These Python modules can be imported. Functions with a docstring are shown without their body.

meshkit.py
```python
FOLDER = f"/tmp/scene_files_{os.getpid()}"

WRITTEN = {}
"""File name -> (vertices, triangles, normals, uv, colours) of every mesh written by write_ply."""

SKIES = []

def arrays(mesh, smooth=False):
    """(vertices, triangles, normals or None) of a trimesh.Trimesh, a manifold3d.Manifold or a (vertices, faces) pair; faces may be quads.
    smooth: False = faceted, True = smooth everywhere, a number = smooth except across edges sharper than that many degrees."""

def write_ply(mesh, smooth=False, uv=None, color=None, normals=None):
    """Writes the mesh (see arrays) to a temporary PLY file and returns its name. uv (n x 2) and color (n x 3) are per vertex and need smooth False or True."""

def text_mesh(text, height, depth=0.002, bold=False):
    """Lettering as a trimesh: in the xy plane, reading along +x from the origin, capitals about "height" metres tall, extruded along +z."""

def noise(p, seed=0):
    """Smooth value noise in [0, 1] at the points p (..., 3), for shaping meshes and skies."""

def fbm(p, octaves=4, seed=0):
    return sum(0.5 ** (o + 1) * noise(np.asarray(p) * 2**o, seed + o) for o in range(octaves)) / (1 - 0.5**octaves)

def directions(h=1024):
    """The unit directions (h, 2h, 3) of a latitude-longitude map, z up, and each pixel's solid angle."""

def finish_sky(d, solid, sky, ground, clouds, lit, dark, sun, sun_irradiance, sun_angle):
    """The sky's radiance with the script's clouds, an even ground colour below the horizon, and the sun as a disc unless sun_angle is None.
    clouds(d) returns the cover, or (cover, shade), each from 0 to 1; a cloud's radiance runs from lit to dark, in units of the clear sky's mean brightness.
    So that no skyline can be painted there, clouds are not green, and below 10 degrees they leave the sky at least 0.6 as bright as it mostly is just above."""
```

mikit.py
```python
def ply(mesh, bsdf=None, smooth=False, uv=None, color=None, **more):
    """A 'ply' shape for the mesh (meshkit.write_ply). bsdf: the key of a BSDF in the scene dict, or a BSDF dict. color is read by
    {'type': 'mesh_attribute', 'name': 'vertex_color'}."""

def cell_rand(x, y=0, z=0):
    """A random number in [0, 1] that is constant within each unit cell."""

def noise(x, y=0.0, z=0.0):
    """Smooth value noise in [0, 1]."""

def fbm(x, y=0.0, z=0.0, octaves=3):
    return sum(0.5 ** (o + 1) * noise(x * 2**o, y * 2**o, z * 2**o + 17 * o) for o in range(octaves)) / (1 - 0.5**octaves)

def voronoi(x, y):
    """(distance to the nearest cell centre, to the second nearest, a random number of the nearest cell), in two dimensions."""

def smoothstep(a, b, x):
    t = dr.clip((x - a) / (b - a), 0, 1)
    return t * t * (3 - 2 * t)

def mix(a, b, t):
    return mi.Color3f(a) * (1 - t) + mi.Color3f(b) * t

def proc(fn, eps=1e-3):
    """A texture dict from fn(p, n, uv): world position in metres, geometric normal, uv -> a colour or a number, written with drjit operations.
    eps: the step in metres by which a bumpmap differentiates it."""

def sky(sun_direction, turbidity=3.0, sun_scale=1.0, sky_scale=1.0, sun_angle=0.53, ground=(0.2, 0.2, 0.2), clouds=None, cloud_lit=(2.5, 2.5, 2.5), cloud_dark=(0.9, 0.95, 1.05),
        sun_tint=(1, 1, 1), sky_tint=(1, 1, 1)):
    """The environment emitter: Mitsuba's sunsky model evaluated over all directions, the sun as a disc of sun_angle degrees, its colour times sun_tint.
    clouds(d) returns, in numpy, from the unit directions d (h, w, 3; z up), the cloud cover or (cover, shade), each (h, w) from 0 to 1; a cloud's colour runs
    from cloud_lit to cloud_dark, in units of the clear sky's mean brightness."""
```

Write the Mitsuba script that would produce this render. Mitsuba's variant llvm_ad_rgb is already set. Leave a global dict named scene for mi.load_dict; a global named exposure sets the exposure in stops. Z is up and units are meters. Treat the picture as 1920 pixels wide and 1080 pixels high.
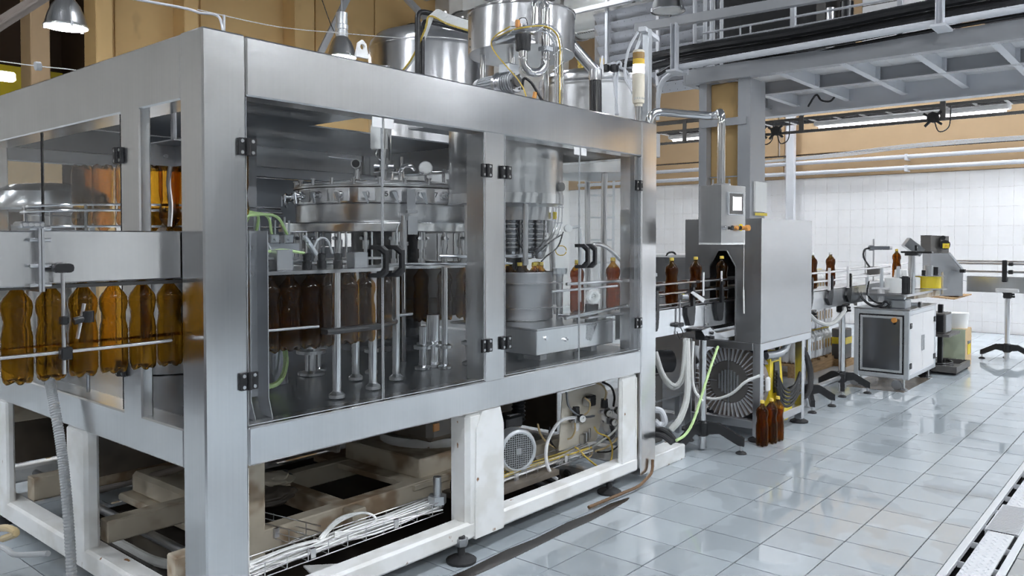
import math, random
import numpy as np, trimesh, mitsuba as mi, drjit as dr, mikit, meshkit
from mikit import proc, noise, fbm, smoothstep, mix
from shapely.geometry import Polygon, Point, box as sbox
T = mi.ScalarTransform4f
rng = random.Random(7)
PI = math.pi
scene, labels = {}, {}
# ---------------------------------------------------------------- camera, exposure
exposure = 2.2
PITCH, YAW = math.radians(1.4), math.radians(40.467)
CAM = np.array([0, 0, 1.5])
FW = np.array([math.cos(YAW) * math.cos(PITCH), math.sin(YAW) * math.cos(PITCH), -math.sin(PITCH)])
scene['camera'] = {'type': 'perspective', 'fov_axis': 'x', 'fov': math.degrees(2 * math.atan(960 / 1500)),
                   'principal_point_offset_y': 53.34 / 1080, 'near_clip': 0.05, 'far_clip': 100.0,
                   'to_world': T().look_at(origin=CAM.tolist(), target=(CAM + FW).tolist(), up=[0, 0, 1])}
# lamp radiances: the added, unseen fluorescent fixtures over the hall, the metal halide bells, small tubes
TUBE_W = (15.5, 16.4, 17.4)
BELL_W = (30, 31, 32)
SMALL_TUBE = (3.5, 3.5, 3.5)
ADDED_TUBES = [(x, y, z) for (y, z) in ((-2.6, 4.3), (0.4, 4.9), (6.9, 5.3)) for x in (-2.2, 1.2, 4.6, 8.0)] + [(11.6, 0.4, 4.9), (11.6, -2.6, 4.3), (13.0, -.2, 4.2), (11.8, -1.2, 4.2), (13.0, 3.6, 5.4), (13.0, 5.8, 5.4), (13.2, -3.2, 4.2), (-3.9, 3.5, 5.0), (-3.9, 8.5, 5.0)]  # streaks in the glass suggest the aisle rows; the others only add light
# ---------------------------------------------------------------- helpers
cat = trimesh.util.concatenate
def box(x0, x1, y0, y1, z0, z1, b=0.0):
    x0, x1 = sorted((x0, x1)); y0, y1 = sorted((y0, y1)); z0, z1 = sorted((z0, z1))
    if b <= 0:
        m = trimesh.creation.box((x1 - x0, y1 - y0, z1 - z0)); m.apply_translation(((x0 + x1) / 2, (y0 + y1) / 2, (z0 + z1) / 2)); return m
    b = min(b, (x1 - x0) / 2.2, (y1 - y0) / 2.2, (z1 - z0) / 2.2); p = []
    for sx, (cx) in ((1, x0), (-1, x1)):
        for sy, cy in ((1, y0), (-1, y1)):
            for sz, cz in ((1, z0), (-1, z1)):
                p += [(cx + sx * b, cy + sy * b, cz), (cx + sx * b, cy, cz + sz * b), (cx, cy + sy * b, cz + sz * b)]
    return trimesh.convex.convex_hull(np.array(p))
def hull(*pts): return trimesh.convex.convex_hull(np.array(pts, float))
def frame_of(d):
    d = np.asarray(d, float); d = d / np.linalg.norm(d); a = np.array([0, 0, 1.0]) if abs(d[2]) < 0.9 else np.array([1.0, 0, 0])
    u = np.cross(a, d); u /= np.linalg.norm(u); return u, np.cross(d, u), d
def rings(P, R, U, V, n, cap=True, a0=0.0):
    k = len(P); a = np.arange(n) * 2 * PI / n + a0
    v = np.concatenate([P[i] + R[i] * (np.cos(a)[:, None] * U[i] + np.sin(a)[:, None] * V[i]) for i in range(k)])
    f = []
    for i in range(k - 1):
        for j in range(n):
            q = [i * n + j, i * n + (j + 1) % n, (i + 1) * n + (j + 1) % n, (i + 1) * n + j]; f += [[q[0], q[1], q[2]], [q[0], q[2], q[3]]]
    if cap:
        v = np.vstack([v, P[0], P[-1]]); c = k * n
        for j in range(n): f += [[c, (j + 1) % n, j], [c + 1, (k - 1) * n + j, (k - 1) * n + (j + 1) % n]]
    return trimesh.Trimesh(v, np.array(f), process=False)
def cyl(p0, p1, r, n=16, r2=None, cap=True):
    p0, p1 = np.asarray(p0, float), np.asarray(p1, float); u, v, d = frame_of(p1 - p0)
    return rings([p0, p1], [r, r if r2 is None else r2], [u, u], [v, v], n, cap)
def spline(pts, k=6):
    p = np.asarray(pts, float)
    if len(p) < 3: return p
    e = np.vstack([2 * p[0] - p[1], p, 2 * p[-1] - p[-2]]); out = []
    for i in range(1, len(e) - 2):
        for t in np.arange(k) / k:
            a, b, c, d = e[i - 1], e[i], e[i + 1], e[i + 2]
            out.append(.5 * (2 * b + (c - a) * t + (2 * a - 5 * b + 4 * c - d) * t * t + (3 * b - a - 3 * c + d) * t ** 3))
    return np.vstack([out, p[-1]])
def tube(pts, r, n=8, k=6, smooth=True):
    P = spline(pts, k) if smooth else np.asarray(pts, float)
    Tn = np.gradient(P, axis=0); Tn /= np.linalg.norm(Tn, axis=1, keepdims=True) + 1e-12
    u, v, d = frame_of(Tn[0]); U, V = [], []
    for t in Tn:
        u = u - t * (u @ t); u /= np.linalg.norm(u) + 1e-12; U.append(u); V.append(np.cross(t, u))
    R = r if hasattr(r, '__len__') else [r] * len(P)
    return rings(P, R, U, V, n)
def bend(pts, rad, k=5):                     # straight runs joined by round bends
    P = [np.asarray(p, float) for p in pts]; out = [P[0]]
    for a, b, c in zip(P, P[1:], P[2:]):
        u, w = (a - b) / np.linalg.norm(a - b), (c - b) / np.linalg.norm(c - b); s = b + u * rad; e = b + w * rad
        for t in np.linspace(0, 1, k): out.append((1 - t) ** 2 * s + 2 * t * (1 - t) * b + t * t * e)
    return out + [P[-1]]
def pipe(pts, r, rad=0.1, n=12): return tube(bend(pts, rad), r, n, smooth=False)
def lathe(prof, c=(0, 0, 0), n=32, axis=(0, 0, 1), cap=True):
    u, v, d = frame_of(axis); c = np.asarray(c, float)
    return rings([c + d * z for r, z in prof], [r for r, z in prof], [u] * len(prof), [v] * len(prof), n, cap)
def ext(poly, h, o, ux, uy):                 # polygon in the plane (ux, uy) at o, extruded along ux x uy
    if not isinstance(poly, Polygon): poly = Polygon(poly)
    m = trimesh.creation.extrude_polygon(poly, h, engine='earcut'); ux, uy = np.asarray(ux, float), np.asarray(uy, float)
    M = np.eye(4); M[:3, 0], M[:3, 1], M[:3, 2], M[:3, 3] = ux, uy, np.cross(ux, uy), o; m.apply_transform(M); return m
def bar(p0, p1, w, h, up=(0, 0, 1), b=0.0):   # a square bar from p0 to p1
    p0, p1 = np.asarray(p0, float), np.asarray(p1, float); d = p1 - p0; L = np.linalg.norm(d); d = d / L
    s = np.cross(np.asarray(up, float), d); s /= np.linalg.norm(s); q = np.cross(d, s)
    m = box(0, L, -w / 2, w / 2, -h / 2, h / 2, b); M = np.eye(4); M[:3, 0], M[:3, 1], M[:3, 2], M[:3, 3] = d, s, q, p0; m.apply_transform(M); return m
OFF = [0.0]
ORD = ('first', 'second', 'third', 'fourth', 'fifth', 'sixth', 'seventh', 'eighth', 'ninth', 'tenth', 'eleventh', 'twelfth')
USED = set()
def numbered(k):
    if k not in USED: USED.add(k); return k
    i = 1
    while f'{k}_{i:03d}' in USED: i += 1
    k = f'{k}_{i:03d}'; USED.add(k); return k
def put(key, mesh, mat, smooth=35, **kw):
    scene[key] = mesh_dict(mesh, mat, smooth, **kw); return key
def mesh_dict(mesh, mat, smooth=35, **kw):
    if isinstance(mesh, (list, tuple)) and not isinstance(mesh, trimesh.Trimesh): mesh = cat(list(mesh))
    if isinstance(mesh, dict): return {**mesh, **kw}
    if OFF[0]: mesh = mesh.copy(); mesh.apply_translation((0, 0, OFF[0]))
    return mikit.ply(mesh, 'm_' + mat if mat else None, smooth=smooth, **kw)
def thing(name, label, category, group=None, mesh=None, mat=None, smooth=35, kind=None, **kw):
    key = numbered(name); labels[key] = {'label': label, 'category': category}
    if group: labels[key]['group'] = group
    if kind: labels[key]['kind'] = kind
    if mesh is not None: put(key, mesh, mat, smooth, **kw)
    return key
def part(root, name, mesh, mat, label=None, smooth=35, kind=None, **kw):
    key = numbered(f'{root}__{name}'); put(key, mesh, mat, smooth, **kw)
    if label or kind: labels[key] = {}
    if label: labels[key]['label'] = label
    if kind: labels[key]['kind'] = kind
    return key
def parts(root, name, meshes, mat, **kw):
    return [part(root, name, m, mat, **kw) for m in meshes]
def struct(name, mesh, mat, smooth=35, label=None, **kw):
    key = numbered(name); labels[key] = {'kind': 'structure'}
    if label: labels[key]['label'] = label
    if mesh is not None: put(key, mesh, mat, smooth, **kw)
    return key
def at(x, y, z, rz=0, s=1, flip=False, tilt=0):
    t = T().translate([float(x), float(y), float(z)]).rotate([0, 0, 1], float(rz))
    if tilt: t = t.rotate([1, 0, 0], float(tilt))
    if flip: t = t.rotate([1, 0, 0], 180)
    return t.scale(float(s)) if s != 1 else t
# ---------------------------------------------------------------- materials
def rgb(*c): return {'type': 'rgb', 'value': list(c)}
def prin(key, col, rough, metal=0.0, spec=0.5, two=True, **kw):
    d = {'type': 'principled', 'base_color': col if isinstance(col, dict) else rgb(*col), 'roughness': rough if isinstance(rough, dict) else float(rough), 'metallic': float(metal), **kw}
    if not metal: d['specular'] = float(spec)
    scene['m_' + key] = {'type': 'twosided', 'b': d} if two else d
def f_steel(p, n, uv):
    w = fbm(p.x * 3.1, p.y * 3.1, p.z * 1.7, 3); s = noise(p.x * 170, p.y * 170, p.z * 3) 
    v = 0.74 + 0.20 * (w - 0.5) + 0.03 * (s - 0.5)
    return mi.Color3f(v * 1.0, v * 1.0, v * 1.005)
def f_steel_r(p, n, uv): return 0.15 + 0.15 * (fbm(p.x * 2.3, p.y * 2.3, p.z * 2.3, 3) - 0.3)
def f_white(p, n, uv):
    w = fbm(p.x * 7, p.y * 7, p.z * 7, 4); r = smoothstep(0.77, 0.82, fbm(p.x * 17 + 5, p.y * 17, p.z * 11, 4))
    return mix(mix((.80, .80, .79), (.70, .69, .66), smoothstep(.4, .7, w)), (.25, .13, .06), r)
def f_cream(p, n, uv):
    w = fbm(p.x * 6, p.y * 6, p.z * 6, 4); r = smoothstep(0.50, 0.68, fbm(p.x * 5 + 3, p.y * 5, p.z * 5, 4))
    return mix(mix((.60, .54, .44), (.48, .41, .31), w), (.22, .12, .05), r * 0.75)
def f_tile(p, n, uv):
    c = mikit.cell_rand(dr.floor((p.x - .116) / .305), dr.floor((p.y - .082) / .305)); w = fbm(p.x * 2.2, p.y * 2.2, 0, 4)
    v = 0.41 + 0.05 * (c - .5) + 0.06 * (w - .5)
    wet = smoothstep(.50, .53, fbm(p.x * 1.5 + 7, p.y * 1.9 + 3, 0, 4)); v = v * (1 - .10 * wet)
    return mi.Color3f(v * .91, v * 1.0, v * 1.065)
def f_tile_r(p, n, uv):
    w = fbm(p.x * 1.5 + 7, p.y * 1.9 + 3, 0, 4); wet = smoothstep(.50, .53, w)
    return 0.22 - 0.19 * wet
def f_ochre(p, n, uv):
    w = fbm(p.x * .9, p.y * .9, p.z * 1.1, 4); d = fbm(p.x * 5, p.y * 5, p.z * 2, 3)
    return mix(mix((.54, .36, .16), (.44, .285, .12), w), (.36, .23, .10), smoothstep(.66, .9, d))
def f_wtile(p, n, uv):
    c = mikit.cell_rand(dr.floor(p.y / .208), dr.floor(p.z / .31), 3); return mi.Color3f(.84 + .03 * c, .83 + .03 * c, .83 + .03 * c)
def f_perf(p, n, uv):
    a, b = p.y * 9, p.z * 16; x, z = a - dr.floor(a) - .5, b - dr.floor(b) - .5
    d = dr.sqrt(dr.square(x / 9) + dr.square(z / 16)); return mix((.09, .09, .1), (.50, .51, .54), smoothstep(.0035, .0055, d))
def f_wood(p, n, uv):
    g = noise(p.x * 8, p.y * 60, p.z * 60); return mix((.46, .30, .16), (.30, .18, .08), g)
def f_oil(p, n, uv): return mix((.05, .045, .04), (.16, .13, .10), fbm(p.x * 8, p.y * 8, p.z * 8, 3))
prin('steel', proc(f_steel), proc(f_steel_r), 1.0)
prin('soft_steel', (.50, .50, .505), .30, 1.0)
prin('satin', (.62, .62, .63), .22, 1.0)
prin('chrome', (.74, .74, .75), .10, 1.0)
prin('dark_steel', (.30, .31, .33), .24, 1.0)
prin('chamber_steel', (.17, .18, .195), .26, 1.0)
prin('stain', (.035, .03, .027), .12)  # the wet streak, and the added shade sheet under the machine
prin('rust', (.16, .09, .045), .6)
prin('near_wall', (.55, .545, .53), .35)
prin('near_upper', (.36, .345, .32), .8)
prin('near_dark_slab', (.05, .055, .06), .5)  # colour of the dark slabs added behind the camera
prin('dull_steel', (.45, .455, .47), .42, 1.0)
prin('galv', (.50, .52, .545), .38, .85)
prin('alu', (.66, .68, .70), .35, .6)
prin('white_paint', proc(f_white), .38)
prin('cream', proc(f_cream), .6)
prin('grey_paint', (.33, .335, .35), .42)
prin('light_grey', (.60, .61, .64), .45)
prin('pale_plate', (.72, .71, .71), .5)
prin('dark_paint', (.10, .095, .09), .5)
prin('brown_steel', (.17, .14, .12), .5)
prin('black', (.012, .012, .013), .32)
prin('rubber', (.02, .02, .021), .55)
prin('white_plastic', (.82, .82, .80), .35)
prin('grey_plastic', (.42, .43, .44), .45)
prin('hose', (.55, .55, .53), .4)
prin('green', (.50, .68, .30), .35)
prin('yellow_hose', (.62, .44, .08), .35)
prin('tan_hose', (.50, .38, .20), .3)
prin('cap', (.74, .56, .10), .4)
prin('yellow', (.72, .55, .03), .4)
prin('orange', (.62, .27, .06), .4)
prin('amber_lens', (.30, .17, .04), .25)
prin('yellow_lens', (.75, .48, .04), .25)
prin('tower_white', (.72, .66, .54), .4)
prin('tile', proc(f_tile), proc(f_tile_r), spec=.75)
prin('grout', (.035, .035, .04), .7)
prin('drain_dark', (.012, .012, .014), .5)
prin('ochre', proc(f_ochre), .75)
prin('tan_wall', (.47, .325, .19), .7)
prin('plaster', (.66, .64, .60), .7)
prin('recess', (.05, .028, .015), .8)  # near-black brown stands in for unlit space
prin('roof_grey', (.28, .29, .30), .8)
prin('wall_tile', proc(f_wtile), .18)
prin('wall_grout', (.62, .58, .55), .8)
prin('perf', proc(f_perf), .4, .3)
prin('wood', proc(f_wood), .7)
prin('cardboard', (.50, .36, .20), .8)
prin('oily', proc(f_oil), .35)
prin('paper', (.80, .80, .78), .6)
prin('duct', (.58, .59, .58), .42, .55)
prin('film', (.80, .80, .80), .3)
prin('pale_green', (.56, .62, .46), .6)
prin('panel', (.68, .63, .54), .5)
prin('drain_steel', (.78, .80, .83), .42, .45)
prin('water', (.335, .37, .395), .015, spec=.8)
prin('ink', (.03, .03, .03), .5)
scene['m_glass'] = {'type': 'thindielectric', 'int_ior': 1.27, 'specular_transmittance': rgb(.93, .945, .95)}
scene['m_pet'] = {'type': 'blendbsdf', 'weight': .07, 'a': {'type': 'dielectric', 'int_ior': 1.5, 'specular_transmittance': rgb(.97, .80, .42)},
                'b': {'type': 'principled', 'base_color': rgb(.08, .03, .004), 'roughness': .10, 'specular': 1.0}}
scene['m_beer'] = {'type': 'thindielectric', 'int_ior': 1.25, 'specular_transmittance': rgb(.62, .36, .10)}
scene['m_wrap'] = {'type': 'thindielectric', 'int_ior': 1.5, 'specular_transmittance': rgb(.93, .93, .93)}
prin('black_matt', (.02, .02, .021), .8)
def glow(c): return {'type': 'area', 'radiance': rgb(*c)}
# ---------------------------------------------------------------- lamps (hall lighting)
fix_body = mesh_dict([box(-.78, .78, -.13, .13, .0, .06, .01), box(-.78, -.76, -.13, .13, -.05, 0), box(.76, .78, -.13, .13, -.05, 0)], 'white_plastic')
fix_glow = mikit.ply(box(-.75, .75, -.10, .10, -.03, -.002))
for x, y, z in ADDED_TUBES:
    k = thing('added_fluorescent_fixture', 'unseen long white fluorescent fixture added over the hall for light', 'ceiling light', 'added fluorescent fixtures over the hall')
    put(f'{k}__housing', fix_body, None, to_world=at(x, y, z)); put(f'{k}__tube', {**fix_glow, 'emitter': glow(TUBE_W)}, None, to_world=at(x, y, z))
    put(f'{k}__cord', [cyl((x + s * .6, y, z + .06), (x + s * .6, y, 6.3), .006, 6) for s in (-1, 1)], 'black')
def bell(c, r, label, lit=True, grp=None):
    k = thing('bell_lamp', label, 'lamp', grp); x, y, z = c; s = r / .2
    part(k, 'reflector', lathe([(r, 0), (r * 1.04, .004), (r * 1.04, .014), (.97 * r, .03 * s), (.86 * r, .12 * s), (.66 * r, .22 * s), (.42 * r, .285 * s), (.34 * r, .30 * s), (.33 * r, .30 * s), (.62 * r, .21 * s), (.83 * r, .11 * s), (.94 * r, .02 * s)], c, 40, cap=False), 'satin', smooth=40)
    part(k, 'ballast_housing', lathe([(0, .28 * s), (.42 * r, .285 * s), (.44 * r, .30 * s), (.44 * r, .36 * s), (.38 * r, .37 * s), (.38 * r, .385 * s), (.46 * r, .39 * s), (.46 * r, .45 * s), (.40 * r, .46 * s), (.40 * r, .62 * s), (0, .63 * s)], c, 28), 'alu')
    k2 = part(k, 'lens', lathe([(0, .012), (.5 * r, .009), (.95 * r, .016), (.95 * r, .02), (0, .02)], c, 32), 'white_plastic')
    if lit: scene[k2]['emitter'] = glow(BELL_W)
    part(k, 'clip', [box(x + r * 1.0 * math.cos(a) - .012, x + r * math.cos(a) + .012, y + r * math.sin(a) - .012, y + r * math.sin(a) + .012, z - .015, z + .03) for a in (0.4, 2.5, 4.6)], 'dull_steel', kind='stuff')
    part(k, 'suspension_rod', cyl((x, y, z + .6 * s), (x, y, 6.3), .012, 8), 'dull_steel')
bell((3.274, 8.727, 3.649), .20, 'bright bell lamp hanging above the bare beam at the upper corner of the picture')
bell((7.025, 9.124, 4.053), .20, 'bell lamp half hidden behind the top beam, beside the diagonal steel brace')
bell((8.748, 4.955, 4.295), .205, 'bell lamp hanging under the duct near the yellow and white signal tower', lit=False)
# ---------------------------------------------------------------- room
XW, YB, YN, XL0, ZC = 14.8, 11.0, -5.0, -5.0, 6.3
DY0, DY1 = .617, .857
fl = struct('floor', [box(XL0, XW, YN, DY0, -.15, -.005), box(XL0, XW, DY1, 13.2, -.15, -.005), box(XL0, XW, DY0, DY1, -.15, -.09)], 'grout', label='grey blue glazed floor tiles with dark joints and wet patches')
def proj(p):
    q = np.asarray(p, float) - CAM; R = np.array([math.sin(YAW), -math.cos(YAW), 0]); U = np.cross(R, FW); d = q @ FW
    return (960 + 1500 * (q @ R) / d, 486.66 - 1500 * (q @ U) / d, d) if d > .05 else (-9e3, 0, -1)
S, X0T, Y0T = .305, .116, .082
TZ = .006
def tile_box(w, d): return box(.003, w - .003, .003, d - .003, -TZ, 0, .0012)
tile_full = mesh_dict(tile_box(S, S), 'tile', smooth=False)
cells = []
for i in range(-17, 49):
    for j in range(-17, 44):
        x, y = X0T + i * S, Y0T + j * S
        if x + S > XW: continue
        y0, y1 = y, y + S
        pieces = [(y0, y1)]
        if y1 > DY0 and y0 < DY1: pieces = [p for p in ((y0, min(y1, DY0)), (max(y0, DY1), y1)) if p[1] - p[0] > .02]
        for a, b in pieces:
            px, py, d = proj((x + S / 2, (a + b) / 2, 0)); seen = -40 < px < 1960 and 440 < py < 1100 and b < 2.75
            if 8.5 < x + S / 2 < 9.6 and 2.15 < y < 2.7: seen = False
            cells.append((0 if seen else 1, d, x, a, b))
cells.sort(); rest = []
for n, (h, d, x, a, b) in enumerate(cells):
    if n < 298 and h == 0:
        k = numbered(fl + '__tile')
        if b - a > S - .01: put(k, tile_full, None, to_world=at(x, a, 0))
        else: put(k, tile_box(S, b - a), 'tile', smooth=False, to_world=at(x, a, 0))
    elif x > -1 and a < 13:
        m = box(.0022, S - .0022, .0022, b - a - .0022, -TZ, 0); m.apply_translation((x, a, 0)); rest.append(m)
part(fl, 'far_tiles', rest, 'tile', smooth=False, kind='stuff')
# floor drain
dr_ = thing('floor_drain', 'stainless floor drain channel with perforated covers and one slotted grate', 'floor drain')
part(dr_, 'trough', [box(-2, XW - .1, DY0 + .002, DY0 + .006, -.09, 0.0), box(-2, XW - .1, DY1 - .006, DY1 - .002, -.09, 0.0), box(-2, XW - .1, DY0 + .002, DY1 - .002, -.09, -.085)], 'drain_dark')
part(dr_, 'frame_rail', box(-2, XW - .1, DY1 - .036, DY1 - .002, -.02, .004, .002), 'drain_steel'); part(dr_, 'frame_rail', box(-2, XW - .1, DY0 + .002, DY0 + .036, -.02, .004, .002), 'drain_steel')
part(dr_, 'spacer', [box(x, x + .006, y, y + .03, -.03, 0) for k in range(26) for x in (2.0 + k * .31,) for y in (.655, .792)], 'drain_steel', kind='stuff')
def cover(x0, x1):
    P = sbox(0, 0, x1 - x0 - .01, .118); hs = []
    k = part(dr_, 'cover_plate', box(x0 + .005, x1 - .005, .672, .790, -.012, 0.0, .002), 'drain_steel', label='stainless cover plate with raised drain holes')
    b = []
    for i in range(int((x1 - x0 - .04) / .05)):
        for j in range(3):
            for dx, dy in ((0, 0), (.021, .012)):
                c = (x0 + .03 + i * .05 + dx, .690 + j * .038 + dy, 0)
                b.append(lathe([(.0075, -.001), (.006, .0025), (.0035, .003), (.003, .0005)], c, 8))
    numbered(k + '__raised_hole'); put(k + '__raised_hole', b, 'drain_steel'); labels[k + '__raised_hole'] = {'kind': 'stuff'}
    h = [cyl((x0 + .03 + i * .05 + dx, .690 + j * .038 + dy, -.001), (x0 + .03 + i * .05 + dx, .690 + j * .038 + dy, .0012), .0034, 6) for i in range(int((x1 - x0 - .04) / .05)) for j in range(3) for dx, dy in ((0, 0), (.021, .012))]
    put(k + '__hole', h, 'drain_dark'); labels[k + '__hole'] = {'kind': 'stuff'}
for a, b in ((2.7, 3.2), (3.2, 3.72), (3.72, 4.72), (5.24, 5.76), (5.76, 6.5), (6.5, 7.5), (7.5, 9.5)): cover(a, b)
k = part(dr_, 'grate', [box(4.725, 5.235, .655, .66, -.03, .002), box(4.725, 5.235, .80, .805, -.03, .002)], 'drain_steel', label='slotted stainless grate')
for i in range(22): part(k, 'slat', box(4.735 + i * .0233, 4.745 + i * .0233, .655, .805, -.003, .002), 'drain_steel', smooth=False)
# walls
wf = struct('wall_far', [box(XW, XW + .2, YN, 13.2, 0, 2.632), box(XW + .02, XW + .2, YN, 13.2, 2.632, ZC)], 'wall_grout', label='white tiled lower wall under tan concrete panels')
tw = mesh_dict(box(.0012, .2068, -.004, 0, .0012, .3088, .0008), 'wall_tile', smooth=False)
wcells = []
for i in range(-20, 52):
    for j in range(9):
        y, z = i * .208 + .107, j * .31 + (.03 if j else .03) - .16 if j else 0.0
        z = -.13 + j * .31 if j else 0.0; h = .1785 if j == 0 else (.31 if z + .31 < 2.63 else 2.632 - z)
        px, py, d = proj((XW, y + .1, z + h / 2)); wcells.append((0 if (1225 < px < 1950 and j > 0) else 1, y, z, h))
R90 = T().rotate([0, 0, 1], 90)
cnt, rest = 0, []
for s, y, z, h in wcells:
    if s == 0 and cnt < 299 and h > .30:
        cnt += 1; put(numbered(wf + '__tile'), tw, None, to_world=T().translate([XW, y + .208, z]).rotate([0, 0, 1], -90))
    else: rest.append(box(XW - .004, XW, y + .0015, y + .2065, z + .0015, z + h - .0015))
part(wf, 'far_tiles', rest, 'wall_tile', smooth=False, kind='stuff')
for a, b, z0, z1 in ((6.0, 13, 3.08, 3.95), (-5, 5.86, 3.08, 3.95), (5.89, 13, 2.64, 3.055), (-5, 5.86, 2.64, 3.055), (-5, 2.4, 3.97, 6.2), (2.42, 6.0, 3.97, 6.2), (6.02, 13, 3.97, 6.2), (5.88, 5.98, 3.08, 3.95)):
    part(wf, 'concrete_panel', box(XW - .03, XW + .02, a + .01, b - .01, z0, z1, .006), 'tan_wall')
part(wf, 'joint', box(XW - .005, XW + .02, YN, 13, 3.05, 3.085), 'dark_paint')
struct('wall_near', box(XL0, XW, YN - .2, YN, 0, 2.63), 'near_wall'); part('wall_near', 'upper_panel', box(XL0, XW, YN - .2, YN - .0, 2.63, ZC), 'near_upper')
struct('wall_side', box(XL0 - .2, XL0, YN, 13.2, 0, 2.63), 'near_wall'); part('wall_side', 'upper_panel', box(XL0 - .2, XL0, YN, 13.2, 2.63, ZC), 'near_upper')
for i, (x0, x1, z1) in enumerate(((-3.4, -1.6, 3.2), (.6, 2.0, 4.4), (3.3, 3.8, 6.2), (5.2, 7.4, 3.4), (9.0, 9.6, 6.2), (11.2, 12.6, 3.0))):  # unseen dark slabs, added to band the reflections in the steel
    k = struct(f'door_{i + 1}', box(x0, x1, YN - .01, YN + .06, 0, z1, .01), 'near_dark_slab', label='dark slab added to the wall behind the camera for reflections in the steel')
    part(k, 'slab_panel', box(x0 + .1, x1 - .1, YN + .06, YN + .08, .1, z1 - .1, .01), 'near_dark_slab')
for i, (y0, y1, z1) in enumerate(((-2.6, -.8, 3.3), (2.2, 3.4, 3.2), (6.2, 6.7, 6.2), (8.6, 10.0, 4.0))): struct(f'door_{i + 7}', box(XL0 - .01, XL0 + .06, y0, y1, 0, z1, .01), 'near_dark_slab', label='dark slab added to the side wall for reflections in the steel')  # more added dark slabs, mirrored in the steel
struct('ceiling', box(XL0, XW, YN, 13.2, ZC, ZC + .2), 'roof_grey')
for i in range(7):
    k = thing('roof_girder', 'steel roof girder under the hall ceiling', 'girder', 'roof girders'); put(k, [box(-4.2 + i * 2.9, -4.1 + i * 2.9, YN, 13.2, ZC - .35, ZC - .33), box(-4.17 + i * 2.9, -4.13 + i * 2.9, YN, 13.2, ZC - .33, ZC - .02), box(-4.2 + i * 2.9, -4.1 + i * 2.9, YN, 13.2, ZC - .02, ZC)], 'grey_paint')
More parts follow.
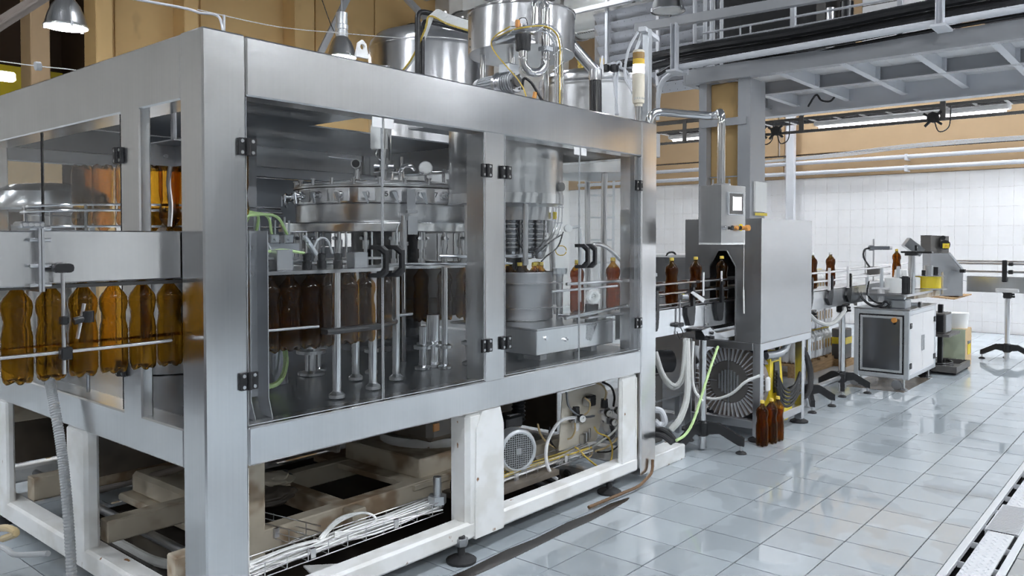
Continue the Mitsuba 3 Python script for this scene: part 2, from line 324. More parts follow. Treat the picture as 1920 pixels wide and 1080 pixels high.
# back wall with its columns and the dark recess
xr = 4.707
wb = struct('wall_back', box(xr, XW, YB, YB + .2, 0, ZC), 'ochre', label='ochre painted concrete wall behind the machine')
xa = [xr, 5.915, 7.904, 9.154, 11.142, XW]
for a, b in zip(xa, xa[1:]):
    for z0, z1 in ((2.66, 3.72), (3.74, 6.2)): part(wb, 'concrete_panel', box(a + .015, b - .015, YB - .03, YB, z0, z1, .006), 'ochre')
part(wb, 'tiled_dado', box(xr, XW, YB - .04, YB, 0, 2.63), 'wall_tile')
struct('wall_back_end', [box(XL0, 2.2, YB, YB + .2, 2.63, ZC), box(XL0, 2.2, YB - .04, YB + .2, 0, 2.63)], 'near_upper', label='pale unseen wall added past the recess to brighten the short-side steel')  # added so the short-side steel mirrors something pale
struct('wall_recess', [box(XL0, xr + .3, 13.0, 13.2, 0, ZC), box(xr + .1, xr + .3, YB, 13.1, 0, ZC)], 'recess', label='recess behind the columns, its unlit darkness put into the brown wall colour')  # darkness of the unlit bay is in the wall colour
part('wall_recess', 'yellow_panel', box(0, xr, 12.7, 13.0, 3.2, 3.95), 'yellow')
for xa0, xb0, y in ((3.933, 4.171, 12.0), (4.349, 4.560, 11.0), (5.522, 5.724, 11.0), (7.305, 7.671, 11.0)):
    k = struct('column', box(xa0, xb0, y - .35, y + .02, 0, ZC if y < 11.5 else 5.2, .01), 'ochre' if y < 11.5 else 'tan_wall', label='square ochre concrete column against the back wall')
    part(k, 'inspection_notch', box(xa0 + .04, xa0 + .07, y - .352, y - .34, 3.0, 3.06), 'dark_paint')
# white column and bright plaster bay by the end of the back wall
xw0, xw1 = 10.625, 10.995
struct('column', box(xw0, xw1, 10.6, 11, 0, ZC, .01), 'plaster', label='pale concrete column beside the whitewashed bay')
part(wb, 'whitewashed_bay', [box(xw1, XW, 10.9, 10.97, 3.9, ZC), box(xw1, XW, 10.9, 10.97, 0, 3.86)], 'white_plastic')
# diagonal braces and the leaning roof beam
def lbrace(p, q, w, mat, label, cat_='brace'):
    k = thing('steel_brace', label, cat_); part(k, 'web', bar(p, q, .02, w, up=(0, 1, 0)), mat); part(k, 'flange', bar(np.array(p) + (0, -.05, 0), np.array(q) + (0, -.05, 0), .1, .015, up=(0, 1, 0)), mat)
lbrace((7.363, 10.200, 4.237), (8.080, 10.200, 5.551), .12, 'grey_paint', 'grey angle-iron brace leaning up over the ochre wall behind the bell lamp')
lbrace((9.159, 10.200, 5.589), (9.726, 10.200, 5.267), .12, 'grey_paint', 'short grey brace sloping down toward the duct')
lbrace((2.078, 7.500, 3.072), (2.758, 7.500, 3.692), .16, 'brown_steel', 'brownish steel roof beam sloping across the upper corner above the bright bell lamp')
# wires
for i, (pts, r, mt, lb) in enumerate((
    ([(1.780, 6.000, 2.675), (2.065, 6.000, 2.681), (2.268, 6.000, 2.692), (2.483, 6.000, 2.689)], .004, 'white_plastic', 'thin white wire strung in front of the dark recess'),
    ([(3.218, 6.000, 3.313), (3.940, 6.000, 3.325), (4.615, 6.000, 3.402), (5.400, 6.000, 3.503)], .004, 'white_plastic', 'thin wire strung in front of the ochre wall'),
    ([(6.955, 9.500, 4.948), (7.101, 9.500, 4.639), (7.175, 9.500, 4.517)], .006, 'black', 'black wire hanging down beside the grey brace'))):
    thing('wire', lb, 'wire', None, tube(pts, r, 6), mt)
thing('junction_box', 'small round grey junction box on the white wire', 'junction box', None, cyl((2.045, 5.980, 2.675), (2.078, 5.980, 2.680), .03, 14), 'grey_plastic')
k = thing('cable', 'grey cable lying along the top of the front beam and dropping behind the corner post', 'cable', None, tube([(1.254, 3.000, 2.386), (1.492, 2.900, 2.370), (1.533, 2.840, 2.348), (1.565, 2.800, 2.342), (1.579, 2.780, 2.327), (1.578, 2.760, 2.288), (1.580, 2.760, 2.269)], .005, 8), 'light_grey')
thing('cable_support', 'thin vertical rod holding the grey cable on the machine roof', 'rod', None, cyl((1.584, 2.760, 2.270), (1.585, 2.760, 2.337), .005, 8), 'dull_steel')
thing('wall_lamp', 'long white tube light low in the dark recess', 'tube light', None, box(*(lambda p: (p[0] - 1.2, p[0], p[1] - .05, p[1] + .05, p[2] - .05, p[2] + .05))((3.053, 9.500, 3.211)), .02), 'white_plastic')
scene['wall_lamp']['emitter'] = glow(SMALL_TUBE)
thing('white_tank', 'rounded white tank top glowing under the tube light beyond the machine', 'tank', None, lathe([(0, 2.9), (.4, 2.87), (.7, 2.75), (.8, 2.6), (.82, 2.4), (.82, 0.0)], (1.4, 8.8, 0), 40), 'white_plastic')
# ---------------------------------------------------------------- mezzanine
mz = thing('mezzanine', 'grey painted steel mezzanine platform with joists and railing over the far end', 'platform')
YA, YZ = 4.28, -4.9
part(mz, 'edge_beam', [box(7.94, 8.0, YZ, YA, 3.2, 3.36, .004), box(7.94, 8.06, YZ, YA, 3.2, 3.215), box(7.94, 8.06, YZ, YA, 3.345, 3.36)], 'grey_paint')
part(mz, 'inner_beam', [box(9.1, 9.13, YZ, YA, 3.2, 3.345), box(9.06, 9.17, YZ, YA, 3.2, 3.212)], 'grey_paint')
part(mz, 'rear_beam', [box(10.16, 10.2, YZ, YA + .4, 3.1, 3.36), box(10.10, 10.26, YZ, YA + .4, 3.1, 3.115)], 'light_grey')
for i in range(-12, 3):
    y = 3.25 + (i - 1) * .636 + .636
    if y < YZ + .2 or y > 4.3: continue
    part(mz, 'joist', [box(7.98, 10.18, y - .004, y + .004, 3.2, 3.345), box(7.98, 10.18, y - .035, y + .035, 3.2, 3.21)], 'light_grey')
    for x in (9.06,): part(mz, 'stiffener', box(x - .05, x, y - .04, y + .04, 3.215, 3.345), 'light_grey')
for i in range(5): part(mz, 'deck_plate', box(7.98, 10.2, YA - (i + 1) * 1.83 + .003, YA - i * 1.83, 3.346, 3.356), 'pale_plate')
part(mz, 'end_channel', [box(7.94, 10.2, YA, YA + .02, 3.2, 3.36), box(7.94, 10.2, YA - .06, YA + .02, 3.2, 3.21)], 'grey_paint')
ys = [3.116, 2.110]; ys = ys + [ys[1] + (ys[1] - ys[0]) * i for i in (1, 2, 3)] 
for y in ys: part(mz, 'railing_post', box(8.0, 8.05, y - .025, y + .025, 3.36, 4.45, .004), 'light_grey')
za, zb_ = 3.747, 3.651
for z, r in ((4.42, .022), (za, .012), (zb_, .012), (4.2, .012)): part(mz, 'rail', cyl((8.02, YZ, z), (8.02, 4.109, z), r, 10), 'light_grey')
for yy in (3.679, 3.567): part(mz, 'rail_tie', cyl((8.02, yy, za), (8.02, yy, zb_), .010, 8), 'light_grey')
# column below its corner
col = struct('column', box(8.12, 8.42, 3.72, 4.06, 0, 3.2, .01), 'tan_wall', label='tan concrete column flanked by grey steel channels under the mezzanine'); scene[col]['bsdf'] = {'type': 'ref', 'id': 'm_ochre'}
part(col, 'steel_channel', [box(8.02, 8.30, 4.06, 4.075, 0, 3.2), box(8.02, 8.035, 4.06, 4.15, 0, 3.2), box(8.28, 8.30, 4.06, 4.15, 0, 3.2)], 'grey_paint'); part(col, 'steel_channel', [box(8.02, 8.04, 3.56, 3.70, 0, 3.2), box(8.02, 8.40, 3.56, 3.575, 0, 3.2), box(8.36, 8.40, 3.58, 3.70, 0, 3.2)], 'grey_paint')
part(col, 'tie_plate', box(8.0, 8.02, 3.6, 4.13, 2.72, 2.8), 'grey_paint')
for z in (1.98, 2.18): part(col, 'rung', cyl((8.06, 3.72, z), (8.06, 4.06, z), .008, 6), 'dull_steel')
for z0, z1 in ((1.2, 1.72), (1.8, 2.12)): part(col, 'taped_sheet', box(8.10, 8.4, 3.535, 3.555, z0, z1), 'paper')
for z in (1.76, 1.3): part(col, 'tape', box(8.09, 8.4, 3.53, 3.534, z, z + .03), 'yellow')
# hanging rack in front of the platform: bars, hangers, conduit
hx = 7.62
rk = thing('hanging_rack', 'grey hanging steel rack with struts carrying a pale conduit in front of the mezzanine', 'pipe rack')
pa = np.array((7.620, 4.393, 3.835)); pb = np.array((7.620, 2.896, 3.795)); pd = (pb - pa) / (pb - pa)[1]
part(rk, 'top_bar', [bar((7.620, 4.726, 3.835), pb + pd * -3, .02, .09), bar(np.array((7.620, 4.726, 3.835)) + (.03, 0, -.04), pb + pd * -3 + (.03, 0, -.04), .07, .015)], 'grey_paint')
for nm, t_, b_ in (('strut', (7.600, 4.221, 3.790), (7.600, 4.219, 3.285)), ('strut', (7.600, 1.684, 3.636), (7.600, 1.680, 3.320))):
    y = t_[1]; part(rk, nm, [box(7.56, 7.64, y - .03, y - .022, b_[2], t_[2]), box(7.56, 7.64, y + .022, y + .03, b_[2], t_[2]), box(7.63, 7.64, y - .03, y + .03, b_[2], t_[2])], 'light_grey')
    part(rk, 'foot_bracket', box(7.52, 7.8, y - .06, y + .06, b_[2] - .012, b_[2] + .012, .003), 'light_grey')
p1, p2 = np.array((7.660, 4.189, 3.335)), np.array((7.660, 1.082, 3.379)); dd = p2 - p1
cd = thing('conduit', 'pale grey conduit running along the mezzanine edge', 'conduit', None, cyl(p1, p2 + dd * 1.2, .033, 14), 'light_grey')
thing('conduit', 'bent grey conduit dropping from the mezzanine corner beside the signal tower', 'conduit', None, pipe([(7.700, 4.116, 3.298), (7.700, 4.463, 3.299), (7.700, 4.493, 2.811)], .03, .25), 'light_grey')
for i, (dz, r, dx) in enumerate(((.30, .05, .1), (.19, .04, .12), (.25, .035, .2), (.11, .022, .05), (.14, .018, .09), (.09, .018, .16))):
    z0 = 3.36 + dz - .07
    thing('black_pipe', ('thickest and topmost black insulated pipe along the mezzanine edge', 'second black insulated pipe down along the mezzanine edge', 'black insulated pipe farthest back along the mezzanine edge', 'foremost thin black cable along the mezzanine edge', 'black cable behind the foremost one on the mezzanine edge', 'lowest black cable along the mezzanine edge, against the railing posts')[i], 'pipe' if r > .03 else 'cable', 'black pipes and cables along the mezzanine edge', tube([(7.95 + dx - .1, 5.2 - .2 * i, z0 - .05), (7.9 + dx - .1, 4.2, z0 - .02 + .015 * i), (7.9 + dx - .1, 3.0, z0 - .03), (7.88 + dx - .1, 1.8, z0), (7.9 + dx - .1, .4, z0 + .02), (7.9 + dx - .1, -2, z0)], r, 10), 'black')
# things standing on the platform
def boxat(p, w, d, h, b=.0): return box(p[0], p[0] + d, p[1] - w, p[1], p[2], p[2] + h, b)
y1, y2 = 4.505, 3.202
k = thing('black_cabinet', 'large black cabinet standing on the mezzanine behind the railing', 'cabinet'); part(k, 'body', box(9.2, 10.0, y2, y1, 3.356, 5.6, .01), 'black_matt'); part(k, 'hinged_side', box(9.18, 9.2, y2, y2 + .1, 3.4, 5.5, .003), 'dark_paint')
y1, y2 = 2.817, 1.888
k = thing('white_cabinet', 'pale panelled cabinet on the mezzanine beside the brown post', 'cabinet'); part(k, 'body', box(9.22, 9.9, y2, y1, 3.356, 5.4, .005), 'dark_paint')
for i in range(6): part(k, 'panel', box(9.2, 9.22, y2 + .01, y1 - .01, 3.4 + i * .33, 3.4 + i * .33 + .32, .004), 'pale_plate')
y1, y2 = 1.864, 1.719
thing('brown_post', 'rusty brown post between the pale cabinet and the dark doorway on the mezzanine', 'post', None, box(9.3, 9.5, y2, y1, 3.356, 5.6, .01), 'wood')
thing('black_cabinet', 'black cabinet at the edge of the picture on the mezzanine', 'cabinet', None, box(9.4, 10.0, y2 - 1.5, y2 - .05, 3.356, 5.6, .01), 'black_matt')
p = (9.250, 3.149, 3.934); q = (9.250, 2.888, 3.889)
k = thing('pump_fitting', 'black and steel pump fitting standing on the mezzanine between the two cabinets', 'pump')
part(k, 'motor', cyl((9.25, q[1] + .1, 3.75), (9.25, q[1] + .1, 4.15), .07, 16), 'black'); part(k, 'stand', box(9.2, 9.3, q[1] + .02, q[1] + .18, 3.356, 3.75), 'black'); part(k, 'valve', cyl((9.2, p[1], 3.6), (9.2, p[1], 4.1), .05, 12), 'satin')
part(k, 'pipe', pipe([(9.2, p[1], 3.58), (9.15, p[1] - .15, 3.62), (9.2, p[1] - .3, 3.6)], .025, .08), 'satin'); part(k, 'base_pipe', cyl((9.2, p[1], 3.356), (9.2, p[1], 3.6), .03, 10), 'satin')
# perforated cladding seen over the machine, end ladder rails
pf = thing('perforated_tray_stack', 'stack of perforated grey cable trays behind the signal tower', 'cable trays')
zs0 = 4.128
for i in range(8): 
    z0 = zs0 + .52 - i * .155
    part(pf, 'perforated_tray', hull((9.3, 4.4, z0), (9.3, 6.45 - .02 * i, z0), (9.41, 4.4, z0 - .12), (9.41, 6.45 - .02 * i, z0 - .12), (9.33, 4.4, z0 + .01), (9.33, 6.45 - .02 * i, z0 + .01), (9.42, 4.4, z0 - .11), (9.42, 6.45 - .02 * i, z0 - .11)), 'perf', smooth=False)
part(pf, 'rear_channel', box(9.42, 9.46, 4.4, 6.5, zs0 - .62, zs0 + .6), 'dark_paint')
for y in (4.6, 5.4, 6.2): part(pf, 'hanger', box(9.26, 9.3, y - .02, y + .02, zs0 - .6, 6.3), 'light_grey')
part(pf, 'top_angle', bar((9.2, 6.9, zs0 + .58), (9.2, 4.3, zs0 + .58), .06, .06), 'light_grey')
k = thing('ladder', 'pale steel ladder end rising beside the black cabinet on the mezzanine', 'ladder')
ya_, yb_ = 4.247, 4.125
for y in (ya_, yb_): part(k, 'stile', pipe([(8.1, y, 3.37), (8.1, y, 4.5), (8.5, y, 4.5), (8.5, y, 3.37)], .022, .1), 'light_grey')
for i in range(6): part(k, 'rung', cyl((8.1, ya_, 3.55 + i * .15), (8.1, yb_, 3.55 + i * .15), .012, 8), 'light_grey')
# ventilation duct
dc = thing('ventilation_duct', 'large round ventilation duct with square outlets crossing behind the machine top', 'duct')
dz = 4.744 + .22
for i in range(9):
    y0 = 4.75 + i * 1.2
    if y0 > 11.9: break
    part(dc, 'duct_section', cyl((9.95, y0, dz), (9.95, y0 + 1.19, dz), .42, 40), 'duct', smooth=40)
    part(dc, 'flange_ring', lathe([(.40, -.02), (.445, -.02), (.445, .02), (.40, .02)], (9.95, y0, dz), 40, (0, 1, 0)), 'dark_paint')
for p_ in ((9.850, 7.087, 4.575), (9.850, 6.109, 4.534)):
    y = p_[1]; k = part(dc, 'outlet', [box(9.75, 10.15, y - .42, y, p_[2], dz - .2, .004)], 'duct')
    part(k, 'grille', [box(9.77, 10.13, y - .4 + .04 * i, y - .39 + .04 * i, p_[2] - .006, p_[2] + .006) for i in range(10)], 'dark_paint', kind='stuff')
# far ladder tray, pipes and posts on the far wall
lt = thing('cable_ladder', 'dark steel cable ladder hung across the far wall under the mezzanine', 'cable ladder')
XT = 12.0
for z, w in ((3.47, .06), (3.32, .04), (3.13, .04)): part(lt, 'side_rail', box(XT, XT + .03, -1, 7, z - w / 2, z + w / 2), 'dark_paint')
part(lt, 'side_rail', box(XT + .4, XT + .43, -1, 7, 3.30, 3.34), 'dark_paint')
for i in range(20): part(lt, 'rung', box(XT, XT + .42, 6.9 - i * .36, 6.94 - i * .36, 3.295, 3.305), 'pale_plate')
for p_ in (4.520, 2.608, 6.467): part(lt, 'hanger', box(XT - .012, XT, p_ - .035, p_ + .035, 3.11, 3.5, .002), 'dark_paint')
for i in range(7): thing('tray_cable', 'dark cable lying in the cable ladder under the mezzanine', 'cable', 'dark cables in the cable ladder', tube([(XT + .07 + .045 * i, 6.9, 3.32), (XT + .08 + .045 * i, 5, 3.325 + .01 * (i % 3)), (XT + .06 + .045 * i, 3, 3.33), (XT + .08 + .04 * i, -.8, 3.325)], .014, 6, 4), 'black')
for i, (a, b) in enumerate(((4.383, 1.853), (6.847, 6.195))):
    a, b = max(a, b), min(a, b)
    k = thing('under_tray_lamp', ('long pale fluorescent lamp fixed under the cable ladder, above the white tiled wall', 'pale lamp under the cable ladder seen beside the tan column')[i], 'tube light'); part(k, 'housing', box(XT + .1, XT + .3, b, a, 3.21, 3.28, .02), 'pale_plate'); kk = part(k, 'tube', cyl((XT + .2, b + .05, 3.195), (XT + .2, a - .05, 3.195), .02, 10), 'white_plastic'); scene[kk]['emitter'] = glow(SMALL_TUBE)
for i, p_ in enumerate(((11.980, 5.151, 3.155), (11.980, 4.896, 3.149), (11.980, 2.719, 3.139))):
    k = thing('pipe_clamp', 'black star-shaped cable clamp on the cable ladder', 'clamp', 'black clamps on the cable ladder'); part(k, 'body', cyl((11.93, p_[1], p_[2] + .02), (12.0, p_[1], p_[2] + .02), .075, 8), 'black')
    part(k, 'strap', [bar((11.95, p_[1], p_[2]), (11.95, p_[1] + .14 * math.cos(a), p_[2] + .14 * math.sin(a)), .03, .03, up=(1, 0, 0)) for a in (.6, 2.4, 3.8, 5.5)], 'black')
    part(k, 'loose_cable', tube([(11.94, p_[1] - .02, p_[2] - .03), (11.94, p_[1] - .08, p_[2] - .18), (11.94, p_[1] - .2, p_[2] - .12), (11.94, p_[1] - .22, p_[2] + .15)], .008, 6), 'black')
for z in (2.905, 2.718):
    k = thing('wall_pipe', ('upper' if z > 2.8 else 'lower') + ' of the two grey pipes running along the far wall', 'pipe'); part(k, 'tube', cyl((XW - .2, -4.9, z), (XW - .2, 10.5, z), .037, 14), 'light_grey')
    for y in (3.72, .8, 6.6): part(k, 'bracket', [box(XW - .24, XW - .03, y - .02, y + .02, z - .06, z - .04), box(XW - .24, XW - .16, y - .025, y + .025, z - .05, z + .045, .01)], 'light_grey')
for i in range(4): thing('wall_cable', ORD[3 - i] + ' thin grey cable from the top, sagging over the upper wall pipe', 'cable', 'cables over the wall pipes', tube([(XW - .19, 7, 2.96), (XW - .19, 4.9, 2.98 + .02 * i), (XW - .19, 3.6, 3.05 + .02 * i), (XW - .19, 2, 3.06 + .018 * i), (XW - .19, -1, 3.04 + .015 * i)], .009, 6), 'grey_plastic')
for i, (a, b) in enumerate(((6.261, 6.415), (5.595, 5.746))): k = thing('wall_post', ('grey steel post on the far wall next to the tan column', 'second grey steel post from the tan column on the far wall')[i], 'post', None, [box(14.5, 14.6, a, b, 0, 4.2, .004)], 'light_grey'); 
thing('loop_cable', 'dark cable loop hanging under the mezzanine joists', 'cable', None, tube([(10.100, 3.725, 3.176), (10.100, 3.626, 3.311), (10.100, 3.560, 3.237), (10.100, 3.455, 3.212), (10.100, 3.391, 3.270)], .012, 6), 'black')
# pipes along the near wall (they show as streaks in the glass)
for i, z in enumerate((2.75, 3.0, 3.3)): thing('near_wall_pipe', 'pale pipe along the wall behind the camera', 'pipe', 'pipes along the near wall', cyl((XL0 + .1, YN + .2, z), (XW - .1, YN + .2, z), .05, 12), 'white_plastic')
# ---------------------------------------------------------------- bottle prototypes
def bottle_mesh(n=48, sh=1.0, inset=0.0, top=.33, detail=1):
    prof = [(.012, .008), (.026, .004), (.036, .003), (.0425, .012), (.0445, .028), (.0445, .06), (.0445, .10), (.0445, .128), (.0435, .1335), (.0445, .139), (.0445, .150), (.0432, .155), (.0425, .162), (.041, .169), (.0395, .176), (.0383, .182), (.0375, .188), (.0371, .193), (.0370, .197), (.0376, .203), (.0385, .209), (.0399, .215), (.0415, .221), (.0428, .227), (.0440, .233), (.0452, .243), (.0450, .2475), (.0435, .250), (.0448, .2525), (.0432, .256), (.0435, .2595), (.0415, .264), (.037, .272), (.030, .281), (.022, .291), (.0155, .300), (.0138, .305), (.0138, .309), (.0168, .310), (.0168, .313), (.0132, .3135), (.0132, .329)]
    prof = [(r - inset if r > inset + .004 else .004, z + (inset if z < .03 else 0)) for r, z in prof if z <= top]
    if inset: prof.append((.002, prof[-1][1]))
    P = np.array(prof); a = np.arange(n) * 2 * PI / n; V = []
    for r, z in P:
        rr = np.full(n, r); zz = np.full(n, z)
        if z < .030:                                                   # five-lobed base
            lob = .5 + .5 * np.cos(5 * a); k = (1 - z / .030); zz = z + k * (.016 * (1 - lob) ** 1.5); rr = r * (1 - .10 * k * (1 - lob))
        if .158 < z < .232: rr = r * (1 + .030 * np.maximum(-.3, np.sin(8 * a + (z - .16) * 190)) * min(1, (z - .158) / .01, (.232 - z) / .01))
        V.append(np.stack([rr * np.cos(a), rr * np.sin(a), zz], 1))
    v = np.concatenate(V); f = []
    for i in range(len(P) - 1):
        for j in range(n):
            q = [i * n + j, i * n + (j + 1) % n, (i + 1) * n + (j + 1) % n, (i + 1) * n + j]; f += [[q[0], q[1], q[2]], [q[0], q[2], q[3]]]
    v = np.vstack([v, [[0, 0, P[0][1] + .006]]]); c = len(v) - 1
    for j in range(n): f.append([c, (j + 1) % n, j])
    if inset:
        v = np.vstack([v, [[0, 0, P[-1][1]]]]); c = len(v) - 1; o = (len(P) - 1) * n
        for j in range(n): f.append([c, o + j, o + (j + 1) % n])
    return trimesh.Trimesh(v, np.array(f), process=False)
def shell():
    a, b = bottle_mesh(), bottle_mesh(inset=.0007); b.vertices[-1] = (0, 0, .3285); b.vertices[-2] = (0, 0, .0147)
    return trimesh.Trimesh(np.vstack([a.vertices, b.vertices]), np.vstack([a.faces, b.faces[:, ::-1] + len(a.vertices)]), process=False)
PET = mikit.ply(shell(), 'm_pet', smooth=True)
BEER = mikit.ply(bottle_mesh(28, inset=.0016, top=.272), 'm_beer', smooth=True)
BEER_LOW = mikit.ply(bottle_mesh(28, inset=.0016, top=.233), 'm_beer', smooth=True)
CAP = mesh_dict(lathe([(0, .334), (.0135, .334), (.0152, .332), (.0155, .314), (.0165, .3138), (.0165, .3105), (.0155, .310)], n=24, cap=False), 'cap', smooth=40)
CAPW = {**CAP, 'bsdf': {'type': 'ref', 'id': 'm_white_plastic'}}
def bottle(x, y, z, label, group, fill=None, cap=None, rz=0, flip=False, s=1.0):
    k = thing('bottle', label, 'bottle', group); t = at(x, y, z, rz, s, flip)
    put(k + '__shell', {**PET, 'to_world': t}, None)
    if fill: put(k + '__drink', {**(BEER if fill == 1 else BEER_LOW), 'to_world': t}, None)
    if cap: put(k + '__cap', {**(CAP if cap == 1 else CAPW), 'to_world': t}, None); labels[k + '__cap'] = {'label': 'yellow screw cap' if cap == 1 else 'pale screw cap'}
    return k
# ---------------------------------------------------------------- machine enclosure
XA, XB, YF, YR = 1.393, 4.41, 2.57, 5.35
en = thing('filler_enclosure', 'large brushed stainless enclosure with glass doors around the bottle filler, on a white steel base', 'filling machine')
def post(x0, x1, y0, y1, z0, z1): part(en, 'post', box(x0, x1, y0, y1, z0, z1, .006), 'steel', smooth=False)
post(XA, 1.557, YF, 2.725, .02, 2.226); post(4.235, XB, YF, 2.73, .045, 2.226); post(2.82, 2.963, YF + .004, 2.70, .80, 2.02)
post(XA + .002, XA + .048, 3.046, 3.205, .80, 2.02); post(XA + .004, XA + .13, 4.86, 5.0, .80, 2.02); post(XA, 1.557, 5.2, YR, .04, 2.226); post(4.235, XB, 5.2, YR, .04, 2.226)
def beam(name, *b): return part(en, name, box(*b, .006), 'steel', smooth=False)
beam('top_beam', 1.560, 4.232, YF + .002, YF + .11, 2.012, 2.224); beam('lower_beam', 1.560, 4.232, YF + .002, YF + .11, .685, .825)
beam('top_beam', XA + .002, XA + .14, 2.728, 5.2, 1.995, 2.224); beam('lower_beam', XA + .002, XA + .12, 2.728, 5.2, .685, .825)
beam('top_beam', 1.56, 4.232, YR - .12, YR, 2.012, 2.224); beam('lower_beam', 1.56, 4.232, YR - .12, YR, .685, .825)
beam('top_beam', 4.28, XB - .002, 2.73, 5.2, 2.012, 2.224); beam('lower_beam', 4.28, XB - .002, 2.73, 5.2, .685, .825)
part(en, 'added_roof_sheet', [box(1.52, 4.3, 4.1, 5.25, 2.19, 2.2), box(1.52, 2.9, 3.35, 4.1, 2.19, 2.2)], 'chamber_steel')  # unseen roof, added and shaped to darken the chamber
part(en, 'lifting_lug', [ext(Polygon([(0, 0), (.07, 0), (.055, .06), (.035, .075), (.015, .06)]).difference(Point(.035, .045).buffer(.012)), .012, (2.111, 2.660, 2.259), (1, 0, 0), (0, 0, 1))], 'white_paint')
part(en, 'chamber_floor', box(1.50, 4.3, 2.66, 5.25, .79, .825), 'chamber_steel')
part(en, 'rear_rail', box(1.52, 4.28, 5.12, 5.2, 1.955, 2.03, .004), 'dull_steel')
part(en, 'rear_sheet', box(3.17, 3.9, 5.21, 5.22, 1.45, 1.955), 'chamber_steel'); part(en, 'rear_sheet', box(1.56, 3.05, 5.21, 5.22, 2.03, 2.18), 'chamber_steel'); part(en, 'rear_sheet', box(3.17, 4.28, 5.21, 5.22, .83, 1.445), 'chamber_steel')
part(en, 'rear_post', box(3.05, 3.17, 5.1, 5.24, .83, 2.2), 'dull_steel'); 
# glass doors: pane with its hinges and handle
def hinge(parent, o, ux, n_):
    o, ux, n_ = (np.asarray(v, float) for v in (o, ux, n_)); up = np.array([0, 0, 1.0]); h, w, t = .062, .036, .012
    def leaf(s): return ext(sbox(0, 0, w - .002, h).buffer(-.003).buffer(.003), t, o + (ux * .001 if s > 0 else -ux * (w - .001)) - up * h / 2, ux, up) if np.dot(np.cross(ux, up), n_) > 0 else ext(sbox(0, 0, w - .002, h).buffer(-.003).buffer(.003), t, o + n_ * t + (ux * .001 if s > 0 else -ux * (w - .001)) - up * h / 2, ux, up)
    k = numbered(parent + '__hinge'); put(k, [leaf(1), leaf(-1), cyl(o + n_ * .013 - up * h / 2, o + n_ * .013 + up * h / 2, .009, 10)] + [box(*(np.array([o[i] + n_[i] * .013 for i in (0, 0, 1, 1, 2, 2)]) + np.array([-.009, .009, -.009, .009, z, z + .0015]))) for z in (-.015, -.003, .009)], 'black'); labels[k] = {'label': 'black hinge'}
    q = numbered(parent + '__screw'); put(q, [cyl(o + ux * s * .021 + up * z + n_ * t, o + ux * s * .021 + up * z + n_ * (t + .002), .0065, 12) for s in (-1, 1) for z in (-.02, .02)], 'satin'); labels[q] = {'kind': 'stuff'}
def handle(parent, o, ux, n_, w=.06, h=.115):
    o, ux, n_ = (np.asarray(v, float) for v in (o, ux, n_)); up = np.array([0, 0, 1.0])
    k = numbered(parent + '__handle'); p = [o - up * h / 2, o - up * h / 2 + n_ * .03 + ux * w * .35, o - up * h * .32 + n_ * .045 + ux * w * .62, o + up * h * .32 + n_ * .045 + ux * w * .62, o + up * h / 2 + n_ * .03 + ux * w * .35, o + up * h / 2]
    put(k, [hull(*[q + a * .009 * np.array([1, 0, 0]) + b * .009 * np.array([0, 1, 0]) + c * .009 * up for q in (u, v) for a in (-1, 1) for b in (-1, 1) for c in (-1, 1)]) for u, v in zip(p, p[1:])], 'black'); labels[k] = {'label': 'black pull handle'}
def door_front(x0, x1, hx, hs, hdx, lab):
    y = YF + .006; k = part(en, 'glass_door', trimesh.Trimesh([[x0, y, .832], [x1, y, .832], [x1, y, 2.008], [x0, y, 2.008]], [[0, 1, 2], [0, 2, 3]], process=False), 'glass', lab, smooth=False)
    put(numbered(k + '__edge'), [box(x0, x0 + .0015, y - .001, y + .005, .832, 2.008), box(x1 - .0015, x1, y - .001, y + .005, .832, 2.008), box(x0, x1, y - .002, y + .006, .832, .834)], 'grey_plastic'); 
    put(numbered(k + '__latch_plate'), box(*((x1 - .055, x1 - .004) if hs < 0 else (x0 + .004, x0 + .055)), y - .006, y - .002, 1.965, 2.006), 'pale_plate')
    for z in (1.83, .996): hinge(k, (hx, YF - .0, z), (1, 0, 0), (0, -1, 0))
    if hdx: handle(k, (hdx, YF, 1.412), (1, 0, 0), (0, -1, 0))
    return k
door_front(1.560, 2.186, 1.556, -1, 2.125, 'tinted clear glass door'); door_front(2.192, 2.816, 2.820, 1, 2.212, 'tinted clear glass door')
door_front(2.966, 3.588, 2.962, -1, 3.560, 'tinted clear glass door'); door_front(3.594, 4.232, 4.190, 1, 3.63, 'tinted clear glass door')
part(en, 'hinge_jamb', box(4.196, 4.234, YF + .03, YF + .06, .83, 2.01), 'dull_steel')
def door_left(y0, y1, hy, hs, split):
    x = XA + .006; k = part(en, 'glass_door', trimesh.Trimesh([[x, y1, .832], [x, y0, .832], [x, y0, 1.992], [x, y1, 1.992]], [[0, 1, 2], [0, 2, 3]], process=False), 'glass', 'tinted clear glass door', smooth=False)
    parts(k, 'edge', [box(x - .002, x + .006, y0, y0 + .004, .832, 1.992), box(x - .002, x + .006, y1 - .004, y1, .832, 1.992)], 'black')
    for z in (1.83, .996): hinge(k, (XA, hy, z), (0, -1, 0), (-1, 0, 0))
door_left(3.21, 4.022, 3.207, 1, 4.02); door_left(4.03, 4.85, 4.855, -1, 4.03)
for (p, q) in (((1.6, 5.29), (2.8, 5.29)), ((2.85, 5.29), (4.2, 5.29)), ((4.37, 2.75), (4.37, 3.9)), ((4.37, 3.95), (4.37, 5.2))):
    part(en, 'glass_panel', trimesh.Trimesh([[*p, .832], [*q, .832], [*q, 2.01], [*p, 2.01]], [[0, 1, 2], [0, 2, 3]], process=False), 'glass', smooth=False)
part(en, 'side_post', box(4.29, 4.40, 3.88, 3.98, .83, 2.01), 'dull_steel')
